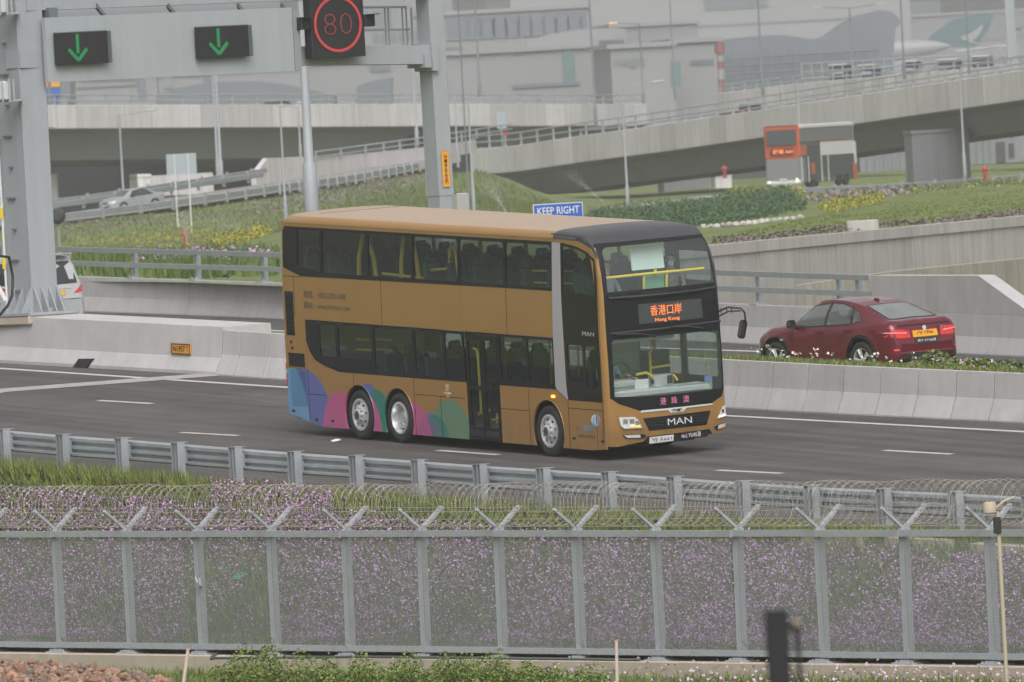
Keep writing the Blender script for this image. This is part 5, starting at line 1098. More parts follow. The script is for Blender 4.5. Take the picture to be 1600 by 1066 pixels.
# ================================================================== CARS
CGLASS = glassmat('car glass', (.66, .74, .71), .16, film=.10, filmcol=(.42, .48, .46)); RGLASS = glassmat('rear glass with painted sky sheen', (.5, .56, .54), .22, film=.30, filmcol=(.50, .56, .54)); DGLASS = glassmat('dark car glass', (.22, .26, .26), .10, film=.40, filmcol=(.03, .036, .036))  # pale film on the sloping rear glass paints in reflected sky
def car(name, label, M, P, paint, glass, rear=True, tail=None):
    t = thing(name, label, 'car', M); Ln = P['L']; xw = P['xw']; ra = P['ra']; rw = P['rw']
    xs = sorted(set(list(np.linspace(0, Ln, 90)) + [x + s * ra * math.cos(a) for x in xw for s in (-1, 1) for a in np.linspace(0, 1.5, 8)] + [.02, .05, .1, .16, Ln - .02, Ln - .06, Ln - .12]))
    I = lambda k, x: float(np.interp(x, *P[k]))
    def zb(x):
        z = I('sill', x)
        for w in xw:
            if abs(x - w) < ra: z = max(z, rw + math.sqrt(ra * ra - (x - w) ** 2))
        return z
    def ring(x):
        b = zb(x); zt, zl, wm, wt = I('top', x), I('belt', x), I('wid', x), I('wtop', x); zl = max(zl, b + .04); zm = b + (zl - b) * .55; zt = max(zt, zl + .02)
        return [(0, b), (wm - .18, b), (wm - .02, b), (wm + (.012 if b < .4 else .018), b + (zm - b) * .3), (wm, zm), (wm - .012, zl - .05), (wm - .035, zl), (wt + (wm - .035 - wt) * .5 + .02, zl + (zt - zl) * .5), (wt, zl + (zt - zl) * .88), (wt * .93, zl + (zt - zl) * .965), (wt * .6, zt - .012), (0, zt)]
    def yside(x, z):
        r = ring(x); zz = [p[1] for p in r[1:10]]; return float(np.interp(z, zz, [p[0] for p in r[1:10]]))
    def ztop(x, y):
        r = ring(x); return float(np.interp(abs(y), [p[0] for p in r[:7:-1]], [p[1] for p in r[:7:-1]]))
    rows = []
    for x in xs:
        r = ring(x); r = [((p[0] + (q[0] - p[0]) * t / n_), p[1] + (q[1] - p[1]) * t / n_) for p, q, n_ in zip(r, r[1:], (1, 1, 1, 2, 2, 2, 5, 5, 2, 4, 6)) for t in range(n_)] + [r[-1]]
        rows.append([Vector((x, -a, b)) for a, b in r] + [Vector((x, a, b)) for a, b in r[::-1]])
    mb = MB(); mb.grid(rows); 
    for rr_ in (rows[0], rows[-1]): mb.add(rr_, [tuple(range(len(rr_)))])
    def inpoly(poly, x, y):
        c = False
        for (x1, y1), (x2, y2) in zip(poly, poly[1:] + poly[:1]):
            if (y1 > y) != (y2 > y) and x < (x2 - x1) * (y - y1) / (y2 - y1) + x1: c = not c
        return c
    def grow(poly, k, k2=None):
        cx, cz = sum(p[0] for p in poly) / len(poly), sum(p[1] for p in poly) / len(poly); return [(cx + (p[0] - cx) * k, cz + (p[1] - cz) * (k2 or k)) for p in poly]
    holes_s = [grow(p, 1.03, 1.06) for p in P['wins']]; holes_t = [grow(p, 1.02, 1.04) for p in P['screens'].values()]
    keep = []
    for f_ in mb.f:
        if len(f_) > 4: keep.append(f_); continue
        c_ = sum((Vector(mb.v[i]) for i in f_), Vector()) / 4
        if any(inpoly(p, c_.x, c_.z) for p in holes_s) and abs(c_.y) > .45: continue
        if c_.z > I('belt', c_.x) + .02 and any(inpoly(p, c_.y, c_.x) for p in holes_t) and c_.z > ztop(c_.x, c_.y) - .05: continue
        keep.append(f_)
    mb.f = keep; mb.m = [0] * len(keep)
    mb.build('body', paint, t, smooth=38)
    S = lambda sg: (lambda u, v, d=0: Vector((u, sg * (yside(u, v) + d), v)))
    cu_ = list(np.arange(0, Ln, .2)); cv_ = list(np.arange(.4, 2, .12))
    for sg in (1, -1):
        for poly in P['wins']:
            xa = [p[0] for p in poly]; za = [p[1] for p in poly]; cx, cz = sum(xa) / len(xa), sum(za) / len(za)
            mb = MB(); mb.plate(grow(poly, 1.10, 1.17), S(sg), .005, None, [poly], cu_, cv_); mb.build('window_seal', BLACK, t)
            mb = MB(); mb.plate(poly, S(sg), .008, None, (), cu_, cv_); mb.build('side_window', glass, t)
        for (x0, z0, x1, z1) in P['seams']: mb = MB(); mb.plate([(x0, z0), (x0 + .012, z0), (x1 + .012, z1), (x1, z1)], S(sg), .003, None, (), [], cv_); mb.build('door_seam', BLACK, t)
        for (x0, z0) in P['handles']: mb = MB(); y_ = sg * (yside(x0, z0) + .02); mb.box((x0, y_, z0), (.20, .03, .035), bev=.012); mb.build('door_handle', paint, t)
        mx, mz = P['mirror']; mb = MB(); mb.box((mx, sg * (yside(mx, mz - .1) + .12), mz), (.12, .24, .17), bev=.05); mb.box((mx + .03, sg * (yside(mx, mz - .1) + .02), mz - .06), (.08, .12, .05)); mb.build('door_mirror', BLACK, t, smooth=40)
        if 'cladding' in P: mb = MB(); mb.plate([(xw[0] + ra, .33), (xw[1] - ra, .33), (xw[1] - ra, .43), (xw[0] + ra, .43)], S(sg), .006, None, (), cu_, []); mb.build('sill_trim', P['cladding'], t)
        for w in xw:
            a = np.linspace(.0, math.pi, 16); mb = MB(); mb.tube([(w + (ra + .0) * math.cos(q), sg * (yside(w + ra * math.cos(q) * .98, rw + ra * math.sin(q) + .02) - .0), rw + ra * math.sin(q)) for q in a], .022, 5); mb.build('arch_trim', BLACK if 'cladding' in P else paint, t, smooth=60)
            mb = MB(); V = [Vector((w + (ra - .005) * math.cos(q), sg * yy_, rw + (ra - .005) * math.sin(q))) for yy_ in (P['tr'] - .28, P['tr'] + .16) for q in np.linspace(-.2, math.pi + .2, 16)]; mb.add(V, [(k, k + 1, 17 + k, 16 + k) for k in range(15)] + [tuple(range(16))]); mb.build('wheel_well', BLACK, t)
            wt_ = bpy.data.objects.new('wheel', None); COL.objects.link(wt_); wt_.parent = t; wt_.matrix_basis = Matrix.Translation((w, sg * (P['tr'] + .02), rw)) @ Matrix.Diagonal((1, -sg, 1, 1)); wt_.empty_display_size = .2; q = rw
            mb = MB(); mb.lathe([(q * .62, -.10), (q * .70, -.125), (q * .90, -.125), (q * .985, -.10), (q, -.05), (q, .10), (q * .6, .12)], 28); mb.build('tyre', RUBBER, wt_, smooth=50)
            mb = MB(); mb.lathe([(q * .66, -.115), (q * .62, -.11), (q * .60, -.06), (q * .59, .05)], 28)
            for k in range(5):
                for e in (-.13, .13): a = 2 * math.pi * k / 5 + e; mb.tube([(math.cos(a - e * .6) * q * .12, -.085, math.sin(a - e * .6) * q * .12), (math.cos(a) * q * .62, -.10, math.sin(a) * q * .62)], .026, 5)
            mb.lathe([(0, -.10), (q * .14, -.095), (q * .16, -.06)], 12); mb.build('rim', CHROME, wt_, smooth=40); mb = MB(); mb.lathe([(0, -.02), (q * .6, -.02)], 20); mb.build('brake_disc', BLACK, wt_)
    for nm, poly in P['screens'].items():
        fT = lambda y, x, d=0: Vector((x, y, ztop(x, y) + .006 + d)); mb = MB(); ys_ = list(np.linspace(-.8, .8, 13)); mb.plate(grow(poly, 1.07, 1.11), fT, .0, None, [poly], ys_, cu_); mb.build('screen_seal', BLACK, t)
        mb = MB(); mb.plate(poly, fT, .002, None, (), ys_, cu_); mb.build(nm, RGLASS if nm == 'rear_window' else CGLASS, t, smooth=50)
    mb = MB(); mb.box((Ln * .48, 0, .45), (Ln * .5, P['tr'] * 1.7, .1))
    for x_ in (Ln * .36, Ln * .55):
        for y_ in (-.38, .38): mb.box((x_, y_, .85), (.16, .5, .8), Matrix.Rotation(-.2, 3, 'Y'), bev=.06); mb.box((x_ - .09, y_, 1.32), (.1, .26, .2), bev=.04)
    mb.build('seat', pmat('grey seat', (.16, .155, .15), .8), t)
    def inside(x, y, z):
        r = ring(x); return r[0][1] - .02 <= z <= ztop(x, min(abs(y), r[8][0])) and abs(y) <= yside(x, z)
    def fr(y, z, d=0):
        x = 0.0
        while x < 1.2 and not inside(x, y, z): x += .008
        return Vector((x - .014 - d, y, z))
    ycut = list(np.linspace(-.95, .95, 20)); zcut = list(np.linspace(.3, 1.2, 10))
    for nm, poly, mt in P['rear']: mb = MB(); mb.plate(poly, fr, 0, -.03, (), ycut, zcut); mb.build(nm, mt, t, smooth=40)
    def ff(y, z, d=0):
        x = Ln
        while x > Ln - 1.2 and not inside(x, y, z): x -= .008
        return Vector((x + .014 + d, y, z))
    for nm, poly, mt in P['front']: mb = MB(); mb.plate(poly, ff, 0, -.03, (), ycut, zcut); mb.build(nm, mt, t, smooth=40)
    t['_'] = 0; del t['_']; t_fr[t.name] = fr; return t
t_fr = {}
RT = Matrix(((0, 0, -1, 0), (-1, 0, 0, 0), (0, 1, 0, 0), (0, 0, 0, 1)))     # lettering on a tail: text x -> -y, facing -x
REDPAINT = pmat('dark red car paint', (.155, .010, .024), .25, .35, var=.05, scale=2, coat=.7)
def sym(p): return [(-q[0], q[1]) for q in p]
SUV = dict(L=4.88, xw=(1.03, 3.96), ra=.51, rw=.41, tr=.83,
    sill=([0, .12, .5, 4.4, 4.8, 4.88], [.42, .34, .30, .28, .32, .42]), top=([0, .03, .09, .20, .45, .8, 1.2, 1.6, 2.0, 2.4, 2.75, 3.1, 3.5, 3.62, 4.2, 4.6, 4.78, 4.85, 4.88], [.74, .84, 1.13, 1.23, 1.27, 1.39, 1.53, 1.635, 1.69, 1.71, 1.685, 1.52, 1.235, 1.19, 1.14, 1.06, .96, .82, .74]),
    belt=([0, .03, .09, .2, .6, 1.2, 2.4, 3.4, 3.7, 4.3, 4.7, 4.88], [.72, .80, 1.05, 1.13, 1.17, 1.16, 1.12, 1.07, 1.07, 1.02, .88, .66]), wid=([0, .04, .12, .3, .8, 1.5, 3.5, 4.2, 4.55, 4.75, 4.88], [.70, .80, .87, .93, .965, .955, .955, .95, .89, .80, .66]), wtop=([0, .2, .6, 1.2, 2.0, 2.8, 3.2, 3.5, 4.2, 4.88], [.66, .74, .70, .64, .62, .62, .66, .76, .74, .58]),
    wins=[[(2.32, 1.17), (3.40, 1.13), (3.16, 1.36), (2.88, 1.55), (2.36, 1.61)], [(1.42, 1.20), (2.24, 1.17), (2.27, 1.61), (1.95, 1.60), (1.55, 1.51)], [(1.08, 1.25), (1.36, 1.21), (1.47, 1.48), (1.25, 1.40)]],
    seams=[(2.28, .45, 2.30, 1.1), (1.30, .9, 1.36, 1.12), (3.42, .50, 3.40, 1.03)], handles=[(2.42, 1.02), (1.50, 1.05)], mirror=(3.30, 1.20), screens=dict(rear_window=[(-.60, .46), (.60, .46), (.50, 1.28), (-.50, 1.28)], windscreen=[(-.60, 3.42), (.60, 3.42), (.52, 2.86), (-.52, 2.86)]),
    rearx=([0, .72, .80, .87, .93, .965], [.0, .02, .06, .13, .30, .80], [.3, .78, .83, 1.12], [0, 0, .05, .10]), frontx=([0, .6, .75, .9], [0, .05, .14, .4]), fz=([.3, .7, .9], [0, 0, -.12]),
    rear=[('rear_plate', [(-.33, .86), (.33, .86), (.33, 1.0), (-.33, 1.0)], ORANGE), ('rear_plate', [(-.31, .715), (.31, .715), (.31, .835), (-.31, .835)], BLACK), ('rear_bumper', [(-.78, .36), (.78, .36), (.70, .52), (-.70, .52)], BLACK), ('bumper_lip', [(-.72, .535), (.72, .535), (.66, .565), (-.66, .565)], pmat('dark red trim', (.2, .04, .04), .4)), ('boot_lip', [(-.70, 1.125), (.70, 1.125), (.70, 1.137), (-.70, 1.137)], BLACK),
          ('tail_light', [(.40, .86), (.70, .855), (.92, .91), (.95, 1.06), (.60, 1.045), (.42, 1.01)], REDL), ('tail_light', sym([(.40, .86), (.70, .855), (.92, .91), (.95, 1.06), (.60, 1.045), (.42, 1.01)]), REDL), ('boot_seam', [(-.40, .80), (-.39, .80), (-.36, 1.07), (-.37, 1.07)], BLACK)],
    front=[('headlight', [(.45, .78), (.85, .80), (.8, .66), (.45, .66)], LAMPW), ('headlight', sym([(.45, .78), (.85, .80), (.8, .66), (.45, .66)]), LAMPW), ('grille', [(-.35, .62), (.35, .62), (.35, .8), (-.35, .8)], BLACK)], cladding=BLACK)
hd = Vector((-.60, .80, 0)); hd.z = c2(hd.x, hd.y).z - c2(0, 0).z; CM = frame((0, 0, 0), hd, NC2) @ Matrix.Diagonal((1.05, 1.06, 1.045, 1))
p_ = onC2(1356, 593); o_ = p_ - CM.to_3x3() @ Vector((1.03, .83, 0)); CM.translation = o_
rc = car('red_car', 'dark red sloping-back car driving away beyond the median barrier', CM, SUV, REDPAINT, CGLASS); fr = t_fr[rc.name]
lettering('CE 17W', .44, .085, Matrix.Translation(fr(0, .93, .004)) @ RT, BLACK, rc); lettering('粤Z YT58港', .50, .075, Matrix.Translation(fr(0, .775, .004)) @ RT, WHITEP, rc)
mb = MB(); mb.lathe([(0, -.02), (.045, -.02), (.05, 0)], 16, tuple(fr(0, 1.045, .0)), 'Y'); 
bmx = MB(); bmx.T = Matrix.Translation(fr(0, 1.045, 0)) @ Matrix.Rotation(-math.pi / 2, 4, 'Z'); bmx.lathe([(0, -.015), (.045, -.015), (.05, 0)], 16); bmx.build('badge', pmat('pale badge', (.6, .66, .75), .3), rc)
lettering('X6', .16, .06, Matrix.Translation(fr(-.50, 1.035, .004)) @ RT, CHROME, rc)
mb = MB(); mb.box((1.62, 0, 1.64), (.16, .06, .07), bev=.02); mb.build('roof_fin', REDPAINT, rc)
for sg in (1, -1):
    pl_ = [(.50, .955), (.92, .985), (.93, 1.005), (.50, .975)]; mb = MB(); mb.plate([(sg * a, b) for a, b in pl_], lambda y, z, d=0: fr(y, z, .006 + d), 0, -.01, (), [sg * q for q in (.6, .7, .8, .85, .9)], ()); mb.build('light_bar', pmat('glowing tail strip', (.8, .3, .3), .4, emit=((1, .35, .3), .35)), rc)
    mb = MB(); mb.plate([(sg * .74, .60), (sg * .84, .60), (sg * .84, .64), (sg * .74, .64)], lambda y, z, d=0: fr(y, z, .004 + d), 0, -.01); mb.build('reflector', REDL, rc)
mb = MB(); mb.box((3.72, .975, .86), (.09, .03, .04)); mb.build('side_badge', CHROME, rc)
# people carrier behind the gantry column
SILVP = pmat('silver car paint', (.48, .49, .50), .32, .15, var=.04, scale=2, coat=.4); PEARL = pmat('pale silver car paint', (.36, .37, .385), .35, .35, var=.04, scale=2, coat=.3)
MPV = dict(L=4.85, xw=(1.0, 3.85), ra=.42, rw=.33, tr=.80, sill=([0, .15, 4.6, 4.85], [.40, .28, .26, .36]), top=([0, .03, .10, .22, .40, .8, 2.4, 3.1, 3.5, 3.95, 4.4, 4.7, 4.85], [.80, .90, 1.28, 1.60, 1.84, 1.88, 1.90, 1.86, 1.65, 1.22, 1.05, .92, .78]),
    belt=([0, .03, .1, .3, 2.4, 3.6, 4.3, 4.85], [.76, .82, 1.06, 1.10, 1.06, 1.02, .93, .68]), wid=([0, .05, .15, .4, 4.2, 4.6, 4.85], [.72, .82, .88, .915, .915, .86, .68]), wtop=([0, .2, .5, 3.0, 3.6, 4.2, 4.85], [.72, .72, .76, .74, .76, .74, .58]),
    wins=[[(.42, 1.16), (1.35, 1.14), (1.35, 1.68), (.55, 1.68)], [(1.45, 1.14), (2.5, 1.12), (2.5, 1.68), (1.45, 1.68)], [(2.6, 1.12), (3.55, 1.10), (3.15, 1.62), (2.6, 1.68)]], seams=[(2.55, .4, 2.55, 1.1), (1.40, .7, 1.40, 1.1)], handles=[(2.7, 1.0)], mirror=(3.4, 1.15), screens=dict(windscreen=[(-.62, 3.85), (.62, 3.85), (.58, 3.2), (-.58, 3.2)]),
    rearx=([0, .70, .80, .87, .91], [.0, .03, .08, .18, .40], [.3, .85, .9, 1.2, 1.6, 1.8], [0, 0, .04, .10, .22, .33]), frontx=([0, .6, .75, .9], [0, .05, .14, .4]), fz=([.3, .7, .9], [0, 0, -.1]),
    rear=[('rear_window', [(-.66, 1.17), (.66, 1.17), (.62, 1.70), (-.62, 1.70)], DGLASS), ('tail_light', [(.50, .93), (.90, .96), (.90, 1.14), (.80, 1.12)], REDL), ('tail_light', sym([(.50, .93), (.90, .96), (.90, 1.14), (.80, 1.12)]), REDL), ('tail_cap', [(.82, 1.13), (.90, 1.15), (.90, 1.20), (.84, 1.18)], LAMPW), ('tail_cap', sym([(.82, 1.13), (.90, 1.15), (.90, 1.20), (.84, 1.18)]), LAMPW), ('chrome_bar', [(-.45, 1.06), (.45, 1.06), (.45, 1.10), (-.45, 1.10)], CHROME), ('rear_bumper', [(-.80, .42), (.80, .42), (.78, .36), (-.78, .36)], BLACK), ('rear_plate', [(-.26, .9), (.26, .9), (.26, 1.01), (-.26, 1.01)], ORANGE), ('bumper_seam', [(-.86, .80), (.86, .80), (.86, .812), (-.86, .812)], BLACK)],
    front=[('headlight', [(.5, .9), (.85, .9), (.8, .72), (.5, .72)], LAMPW), ('headlight', sym([(.5, .9), (.85, .9), (.8, .72), (.5, .72)]), LAMPW), ('grille', [(-.4, .7), (.4, .7), (.4, .86), (-.4, .86)], BLACK)])
hd = Vector((-.66, .75, 0)); hd.z = c2(hd.x, hd.y).z - c2(0, 0).z; CM = frame((0, 0, 0), hd, NC2) @ Matrix.Scale(1.10, 4); p_ = onC2(133, 517); CM.translation = p_ - CM.to_3x3() @ Vector((.15, -.88, 0))
vn = car('people_carrier', 'silver people carrier with red tail lamps, half hidden behind the left gantry column', CM, MPV, SILVP, DGLASS); mb = MB(); mb.box((.30, 0, 1.87), (.3, 1.3, .05), bev=.02); mb.build('roof_spoiler', SILVP, vn)
SEDAN = dict(L=4.5, xw=(.95, 3.55), ra=.37, rw=.31, tr=.74, sill=([0, .1, 4.4, 4.5], [.36, .27, .25, .32]), top=([0, .05, .15, .7, 1.3, 1.9, 2.4, 2.7, 3.35, 4.0, 4.35, 4.5], [.80, .92, 1.02, 1.06, 1.34, 1.45, 1.46, 1.38, 1.02, .93, .82, .66]), belt=([0, .05, .15, .7, 2.4, 3.3, 4.1, 4.5], [.72, .84, .92, .95, .92, .90, .82, .56]), wid=([0, .05, .2, .5, 4.0, 4.35, 4.5], [.66, .76, .83, .875, .875, .80, .62]), wtop=([0, .5, 1.2, 2.4, 3.0, 3.5, 4.5], [.62, .66, .56, .56, .62, .68, .54]),
    wins=[[(.98, 1.0), (1.9, .97), (1.9, 1.36), (1.45, 1.32)], [(1.97, .97), (2.95, .95), (2.55, 1.30), (1.97, 1.36)]], seams=[(1.93, .4, 1.93, .94)], handles=[(2.1, .88), (1.2, .9)], mirror=(2.75, 1.0), screens=dict(rear_window=[(-.52, .74), (.52, .74), (.46, 1.26), (-.46, 1.26)], windscreen=[(-.60, 3.26), (.60, 3.26), (.48, 2.74), (-.48, 2.74)]),
    rearx=([0, .6, .75, .87], [0, .02, .1, .4], [.3, .9], [0, .06]), frontx=([0, .5, .66, .80, .87], [0, .04, .12, .28, .5]), fz=([.3, .55, .68, .85], [0, 0, -.05, -.22]), rear=[('tail_light', [(.45, .72), (.86, .74), (.86, .9), (.5, .88)], REDL), ('tail_light', sym([(.45, .72), (.86, .74), (.86, .9), (.5, .88)]), REDL)],
    front=[('headlight', [(.40, .64), (.80, .68), (.84, .80), (.50, .74)], LAMPW), ('headlight', sym([(.40, .64), (.80, .68), (.84, .80), (.50, .74)]), LAMPW), ('grille', [(-.34, .60), (.34, .60), (.30, .72), (-.30, .72)], BLACK), ('lower_grille', [(-.5, .36), (.5, .36), (.45, .46), (-.45, .46)], BLACK), ('number_plate', [(-.25, .48), (.25, .48), (.25, .57), (-.25, .57)], PLATEW)])
# ================================================================== TERRAIN BEYOND
TP = [(-60, 432, 362), (130, 438, 353), (300, 440, 345), (440, 446, 338), (-60, 405, 520), (200, 400, 520), (430, 402, 520), (-80, 392, 800), (100, 390, 800), (200, 390, 800), (290, 390, 800), (430, 384, 760), (560, 372, 720), (-80, 372, 826), (100, 356, 826), (200, 345, 826), (330, 330, 838), (430, 316, 852), (560, 300, 880), (665, 282, 912), (-80, 364, 836), (100, 350, 838), (200, 338, 842), (330, 321, 850), (430, 306, 862), (560, 288, 894), (665, 268, 925),
      (-80, 352, 862), (100, 340, 866), (260, 317, 876), (409, 293, 888), (560, 272, 916), (665, 256, 945), (700, 278, 930), (735, 268, 930), (760, 270, 930), (790, 282, 925), (830, 298, 920), (870, 322, 915), (500, 352, 720), (600, 352, 700), (700, 348, 690), (800, 346, 700), (870, 344, 720), (940, 344, 720), (620, 322, 800), (720, 318, 790), (800, 322, 800),
      (1040, 350, 640), (1113, 356, 600), (1250, 345, 560), (1113, 380, 420), (1300, 362, 430), (1450, 349, 440), (1600, 335.5, 452), (1700, 327, 460), (1300, 335, 620), (1450, 315, 640), (1600, 300, 640), (1000, 322, 800), (1113, 318, 760), (1230, 306, 800), (1350, 303, 820), (1480, 295, 800), (1600, 287, 800), (1700, 283, 800), (930, 332, 850), (1100, 310, 860), (1270, 302, 880), (1350, 299, 890), (1600, 289, 880), (1700, 286, 880), (950, 322, 940), (1100, 304, 950), (1270, 296, 960), (1600, 284, 960)]
tp = [at(*p) for p in TP]
for Y in (1010, 1100, 1400, 2000, 2800):
    for q in (-900, -500, -100, 300, 700, 900): tp.append(Vector((q * Y / FPX, Y, -.3 if Y > 1050 else -.1)))
def tkey(x, y): return np.array([x / y * 28.0, math.log(y / 400) * 2.6])
KP = np.array([tkey(p.x, p.y) for p in tp]); KZ = np.array([p.z for p in tp])
def tps(r): return np.where(r > 1e-9, r * r * np.log(r + 1e-12), 0)
D = np.linalg.norm(KP[:, None] - KP[None], axis=2); n_ = len(KP); A_ = np.zeros((n_ + 3, n_ + 3)); A_[:n_, :n_] = tps(D) + np.eye(n_) * 1e-3; A_[:n_, n_:] = np.c_[np.ones(n_), KP]; A_[n_:, :n_] = A_[:n_, n_:].T
WT = np.linalg.solve(A_, np.r_[KZ, 0, 0, 0])
def tz(x, y):
    k = tkey(x, y); r = np.linalg.norm(KP - k, axis=1); return float(tps(r) @ WT[:n_] + WT[n_] + WT[n_ + 1:] @ k)
GRT = pmat('hillside grass', (.13, .165, .042), .95, var=.40, scale=.25, bump=.8, bscale=3, space='World')
_b2 = [(p.x / p.y, p.y) for p in lerp_poly(ext([B2[0], B2[-1]], 30, 30), 60)]
def ystart(q):
    yb = np.interp(q, [a for a, b in _b2], [b for a, b in _b2]) + .8
    px = 800 + q * FPX
    if px > 930: return float(np.interp(px, [930, 1040, 1113, 1600, 1750], [yb, 398, 402.7, 440.7, 452]))
    return yb
qs = np.linspace(-1000, 1000, 110) / FPX
rows = []
for q in qs:
    y0 = ystart(q); ys = y0 * (3300 / y0) ** (np.linspace(0, 1, 90) ** 1.0); row = []
    for y in ys:
        x = q * y; z = tz(x, y) if y < 1800 else -.3
        row.append(Vector((x, y, z + .10 * noise.noise((x * .15, y * .15, 0)) * min(1, (y - y0) / 40))))
    rows.append(row)
terr = quadsheet('terrain', rows, GRT)
# ground sheet far out to the sides and behind everything
big = MB(); big.box((0, 1700, -6.5), (5200, 3500, .5)); go = big.build('base_ground', GRASSB); go['kind'] = 'structure'
# apron concrete at the airport
APR = pmat('airport apron', (.30, .30, .29), .9, var=.1, scale=.02, space='World')
quadsheet('apron', [[Vector((x, y, .05)) for x in (-400, -100, 0, 100, 400)] for y in (1350, 1800, 2400, 3350)], APR)
# ------------------------------------------------------------------ retaining wall on the right
rw_ = thing('retaining_wall', 'tall weathered concrete retaining wall below the lawn at the right', 'wall')
RW = [at(1010, 393, 394), at(1113, 383, 402), at(1256, 369.5, 413), at(1400, 356, 424.5), at(1600, 337, 440), at(1760, 322, 453)]
tw = 0; LW = plen(RW); pieces = [4.6, 5.4, 3.9, 5.2, 4.4]
k = 0
while tw < LW - .2:
    e = min(tw + pieces[k % 5], LW); a, d = polyat(RW, tw + .015); b, _ = polyat(RW, e - .015); n = perp(d); mb = MB()
    mb.loft([(a, n), (b, n)], [(-.02 - .018 * (k % 2), -4.6), (-.02 - .018 * (k % 2), -.36), (-.10, -.34), (-.10, 0), (.35, 0), (.35, -4.6)]); mb.build('wall_panel', CONC2, rw_); tw = e; k += 1
# lower sloping skirt at the right foot of the wall
mb = MB(); V = []
for px, py, Y in ((1240, 447, 396), (1390, 425, 402), (1600, 404, 416), (1760, 392, 428)): p = at(px, py, Y); V += [p, p + Vector((.3, 9.0, -.1)), p + Vector((0, 0, -3.4))]
mb.add(V, [(0, 3, 4, 1), (3, 6, 7, 4), (6, 9, 10, 7), (0, 2, 5, 3), (3, 5, 8, 6), (6, 8, 11, 9)]); tag(mb.build('sloping_wall', pmat('stained concrete', (.36, .33, .28), .9, var=.2, scale=.5, streak=.2, space='World')), 'low stained concrete wall rising to the right at the foot of the tall retaining wall', 'wall')
c = at(1348, 354, 426.0); mb = MB(); mb.box((c.x, c.y, c.z), (1.05, .8, .42), bev=.02); tag(mb.build('concrete_box', CONC2), 'small concrete box sitting on top of the retaining wall', 'box')
# ------------------------------------------------------------------ ramp road on the left
TRK = pmat('pale road surface', (.25, .235, .215), .9, var=.12, scale=.6, space='World')
RN = [at(*p) for p in [(-80, 364, 834), (100, 350, 836), (200, 337.5, 840), (330, 320, 848), (430, 305, 860), (560, 287, 892), (665, 267, 923), (720, 256, 940)]]
RF = [at(*p) for p in [(-80, 351.5, 862), (100, 337, 866), (200, 322, 871), (330, 302.5, 882), (430, 288, 892), (560, 268.5, 922), (665, 252, 952), (720, 243.5, 968)]]
up = Vector((0, 0, .12)); quadsheet('ramp_road', [[a + up * 1.2, a.lerp(b, .5) + up * 1.6, b + up * 1.2] for a, b in zip(lerp_poly(RN, 40), lerp_poly(RF, 40))], TRK)
def guardrail(name, label, poly, spacing, h=.80, front=True):
    t = thing(name, label, 'crash barrier'); L = plen(poly); k = 0; p0 = None
    for a in np.arange(0, L - spacing, spacing * 2):
        path = [(polyat(poly, min(a + spacing * 2 * j / 2, L - .01))[0], perp(polyat(poly, min(a + spacing * j + .01, L - .02))[1])) for j in range(3)]
        mb = MB(); mb.loft(path, [(s, z * h / .8) for s, z in THR]); mb.build('rail_panel', GALV, t)
    for a in np.arange(0, L, spacing):
        p, d = polyat(poly, min(a, L - .01)); M = frame(p, (d.x, d.y, 0))
        if p0 is None: mb = MB(); mb.box((0, -.12 if front else .1, h * .5), (.22, .14, h * 1.06)); p0 = mb.build('guard_post', GALV, t, M=M)
        else: dup(p0, t, M)
    return t
guardrail('ramp_guard_rail', 'galvanised crash barrier along the near side of the rising ramp with the silver car', [p + Vector((0, 0, .02)) for p in RN[:-1]], 3.7)
FR = [at(*p) for p in [(-80, 345, 872), (100, 331, 876), (200, 316, 882), (330, 296, 892), (412, 283.5, 899)]]
guardrail('far_guard_rail', 'double galvanised crash barrier behind the silver car on the ramp', [p + Vector((0, 0, .05)) for p in FR], 3.7, .78, False); guardrail('upper_guard_rail', 'second crash barrier rising above the one behind the silver car', [p + Vector((.2, 3.0, .42)) for p in FR], 3.7, .6, False)
# parapet at the left end of the flyover ramp
rp = thing('ramp_parapet', 'pale concrete parapet with two rails rising from the ramp to the flyover', 'parapet')
PB = [at(*p) for p in [(401, 291, 905), (490, 277, 915), (580, 264, 928), (665, 251.5, 948), (745, 238, 968)]]; PTz = [(401, 266), (420, 249), (490, 246), (665, 231), (745, 220)]
for k in range(len(PB) - 1):
    a, b = PB[k], PB[k + 1]; n = perp((b - a).normalized()); mb = MB(); ha = [.6, 1.55, 1.35, 1.2, 1.1][k]; hb = [1.45, 1.42, 1.3, 1.15, 1.0][k]
    if k == 0:
        m_ = a.lerp(b, .22); mb.loft([(a, n)], [(0, 0)], False, False) if False else None
        V = [];
        for p, h in ((a, .9), (m_, 1.85), (b, 1.50)): V += [p, p + Vector((0, 0, h)), p + n * .4 + Vector((0, 0, h)), p + n * .4]
        mb.add(V, [(0, 1, 5, 4), (1, 2, 6, 5), (2, 3, 7, 6), (4, 5, 9, 8), (5, 6, 10, 9), (6, 7, 11, 10), (0, 3, 2, 1), (8, 9, 10, 11)])
    else:
        V = []
        for p, h in ((a, [0, 1.5, 1.15, 1.0, .9][k]), (b, [0, 1.15, 1.0, .9][k] if k < 4 else .9)): V += [p, p + Vector((0, 0, h)), p + n * .4 + Vector((0, 0, h)), p + n * .4]
        mb.add(V, [(0, 1, 5, 4), (1, 2, 6, 5), (2, 3, 7, 6), (0, 3, 2, 1), (4, 5, 6, 7)])
    mb.build('parapet_panel', PARA, rp)
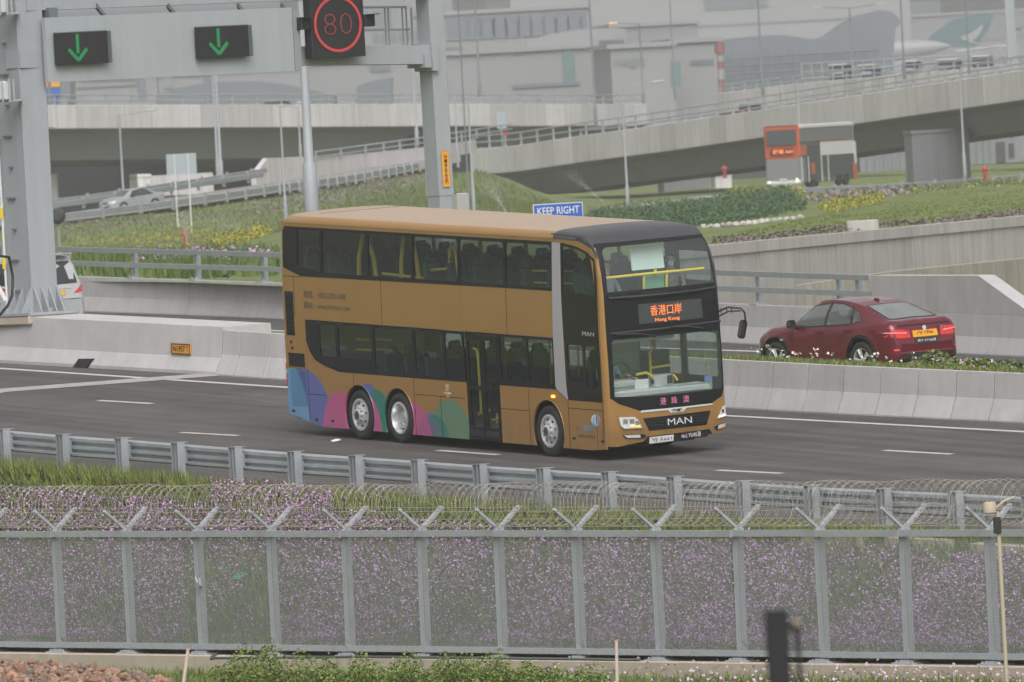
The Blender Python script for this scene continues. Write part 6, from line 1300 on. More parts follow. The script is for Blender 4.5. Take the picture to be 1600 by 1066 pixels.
def rails(parent, line, hts, sp, mat=GALV, ph=None, r=.055, n=40):
    for h in hts: mb = MB(); mb.tube([p + Vector((0, 0, h)) for p in lerp_poly(line, n)], r, 4); mb.build('rail', mat, parent)
    p0 = None; H = (ph or max(hts)) + .05
    for a in np.arange(.3, plen(line), sp):
        p, d = polyat(line, a); M = frame(p, (d.x, d.y, 0))
        if p0 is None: mb = MB(); mb.box((0, 0, H / 2), (.10, .14, H)); p0 = mb.build('rail_post', mat, parent, M=M)
        else: dup(p0, parent, M)
RLT = [at(*p) for p in [(492, 253, 915), (580, 241, 928), (665, 229.5, 948), (745, 217, 968), (800, 208, 985)]]
rails(rp, RLT, (.32, .70), 6.0)
# ------------------------------------------------------------------ flyovers
def flyover(name, label, top, deckw, ph, web, wdep, rh=(.35, .8), rsp=2.1, ppl=2.4, farrail=True):
    t = thing(name, label, 'flyover'); L = plen(top); a = 0
    while a < L - .1:
        e = min(a + ppl, L); p, d = polyat(top, a + .025); q, _ = polyat(top, e - .025); n = perp(d); mb = MB()
        mb.loft([(p, n), (q, n)], [(0, -ph), (0, 0), (.06, .03), (.34, .03), (.40, -ph * .55), (.40, -ph)]); mb.build('parapet_panel', PARA, t); a = e
    path = [(p, perp(polyat(top, min(L - .01, L * i / 24 + .01))[1])) for i, p in enumerate(lerp_poly(top, 25))]
    mb = MB(); w = deckw
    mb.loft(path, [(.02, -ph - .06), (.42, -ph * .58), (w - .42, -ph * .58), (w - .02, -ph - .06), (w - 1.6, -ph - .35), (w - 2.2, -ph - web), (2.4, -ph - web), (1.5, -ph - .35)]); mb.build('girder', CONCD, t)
    rails(t, [p + n * .2 for p, n in path], rh, rsp)
    if farrail:
        rails(t, [p + n * (w - .3) for p, n in path], rh, rsp * 1.4); mb = MB(); mb.loft([(p + n * (w - .4), n) for p, n in path], [(0, -ph), (0, -.2), (.4, -.2), (.4, -ph)]); mb.build('far_parapet', PARA, t)
    return t
FLT = [at(*p) for p in [(-160, 166, 1010), (70, 165, 1035), (350, 164, 1060), (660, 163, 1090), (900, 163.5, 1120), (1010, 163, 1140)]]
fl = flyover('flyover', 'level pale concrete flyover crossing behind the gantry at the left', FLT, 20, 1.85, 2.5, 0, (.4, .85), 4.1, 4.0)
FRT = [at(*p) for p in [(735, 233, 1015), (800, 229, 1005), (900, 213.5, 990), (1037, 195, 970), (1200, 170.5, 945), (1400, 140, 915), (1600, 110, 885), (1760, 85, 862)]]
fr_ = flyover('flyover', 'long concrete flyover climbing to the right behind the orange fronted bus', FRT, 9.5, 2.0, 1.95, 0, (.5, 1.0), 4.0, 4.2)
STN = pmat('dark stained concrete', (.20, .195, .185), .9, var=.3, scale=.5, streak=.35, space='World')
for px0, px1 in ((748, 772), (772, 800), (796, 816)): 
    p, q = at(px0, 236 if px0 < 760 else 232, 1072), at(px1, 270 if px0 < 780 else 264, 1068); mb = MB(); mb.box(((p.x + q.x) / 2, p.y - 1.2, (p.z + q.z) / 2), (abs(q.x - p.x), .06, abs(p.z - q.z))); mb.build('stained_patch', STN, fr_)
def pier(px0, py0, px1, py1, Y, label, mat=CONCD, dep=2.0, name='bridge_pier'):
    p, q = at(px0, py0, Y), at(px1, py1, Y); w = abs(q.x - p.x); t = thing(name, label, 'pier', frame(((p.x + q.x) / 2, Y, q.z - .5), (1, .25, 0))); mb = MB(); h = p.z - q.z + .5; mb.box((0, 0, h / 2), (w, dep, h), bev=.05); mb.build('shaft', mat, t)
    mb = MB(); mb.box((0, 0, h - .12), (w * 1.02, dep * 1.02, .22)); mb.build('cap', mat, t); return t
pier(1030, 270, 1112, 318, 1012, 'wide dark pier under the flyover left of the orange fronted bus'); pier(1416, 205, 1514, 292, 905, 'wide grey pier under the flyover at the right'); pier(1112, 272, 1142, 308, 1000, 'small pale block beside the dark pier', PARA, 1.5); pier(74, 272, 90, 322, 1046, 'pale pier beside the left gantry column', PARA, 1.2); pier(208, 273, 232, 312, 1046, 'pale abutment block under the level flyover', PARA, 3)
p, q = at(232, 275, 1052), at(330, 303, 1040); mb = MB(); mb.box(((p.x + q.x) / 2, 1050, (p.z + q.z) / 2), (q.x - p.x, 1.0, p.z - q.z)); tag(mb.build('abutment_wall', PARA), 'low pale wall under the level flyover behind the road sign back', 'wall')
# near-black sheet painting in the shade under the level flyover
VOID = pmat('underpass shade tone', (.014, .018, .022), .95, var=.2, scale=.2, space='World')
p, q = at(-120, 236, 1078), at(700, 330, 1078); mb = MB(); mb.box(((p.x + q.x) / 2, 1092, (p.z + q.z) / 2 - 1), (q.x - p.x + 8, 2, p.z - q.z)); tag(mb.build('underpass_shade', VOID), 'dark sheet painted for the shade under the level flyover', 'wall')
p, q = at(840, 240, 1062), at(1200, 320, 1062); 
# sub structures right : buildings under the flyover
SHED = pmat('pale cladding', (.245, .25, .26), .8, var=.06, scale=.3, streak=.1, space='World'); SHEDG = pmat('grey cladding', (.205, .22, .235), .8, var=.06, scale=.3, streak=.08, space='World'); WIND = pmat('haze paled window glass', (.16, .18, .20), .3); BLUEG = pmat('blue grey cladding', (.165, .185, .205), .7, var=.08, scale=.1, space='World'); TEAL = pmat('haze muted teal door', (.13, .21, .205), .6); DKST = pmat('dark opening', (.06, .065, .07), .7); LWALL = pmat('light hall wall', (.275, .278, .28), .8, var=.05, scale=.1, space='World'); ROOFW = pmat('pale hall roof', (.295, .298, .30), .7, var=.05, scale=.05, space='World')  # distant cladding and glass tones drawn together to paint in some haze
def bld(label, px0, py0, px1, py1, Y, mat=SHED, dep=30, roof=None, bits=(), name='building', yaw=.06, z0=-.3, cat='building'):
    p, q = at(px0, py1, Y), at(px1, py0, Y); w = abs(q.x - p.x); zt = at((px0 + px1) / 2, py0, Y).z; cx = (p.x + q.x) / 2; t = thing(name, label, cat, frame((cx, Y, z0), (1, yaw, 0))); h = zt - z0
    mb = MB(); mb.box((0, dep / 2, h / 2), (w, dep, h)); mb.build('wall', mat, t)
    mb = MB(); mb.box((0, dep / 2, h + .25), (w + .8, dep + .8, .5)); mb.build('roof', roof or ROOFW, t)
    sc = Y / FPX; xm = (px0 + px1) / 2; ym = py0
    for (nm, a, b, c, d, m) in bits:
        x0, x1 = (a - xm) * sc, (c - xm) * sc; zz0, zz1 = at((a + c) / 2, d, Y).z - z0, at((a + c) / 2, b, Y).z - z0
        mb = MB(); mb.box(((x0 + x1) / 2, -.06, (zz0 + zz1) / 2), (abs(x1 - x0), .25, abs(zz1 - zz0))); mb.build(nm, m, t)
    return t
def strip(nm, x0, y0, x1, y1, n, m, gap=.3, dy=-.055): return [(nm, x0 + (x1 - x0) * (i + gap / 2) / n, y0 + dy * (x1 - x0) * i / n, x0 + (x1 - x0) * (i + 1 - gap / 2) / n, y1 + dy * (x1 - x0) * i / n, m) for i in range(n)]
bld('pale building with corrugated wall seen under the flyover at the right', 1505, 200, 1640, 262, 1150, SHED, 20, bits=[('window', 1556, 222, 1570, 254, DKST), ('window', 1576, 224, 1584, 245, DKST), ('sign_panel', 1580, 198, 1584, 214, ORANGE)] + strip('pilaster', 1510, 210, 1552, 262, 4, SHEDG, .75))
bld('low grey shed under the flyover between the bus and the pier', 1345, 214, 1420, 285, 1130, SHEDG, 20, bits=strip('pilaster', 1350, 222, 1415, 285, 5, SHED, .8))
bld('long low pale building under the climbing flyover', 850, 283, 1034, 320, 1150, SHEDG, 20, bits=strip('window', 855, 300, 1030, 308, 14, SHED, .4, -.06))
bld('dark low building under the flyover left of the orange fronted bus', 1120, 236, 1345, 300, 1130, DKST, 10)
# ------------------------------------------------------------------ orange fronted bus, silver car, small things along the far roads
sg = thing('road_sign_back', 'grey back of a road sign on two posts beside the ramp', 'sign', frame(at(288, 340, 815), (1, .1, 0))); s_ = 815 / FPX
mb = MB(); z0_, z1_ = at(288, 272, 815).z - at(288, 340, 815).z, at(288, 240, 815).z - at(288, 340, 815).z; mb.box((0, -.05, (z0_ + z1_) / 2), (47 * s_, .05, z1_ - z0_)); mb.build('sign_plate', pmat('sign back grey', (.36, .41, .45), .5), sg)
for dx, dn in ((-.45, -.6), (.42, -1.0)): mb = MB(); mb.tube([(dx, -.13, dn), (dx, -.13, z1_)], .045, 6); mb.build('sign_post', WHITEP, sg)
hyd = None
for (px, py, Y, lab) in ((290, 390, 800, 'red fire hydrant among the yellow flowers at the left'), (1540, 289, 800, 'red fire hydrant beside the road at the far right'), (1133, 284, 940, 'small red hydrant beside the pale block under the flyover')):
    b = at(px, py, Y); t = thing('fire_hydrant', lab, 'hydrant', frame(b + Vector((0, 0, .25)), (1, 0, 0)), 'red fire hydrants'); mb = MB(); mb.lathe([(.0, 0), (.17, 0), (.17, .08), (.12, .10), (.12, .66), (.17, .68), (.17, .76), (.12, .86), (.04, .92), (0, .92)], 14, (0, 0, 0), 'Z'); mb.build('barrel', REDP, t, smooth=40)
    for s in (-1, 1): mb = MB(); mb.tube([(s * .1, 0, .72), (s * .27, 0, .72)], .07, 8); mb.build('outlet', REDP, t, smooth=40)
hd = Vector((-.80, -.60, 0)); a_, b_ = RN[2].lerp(RF[2], .55), RN[1].lerp(RF[1], .55); hz_ = (b_ - a_).normalized()
CM = frame((0, 0, 0), Vector((-.80, -.60, hz_.z))); p_ = RN[2].lerp(RF[2], .62) + Vector((.3, 0, -.05)); CM.translation = p_ - CM.to_3x3() @ Vector((2.25, 0, 0))
car('silver_car', 'small silver saloon car coming down the ramp behind the crash barrier', CM, SEDAN, PEARL, DGLASS)
# orange fronted double-decker
ORB = pmat('orange bus paint', (.52, .105, .035), .35, coat=.3, var=.05); WHB = pmat('white bus paint', (.72, .72, .72), .35, coat=.3, var=.04)
of = Vector((-.36, -.933, 0)).normalized(); ob = at(1225, 296, 868); OM = frame(ob, of); obus = thing('orange_bus', 'double-decker bus with orange front and white side passing under the flyover', 'bus', OM)
WD, HT, LN = 2.5, 4.32, 11.3
def ox(x0, x1, y0, y1, z0, z1, nm, m, bev=.0): mb = MB(); mb.box(((x0 + x1) / 2, (y0 + y1) / 2, (z0 + z1) / 2), (abs(x1 - x0), abs(y1 - y0), abs(z1 - z0)), bev=bev); return mb.build(nm, m, obus)
ox(-LN, 0, -WD / 2, WD / 2, .35, HT - .02, 'body', pmat('bus side grey', (.20, .21, .22), .3), .10); ox(-LN - .01, -.4, -WD / 2 - .01, WD / 2 + .012, HT - .30, HT, 'roof', WHB, .06)
ox(-.25, .05, -WD / 2 - .02, WD / 2 + .02, 2.05, HT, 'front_panel', ORB, .12); ox(.02, .07, -1.03, 1.03, 3.0, 4.02, 'upper_windscreen', pmat('dull bus glass', (.075, .09, .095), .15)); ox(-.1, .04, -1.2, 1.2, .62, 2.06, 'windscreen', pmat('grey bus glass', (.23, .23, .23), .15), .05); ox(-.2, .08, -1.24, 1.24, .30, .64, 'bumper', WHB, .08)
for y in (-1.0, 1.0): ox(.05, .10, y - .07, y + .07, .46, .70 if y > 0 else .56, 'headlight', HEADE)
ox(.02, .065, -.25, .25, .62, .72, 'plate', PLATEW)
ORT = Matrix(((0, 0, 1, 0), (1, 0, 0, 0), (0, 1, 0, 0), (0, 0, 0, 1))); mb = MB(); mb.box((.055, 0, 2.55), (.03, 1.7, .42)); dsp2 = mb.build('display_board', pmat('dark display', (.10, .03, .02), .5), obus); lettering('機場 A41', 1.45, .30, Matrix.Translation((.075, 0.1, 2.55)) @ ORT, LEDO, dsp2, bold=.02)
L0 = lambda px: -(px - 1255) / (.36 * 23.0)
S1 = WD / 2
ox(L0(1256), L0(1267), S1, S1 + .02, 2.2, 2.9, 'side_display', ORB); ox(L0(1347), L0(1290), S1, S1 + .03, 2.15, 3.05, 'white_panel', WHB); ox(L0(1347), L0(1290), S1, S1 + .035, 3.05, 3.13, 'stripe', ORB); ox(L0(1346), L0(1290), S1, S1 + .02, .75, 2.15, 'lower_window', pmat('bus window dark', (.04, .045, .055), .12)); ox(L0(1289), L0(1268), S1, S1 + .02, .5, 2.9, 'door', pmat('bus window dark', (.04, .045, .055), .12))
ox(L0(1345), L0(1256), S1, S1 + .015, 3.15, 3.98, 'upper_window', pmat('haze grey bus window', (.21, .215, .22), .1))  # flat grey paints in the haze mirrored by the upper glass
for px in (1290, 1301, 1268, 1257): ox(L0(px + 1.2), L0(px), S1, S1 + .04, .4, 2.15, 'pillar', WHB)
ox(L0(1350), L0(1343), S1, S1 + .04, .4, 1.45, 'rear_corner', ORB, .05); ox(L0(1349.5), L0(1346), S1, S1 + .045, 1.45, 2.95, 'rear_corner', WHB); ox(L0(1279), L0(1273), S1, S1 + .03, .9, 1.7, 'side_poster', ORB)
for x in (-2.6, -8.0, -9.4):
    for y in (-1.1, 1.1): mb = MB(); mb.lathe([(0, -.14), (.28, -.14), (.48, -.12), (.5, 0), (.48, .12), (.28, .14), (0, .14)], 20, (x, y, .5)); mb.build('wheel', RUBBER, obus, smooth=40)
# road edge rail in front of the orange bus
RL = [at(*p) for p in [(905, 335, 850), (1000, 322, 848), (1100, 309.5, 846), (1250, 303, 844), (1345, 300, 842), (1480, 292, 838), (1620, 281, 832)]]
rows_ = []
for px in range(880, 1741, 20):
    row_ = []
    for dy in (2, 10, 18):
        p0_ = at(px, float(np.interp(px, [905, 1000, 1100, 1250, 1345, 1480, 1620], [335, 322, 309.5, 303, 300, 292, 281])), 850 - (px - 905) * .025); x_, y_ = p0_.x, p0_.y + dy; row_.append(Vector((x_, y_, tz(x_, y_) + .09)))
    rows_.append(row_)
quadsheet('side_road', rows_, TRK)
kt = thing('kerb_wall', 'low pale kerb wall along the grass left of the orange fronted bus', 'kerb'); mb = MB(); mb.loft([(p, perp((RL[min(i + 1, 3)] - RL[max(min(i, 2), 0)]).normalized())) for i, p in enumerate(RL[:4])], [(0, -.3), (0, .12), (.5, .14), (.5, -.3)]); mb.build('kerb_section', PARA, kt)
guardrail('roadside_guard_rail', 'low galvanised crash barrier running right from the orange fronted bus', [p - Vector((0, 0, .1)) for p in RL[3:]], 2.6, .62)
# bird scarer / dark camera behind the left column
c = at(90, 338, 700); t = thing('signal_head', 'dark rounded signal head sticking out from behind the left gantry column', 'signal', frame(c, (1, 0, 0))); mb = MB(); mb.lathe([(0, -.3), (.25, -.28), (.42, -.1), (.45, .1), (.36, .25), (0, .3)], 16, (0, 0, 0)); mb.build('housing', pmat('dull black', (.03, .032, .036), .6), t, smooth=40); mb = MB(); mb.tube([(0, .2, 0), (0, .2, -3.2)], .06, 6); mb.build('post', POLE, t)
# ------------------------------------------------------------------ vegetation on the far slopes
HSL = [pmat('slope grass blade', (.11, .16, .032), .85), pmat('slope dry blade', (.15, .15, .055), .85), pmat('slope dark blade', (.065, .11, .028), .85)]; YLF = pmat('yellow flower', (.52, .42, .030), .7)
def slope_pts(n, poly, Y0, Y1):     # points on the terrain under an outline of the survey
    out = []; bb = [min(p[0] for p in poly), max(p[0] for p in poly), min(p[1] for p in poly), max(p[1] for p in poly)]
    def inside(x, y):
        c = False
        for (x1, y1), (x2, y2) in zip(poly, poly[1:] + poly[:1]):
            if (y1 > y) != (y2 > y) and x < (x2 - x1) * (y - y1) / (y2 - y1) + x1: c = not c
        return c
    tries = 0
    while len(out) < n and tries < n * 14:
        tries += 1; Y = Y0 * (Y1 / Y0) ** RNG.uniform(); q = (RNG.uniform(bb[0] - 30, bb[1] + 40) - 800) / FPX; x = q * Y; z = tz(x, Y); px, py = proj(Vector((x, Y, z)))
        if inside(px, py): out.append((x, Y, z))
    return np.array(out) if out else np.zeros((0, 3))
def blades(name, label, P, h, w, mats, pr, cat='grass', flower=None):
    n = len(P); lean = RNG.normal(size=(n, 3)) * .08; lean[:, 2] = RNG.uniform(h[0], h[1], n); wd = rand_dirs(n, 0) * RNG.uniform(w[0], w[1], n)[:, None]; g = scatter_quads(name, P, wd, lean, mats, RNG.choice(len(mats), n, p=pr), tri=True); tag(g, label, cat, kind='stuff'); return g
def tufts(name, label, P, h, s, mats, pr, cat='flowers'):
    n = len(P); Q = P + np.c_[np.zeros(n), np.zeros(n), RNG.uniform(h[0], h[1], n) * np.clip(.75 + 1.1 * vnoise(P, .28, 3), .15, 1.4)]; a, b = leafquads(Q, RNG.uniform(s[0], s[1], n), .3); g = scatter_quads(name, Q, a, b, mats, RNG.choice(len(mats), n, p=pr)); tag(g, label, cat, kind='stuff')
P = slope_pts(15000, [(85, 352), (230, 336), (430, 310), (665, 275), (740, 262), (870, 320), (930, 345), (430, 380), (85, 395)], 690, 935); blades('slope_grass', 'green and dry grass on the mound and the slope below the ramp', P, (.12, .38), (.03, .07), HSL, [.5, .25, .25])
P = slope_pts(4200, [(85, 352), (230, 345), (380, 330), (480, 300), (665, 272), (660, 290), (470, 335), (340, 345), (200, 360), (90, 372)], 690, 935); tufts('slope_flowers', 'dull mauve flowers on the slope below the ramp guard rail', P, (.15, .4), (.025, .055), [pmat('faded mauve flower', (.27, .21, .26), .8), HSL[1]], [.6, .4])
P = slope_pts(12000, [(120, 384), (200, 374), (300, 368), (380, 366), (432, 372), (432, 390), (300, 393), (120, 393)], 640, 815); tufts('yellow_flowers', 'band of yellow flowers around the fire hydrant at the left', P, (.2, .6), (.02, .045), [YLF, HSL[0]], [.45, .55])
P = slope_pts(5200, [(100, 392), (435, 388), (435, 432), (230, 440), (100, 430)], 358, 760); blades('verge_grass', 'green verge behind the far parapet rails', P, (.15, .5), (.05, .12), HSL, [.5, .1, .4])
P = slope_pts(4200, [(215, 398), (430, 398), (425, 416), (215, 416)], 372, 720); tufts('mauve_flowers', 'bed of mauve flowers seen between the parapet rails at the left', P, (.1, .35), (.02, .05), [FLP[0], FLP[1], HSL[2]], [.30, .35, .35])
P = slope_pts(34000, [(915, 338), (1000, 328), (1100, 318), (1180, 303), (1232, 302), (1262, 330), (1110, 357), (930, 352)], 560, 880); tufts('dark_ground_cover', 'dark green ground cover on the bank right of the KEEP RIGHT sign', P, (.1, .55), (.022, .055), [pmat('dark ground cover leaf', (.036, .085, .034), .7), pmat('mid ground cover leaf', (.065, .125, .036), .7)], [.6, .4], 'ground cover')
P = slope_pts(2600, [(1130, 308), (1240, 296), (1260, 304), (1150, 312)], 760, 900); tufts('yellow_bushes', 'yellow green flowering plants in front of the orange fronted bus', P, (.15, .5), (.035, .07), [YLF, HSL[0]], [.45, .55])
P = slope_pts(5200, [(1275, 330), (1290, 322), (1380, 308), (1382, 318), (1300, 334)], 600, 860); tufts('yellow_flower_strip', 'strip of yellow flowers across the lawn at the right', P, (.1, .4), (.02, .042), [YLF, HSL[0]], [.4, .6])
P = slope_pts(1800, [(1250, 312), (1300, 306), (1420, 298), (1420, 305), (1290, 322)], 700, 900); tufts('pale_mauve_bed', 'pale mauve bed on the lawn in front of the orange fronted bus', P, (.1, .35), (.05, .10), [pmat('greyish mauve flower', (.27, .22, .23), .8), HSL[1]], [.6, .4])
P = slope_pts(2200, [(1400, 296), (1660, 280), (1660, 297), (1400, 305)], 720, 880); tufts('olive_plants', 'olive green plants along the road at the far right', P, (.1, .4), (.03, .06), [HSL[1], HSL[0], YLF], [.5, .42, .08], 'plants')
P = slope_pts(22000, [(1113, 372), (1256, 342), (1400, 306), (1660, 288), (1660, 331), (1400, 352), (1256, 366), (1113, 382)], 415, 720); blades('lawn', 'bright green lawn above the retaining wall', P, (.02, .07), (.015, .035), [pmat('lawn blade', (.185, .235, .045), .85), HSL[0], HSL[1]], [.55, .35, .10])
P = slope_pts(5000, [(1113, 376), (1400, 349), (1660, 327), (1660, 332), (1400, 355), (1256, 368), (1113, 384)], 403, 470); tufts('bare_planting', 'grey brown planting strip between the lawn and the top of the retaining wall', P, (.02, .12), (.02, .05), [pmat('grey brown stem', (.17, .14, .13), .9), HSL[1]], [.8, .2], 'planting')
stn = pmat('pale rock', (.50, .47, .43), .9, var=.2, scale=3, rand=.15)
rk = thing('rock_edging', 'row of pale rocks along the lawn edge beside the gold bus front', 'rocks')
for i in range(16):
    px = 1100 + i * 10; p = at(px, 359 - i * .95, 600); bm = bmesh.new(); bmesh.ops.create_icosphere(bm, subdivisions=1, radius=.2)
    for v in bm.verts: v.co *= 1 + RNG.uniform(-.25, .25); v.co.z *= .7
    me = bpy.data.meshes.new('rock'); bm.to_mesh(me); bm.free(); me.materials.append(stn); link('rock', me, rk, Matrix.Translation((p.x, p.y, tz(p.x, p.y) + .08)))
# sprinkler jets : sparse fine droplets
JET = glassmat('water spray', (.92, .94, .95), .2, film=.25, filmcol=(.5, .52, .53))
for (a0, b0, c0, Y, lab) in (((294, 384), (287, 350), (284, 336), 790, 'fine sprinkler spray rising beside the hydrant at the left'), ((792, 334), (775, 305), (762, 286), 700, 'thin sprinkler jet on the mound left of the KEEP RIGHT sign'), ((440, 372), (380, 352), (320, 345), 760, 'long low sprinkler jet over the flowers left of the gold bus'), ((945, 318), (915, 292), (880, 262), 880, 'thin sprinkler jet in front of the climbing flyover')):
    P = []
    for k in range(900):
        s = RNG.uniform() ** .8; u = Vector((*a0, 0)) * (1 - s) ** 2 + Vector((*b0, 0)) * 2 * s * (1 - s) + Vector((*c0, 0)) * s * s; q = at(u.x, u.y, Y); sp = .03 + .45 * s * s; P.append(q + Vector((RNG.normal() * sp, RNG.normal() * sp, RNG.normal() * sp * .6)))
    P = np.array(P); a, b = leafquads(P, RNG.uniform(.006, .014, len(P)), 0); g = scatter_quads('water_spray', P, a, b, [pmat('water droplets', (.62, .64, .65), .3)]); tag(g, lab, 'spray', kind='stuff')
# ================================================================== AIRPORT BUILDINGS IN THE HAZE
LET = pmat('dull lettering', (.22, .27, .27), .7)
def bletter(t, s, px, py, w, h, Y, mat=LET, tilt=-.055):
    M = t.matrix_world.inverted(); p = M @ at(px, py, Y); lettering(s, w * Y / FPX, h * Y / FPX, Matrix.Translation((p.x, -.25, p.z)) @ Matrix.Rotation(math.pi / 2, 4, 'X'), mat, t, .05)
bld('pale hall with a row of louvres behind the left gantry sign', 120, 118, 245, 172, 1500, LWALL, 40, bits=strip('louvre', 128, 122, 213, 127, 12, BLUEG, .25, -.02) + [('door', 216, 119, 228, 156, BLUEG), ('door', 95, 124, 110, 158, BLUEG), ('cornice', 122, 134, 214, 136, SHEDG)])
bld('pale annex with dark strip windows right of the louvred hall', 250, 112, 480, 172, 1650, LWALL, 40, bits=[('block', 256, 114, 270, 138, SHED)] + strip('window', 272, 116, 332, 120, 7, WIND, .3, -.02) + [('door', 320, 114, 332, 138, BLUEG)])
bld('blue and orange direction panels beside the left gantry column', 66, 122, 96, 160, 1300, SHEDG, 1.0, bits=[('sign_panel', 68, 126, 75, 136, ORANGE), ('sign_panel', 80, 126, 94, 136, ORANGE), ('sign_panel', 68, 138, 75, 149, SBLUE), ('sign_panel', 80, 138, 94, 150, SBLUE), ('sign_panel', 69, 151, 75, 159, SBLUE), ('sign_panel', 81, 152, 90, 160, SBLUE)], name='sign_board', cat='sign')
def dome(label, pts, Y, dep, mat, name='curved_roof', cat='roof'):     # curved canopy: outline seen from the road swept back in depth
    P = [at(x, y, Y) for x, y in pts]; z0 = min(p.z for p in P) - 3.0; n = len(P); V = []
    for d in (0, dep): V += [p + Vector((0, d, 0)) for p in P] + [Vector((p.x, p.y + d, z0)) for p in reversed(P)]
    m = 2 * n; mb = MB(); mb.add(V, [tuple(range(m)), tuple(range(2 * m - 1, m - 1, -1))] + [(i, (i + 1) % m, m + (i + 1) % m, m + i) for i in range(m)]); t = thing(name, label, cat, frame((P[n // 2].x, Y, -.3), (1, 0, 0))); o = mb.build('shell', mat, t); o.matrix_basis = t.matrix_world.inverted()
    mb = MB(); mb.box((0, dep / 2, (z0 + .3) / 2), ((P[-1].x - P[0].x) * .92, dep * .9, z0 + .3)); mb.build('wall', LWALL, t); return t
dome('low blue grey curved roof behind the lamp posts at the left', [(243, 148), (270, 139), (300, 133), (340, 128), (400, 127), (440, 131), (480, 139), (522, 150)], 1420, 25, BLUEG)
dome('small pointed blue grey roof left of the right gantry column', [(556, 136), (575, 128), (595, 124), (613, 121), (612, 138)], 1500, 14, BLUEG)
bld('large pale hall behind the speed sign', 470, 96, 720, 180, 1700, LWALL, 60, bits=[('window', 580, 100, 612, 112, WIND)])
bld('grey blue glazed terminal block at the top left of the picture', -40, 2, 470, 130, 2100, SHEDG, 60, bits=strip('window', 90, 20, 460, 30, 22, WIND, .2, -.04))
bld('grey terminal building with blue windows between the gantry columns', 470, -30, 705, 110, 2000, SHED, 60, bits=[('window_band', 582, 15, 612, 45, BLUEG), ('window_band', 556, 15, 576, 45, BLUEG)] + strip('window', 580, 52, 660, 66, 6, WIND, .3))
bld('pale shed with tall blue windows at the top centre', 688, 18, 922, 150, 1750, LWALL, 50, bits=[('window_band', 700, 24, 920, 58, BLUEG)] + strip('pilaster', 705, 30, 920, 58, 11, SHED, .75, -.02) + [('window', 692, 74, 724, 86, WIND), ('window', 690, 105, 700, 112, WIND)] + strip('window', 728, 82, 742, 88, 3, WIND, .3))
bld('big pale hangar along the top of the picture', 800, -40, 1420, 60, 2500, ROOFW, 80, bits=[('roof_edge', 920, 36, 1400, 39, SHEDG), ('window_band', 1100, -6, 1200, 14, WIND)])
wh = bld('white airport shed with a curved canopy and teal doors', 700, 80, 960, 160, 1450, LWALL, 30, bits=[('door', 881, 72, 899, 128, TEAL), ('skirting', 800, 130, 905, 136, BLUEG), ('window', 812, 74, 866, 82, SHEDG), ('vent', 805, 76, 815, 86, WIND)])
dome('pale arched canopy over the white airport shed', [(822, 66), (850, 56), (885, 49), (920, 45), (960, 44), (979, 45), (979, 62)], 1460, 22, ROOFW)
fb = bld('white freight building with green lettering', 958, 74, 1052, 160, 1400, LWALL, 30, bits=[('door', 1049, 96, 1064, 136, TEAL), ('roof_vent', 938, 62, 978, 76, BLUEG)] + strip('window', 940, 66, 978, 76, 8, WIND, .35)); bletter(fb, 'freight', 986, 96, 50, 19, 1398)
fb2 = bld('white freight building with small dark blocks in place of lettering beside the banded mast', 1056, 66, 1122, 150, 1420, LWALL, 30, bits=[('canopy', 1075, 60, 1122, 68, BLUEG)] + strip('window', 1078, 94, 1116, 102, 8, WIND, .35))  # window strip stands in for dark lettering too blurred to read
bld('pale grey block behind the freight buildings', 960, 40, 1090, 120, 1800, SHED, 40, bits=[('window', 1060, 62, 1075, 72, WIND)])
# red and white mast
m0 = at(1128, 142, 1360); t = thing('banded_mast', 'red and white banded mast in front of the wavy hangar', 'mast', frame((m0.x, 1360, 0), (1, 0, 0))); zz = [at(1126, y, 1360).z for y in (145, 124, 108, 96, 84, 66)]
for k in range(5): mb = MB(); r_ = .38 if k < 4 else .55; mb.lathe([(0, zz[k]), (r_, zz[k]), (r_, zz[k + 1]), (0, zz[k + 1])], 14, (0, 0, 0), 'Z'); mb.build('band', (pmat('haze muted mast red', (.26, .10, .10), .5) if k % 2 == 0 else pmat('haze muted mast white', (.32, .32, .32), .5)), t, smooth=40)  # band colours muted, part of the haze is painted in
mb = MB(); mb.lathe([(.1, 0), (.1, zz[0])], 8, (0, 0, 0), 'Z'); mb.build('stem', WHITEP, t)
# wavy hangar
hang = [(1070, 66), (1120, 62), (1200, 55), (1230, 55), (1262, 61), (1285, 60), (1305, 52), (1330, 33), (1352, 21), (1372, 16), (1392, 18), (1404, 27), (1408, 36), (1399, 46), (1396, 90)]
t = dome('large blue grey hangar with a wave shaped roof', hang, 1550, 60, BLUEG, 'wavy_hangar', 'hangar')
for ob_ in list(t.children):
    pass
M_ = t.matrix_world.inverted()
for k in range(13):
    p, q = at(1130 + k * 19, 80 - k * .9, 1549.2), at(1131.2 + k * 19, 128 - k * 1.0, 1549.2); p, q = M_ @ p, M_ @ q; mb = MB(); mb.box(((p.x + q.x) / 2, p.y, (p.z + q.z) / 2), (abs(q.x - p.x) + .04, .3, abs(p.z - q.z))); mb.build('mullion', SHEDG, t)
for r in range(3):
    p, q = at(1132, 92 + r * 12, 1549.0), at(1375, 78 + r * 12, 1549.0); p, q = M_ @ p, M_ @ q; mb = MB(); mb.tube([p, q], .10, 4); mb.build('glazing_bar', WIND, t)
bld('pale terminal wing behind the aeroplane', 1400, 20, 1700, 110, 2600, SHED, 60, bits=[('window_band', 1412, 2, 1472, 22, WIND), ('window_band', 1480, 20, 1690, 60, SHEDG)])
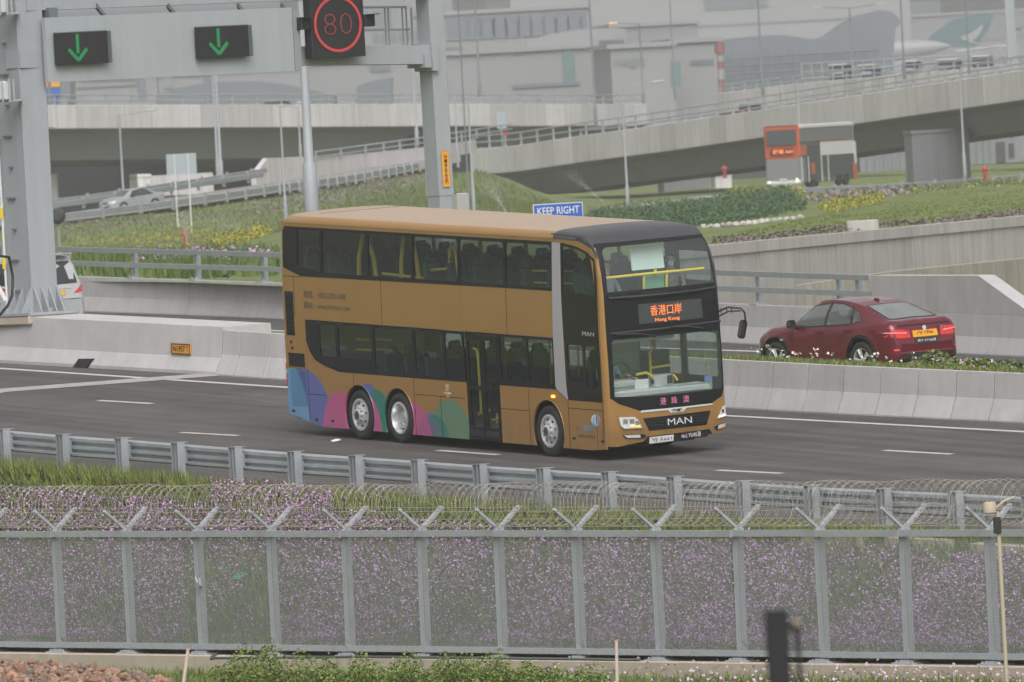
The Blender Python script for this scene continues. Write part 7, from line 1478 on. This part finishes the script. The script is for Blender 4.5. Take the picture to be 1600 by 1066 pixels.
# aeroplane : tail and rear fuselage
AY = 2150.0; s_ = AY / FPX
apn = thing('aeroplane', 'parked aeroplane with a teal tail fin carrying a white wing stroke', 'aeroplane', frame(at(1440, 84, AY) - Vector((0, 0, 5)), (1, .2, 0))); AI = apn.matrix_world.inverted()
p, q = AI @ at(1330, 86, AY), AI @ at(1478, 72, AY); c_ = (p + q) / 2; mb = MB(); d_ = (q - p); R_ = 2.0
mb.tube([p, p + d_ * .6, p + d_ * .85, p + d_ * 1.05], [R_ * .98, R_ * .85, R_ * .6, R_ * .12], 18); mb.build('fuselage', pmat('haze greyed aeroplane white', (.30, .30, .30), .4), apn, smooth=50)  # white greyed down to paint in part of the haze
fin = [(1437, 73), (1462, 50), (1490, 30), (1536, 21), (1553, 21), (1545, 45), (1531, 66), (1522, 75)]
FX_ = [(x, y) for x, y in fin]; F3 = [AI @ at(x, y, AY) for x, y in fin]; mb = MB(); V = [f_ + Vector((0, -.25, 0)) for f_ in F3] + [f_ + Vector((0, .25, 0)) for f_ in F3]; n = len(F3); mb.add(V, [tuple(range(n)), tuple(range(2 * n - 1, n - 1, -1))] + [(i, (i + 1) % n, n + (i + 1) % n, n + i) for i in range(n)]); fo = mb.build('tail_fin', pmat('tail teal', (.085, .15, .165), .4), apn)
br = [(1500, 58), (1516, 52), (1527, 45), (1536, 36), (1534, 48), (1527, 58), (1519, 64), (1532, 70), (1515, 66), (1503, 62)]; B3 = [AI @ at(x, y, AY - .5) for x, y in br]; mb = MB(); mb.add([f_ + Vector((0, -.06, 0)) for f_ in B3], [tuple(range(len(B3)))]); mb.build('fin_stroke', pmat('haze greyed aeroplane white', (.30, .30, .30), .4), fo)
p = AI @ at(1520, 80, AY); mb = MB(); mb.add([p + Vector(v) for v in ((-3, -.5, .3), (2.0, -.5, .3), (4.5, -6, .7), (2.5, -6, .7), (-3, -.5, .1), (2.0, -.5, .1), (4.5, -6, .6), (2.5, -6, .6))], [(0, 1, 2, 3), (7, 6, 5, 4), (0, 4, 5, 1), (1, 5, 6, 2), (2, 6, 7, 3), (3, 7, 4, 0)]); mb.build('tailplane', WHITEP, apn)
F3 = [at(*p) for p in [(1120, 147, 1075), (1250, 131, 1060), (1400, 117, 1045), (1600, 100, 1030), (1720, 91, 1020)]]
flyover('flyover', 'short length of pale flyover parapet behind the climbing one, under the trucks', F3, 9, 1.7, 1.4, 0, (.3, .7), 2.4, 2.4, False)
# fence of tall panels and trucks behind the climbing flyover
FNV = pmat('dark navy truck panel', (.022, .030, .055), .5); FNW = pmat('pale truck roof', (.6, .6, .58), .5)
vf = thing('lattice_barrier', 'grey lattice of tall panels behind the rails of the climbing flyover', 'barrier', frame(at(1400, 112, 1049), (1, -.1, 0))); VI = vf.matrix_world.inverted()
def lat(x, y): return onplane(x, y, at(1400, 112, 1049), Vector((.1, .99, 0)))
for x in range(1252, 1556, 16): a, b = VI @ lat(x, 99 - (x - 1252) * .057 + 1), VI @ lat(x + 1.5, 128 - (x - 1252) * .1); mb = MB(); mb.tube([a, b], .055, 4); mb.build('post', GANT, vf)
for dy in (0, 13, 24): a, b = VI @ lat(1250, 100 + dy), VI @ lat(1556, 84 + dy * .8 - 1); mb = MB(); mb.tube([a, b], .05, 4); mb.build('rail', GANT, vf)
trk = [(1300, 99, 1326, 119, 'dark navy truck behind the lattice, leftmost one'), (1345, 100, 1372, 116, 'dark navy truck behind the lattice, second from the left'), (1413, 94, 1436, 111, 'dark navy truck behind the lattice, third from the left'), (1470, 91, 1500, 106, 'dark navy truck behind the lattice, fourth from the left'), (1522, 86, 1548, 98, 'dark truck with a pale roof at the right end of the lattice')]
for x0, y0, x1, y1, lab in trk:
    TY = float(np.interp(x0, [1120, 1250, 1400, 1600], [1075, 1060, 1045, 1030])) + 6; a, b = at(x0, y1, TY), at(x1, y0, TY); t = thing('truck', lab, 'truck', frame(Vector(((a.x + b.x) / 2, TY, a.z - 1.0)), (1, -.2, 0)), 'trucks behind the flyover'); w = b.x - a.x; h = b.z - a.z + 1.0
    mb = MB(); mb.box((0, 0, h * .55), (w, 2.3, h * .8), bev=.05); mb.build('body', FNV, t); mb = MB(); mb.box((0, 0, h * .97), (w * 1.02, 2.4, .12)); mb.build('roof', FNW, t); mb = MB(); mb.box((-w * .12, -1.17, h * .62), (w * .7, .04, h * .10)); mb.build('stripe', pmat('pale stripe', (.4, .42, .45), .5), t)
    mb = MB()
    for q in (-.3, .3): mb.lathe([(0, -1.2), (.45, -1.2), (.45, 1.2), (0, 1.2)], 12, (w * q, 0, .1))
    mb.build('wheel', RUBBER, t)
p, q = at(1572, 20, 1020), at(1572, 108, 1020); t = thing('sign_column', 'grey steel column with brackets at the upper right edge', 'column', frame((p.x, 1020, q.z - 1), (1, 0, 0))); h = p.z - q.z + 3; mb = MB(); mb.box((.3, 0, h / 2), (.75, .6, h)); mb.build('column', GANT, t)
for k in (.25, .55, .85): mb = MB(); mb.box((.85, -.1, h * k), (.5, .2, .22)); mb.box((1.1, -.1, h * k + .1), (.8, .08, .06)); mb.build('bracket', POLED, t)
mb = MB(); mb.tube([(.0, 0, h * .95), (-1.4, 0, h * .97)], .05, 5); mb.build('arm', POLE, t)
# vehicles on the level flyover and a few small cones of colour on the apron
for (px, py, col, lab) in ((1172, 150, REDP, 'small dark and red car on the climbing flyover'), (436, 158, PEARL, 'pale car roof passing behind the rails of the level flyover')):
    c = at(px, py + 4, 1100 if px < 800 else 1004); t = thing('distant_car', lab, 'car', frame(c - Vector((0, 0, 1.25 if px < 800 else 1.9)), (1, -.1, 0) if px < 800 else (.2, -1, 0))); mb = MB(); mb.box((0, 0, .6), (4.2, 1.7, .75), bev=.2); mb.build('body', col, t); mb = MB(); mb.box((-.2, 0, 1.2), (2.3, 1.5, .5), bev=.2); mb.build('cabin', DGLASS, t); mb = MB()
    for x in (-1.3, 1.3): mb.lathe([(0, -.85), (.32, -.85), (.32, .85), (0, .85)], 12, (x, 0, .3))
    mb.build('wheel', RUBBER, t)
c = at(783, 176, 1000); t = thing('small_sign', 'small grey sign back on a post at the start of the climbing flyover', 'sign', frame(c - Vector((0, 0, 2.6)), (1, .2, 0))); mb = MB(); mb.box((0, 0, 2.0), (.75, .05, 1.3)); mb.build('sign_plate', pmat('sign back grey', (.36, .41, .45), .5), t); mb = MB(); mb.tube([(0, .06, -1.2), (0, .06, 2.6)], .05, 6); mb.build('sign_post', POLE, t); mb = MB(); mb.box((.28, -.04, .9), (.3, .05, .3)); mb.build('red_marker', REDP, t)
# ================================================================== HAZE
HZ = bpy.data.materials.new('haze air'); HZ.use_nodes = True; nt = HZ.node_tree; nt.nodes.remove(nt.nodes['Principled BSDF']); pv = nt.nodes.new('ShaderNodeVolumePrincipled'); pv.inputs['Color'].default_value = (.66, .655, .675, 1); pv.inputs['Density'].default_value = HAZE; pv.inputs['Anisotropy'].default_value = .0
nt.links.new(pv.outputs[0], nt.nodes['Material Output'].inputs['Volume'])
mb = MB(); zb_, zt_ = -7.9, 36.0; mb.box((0, 1700, (zb_ + zt_) / 2), (5400, 3700, zt_ - zb_)); hz = mb.build('haze', HZ); hz['kind'] = 'stuff'
# ------------------------------------------------------------------ put every empty at the foot of its thing
bpy.context.view_layer.update()
for o in list(SC.objects):
    if o.type == 'EMPTY' and o.parent is None and o.matrix_world.translation.length < 1e-6:
        pts = [c.matrix_world @ Vector(b) for c in o.children if c.type == 'MESH' for b in c.bound_box]
        if not pts: continue
        mn = Vector((sum(p.x for p in pts) / len(pts), sum(p.y for p in pts) / len(pts), min(p.z for p in pts))); T = Matrix.Translation(-mn)
        for c in o.children: c.matrix_basis = T @ c.matrix_basis
        o.matrix_world = Matrix.Translation(mn)
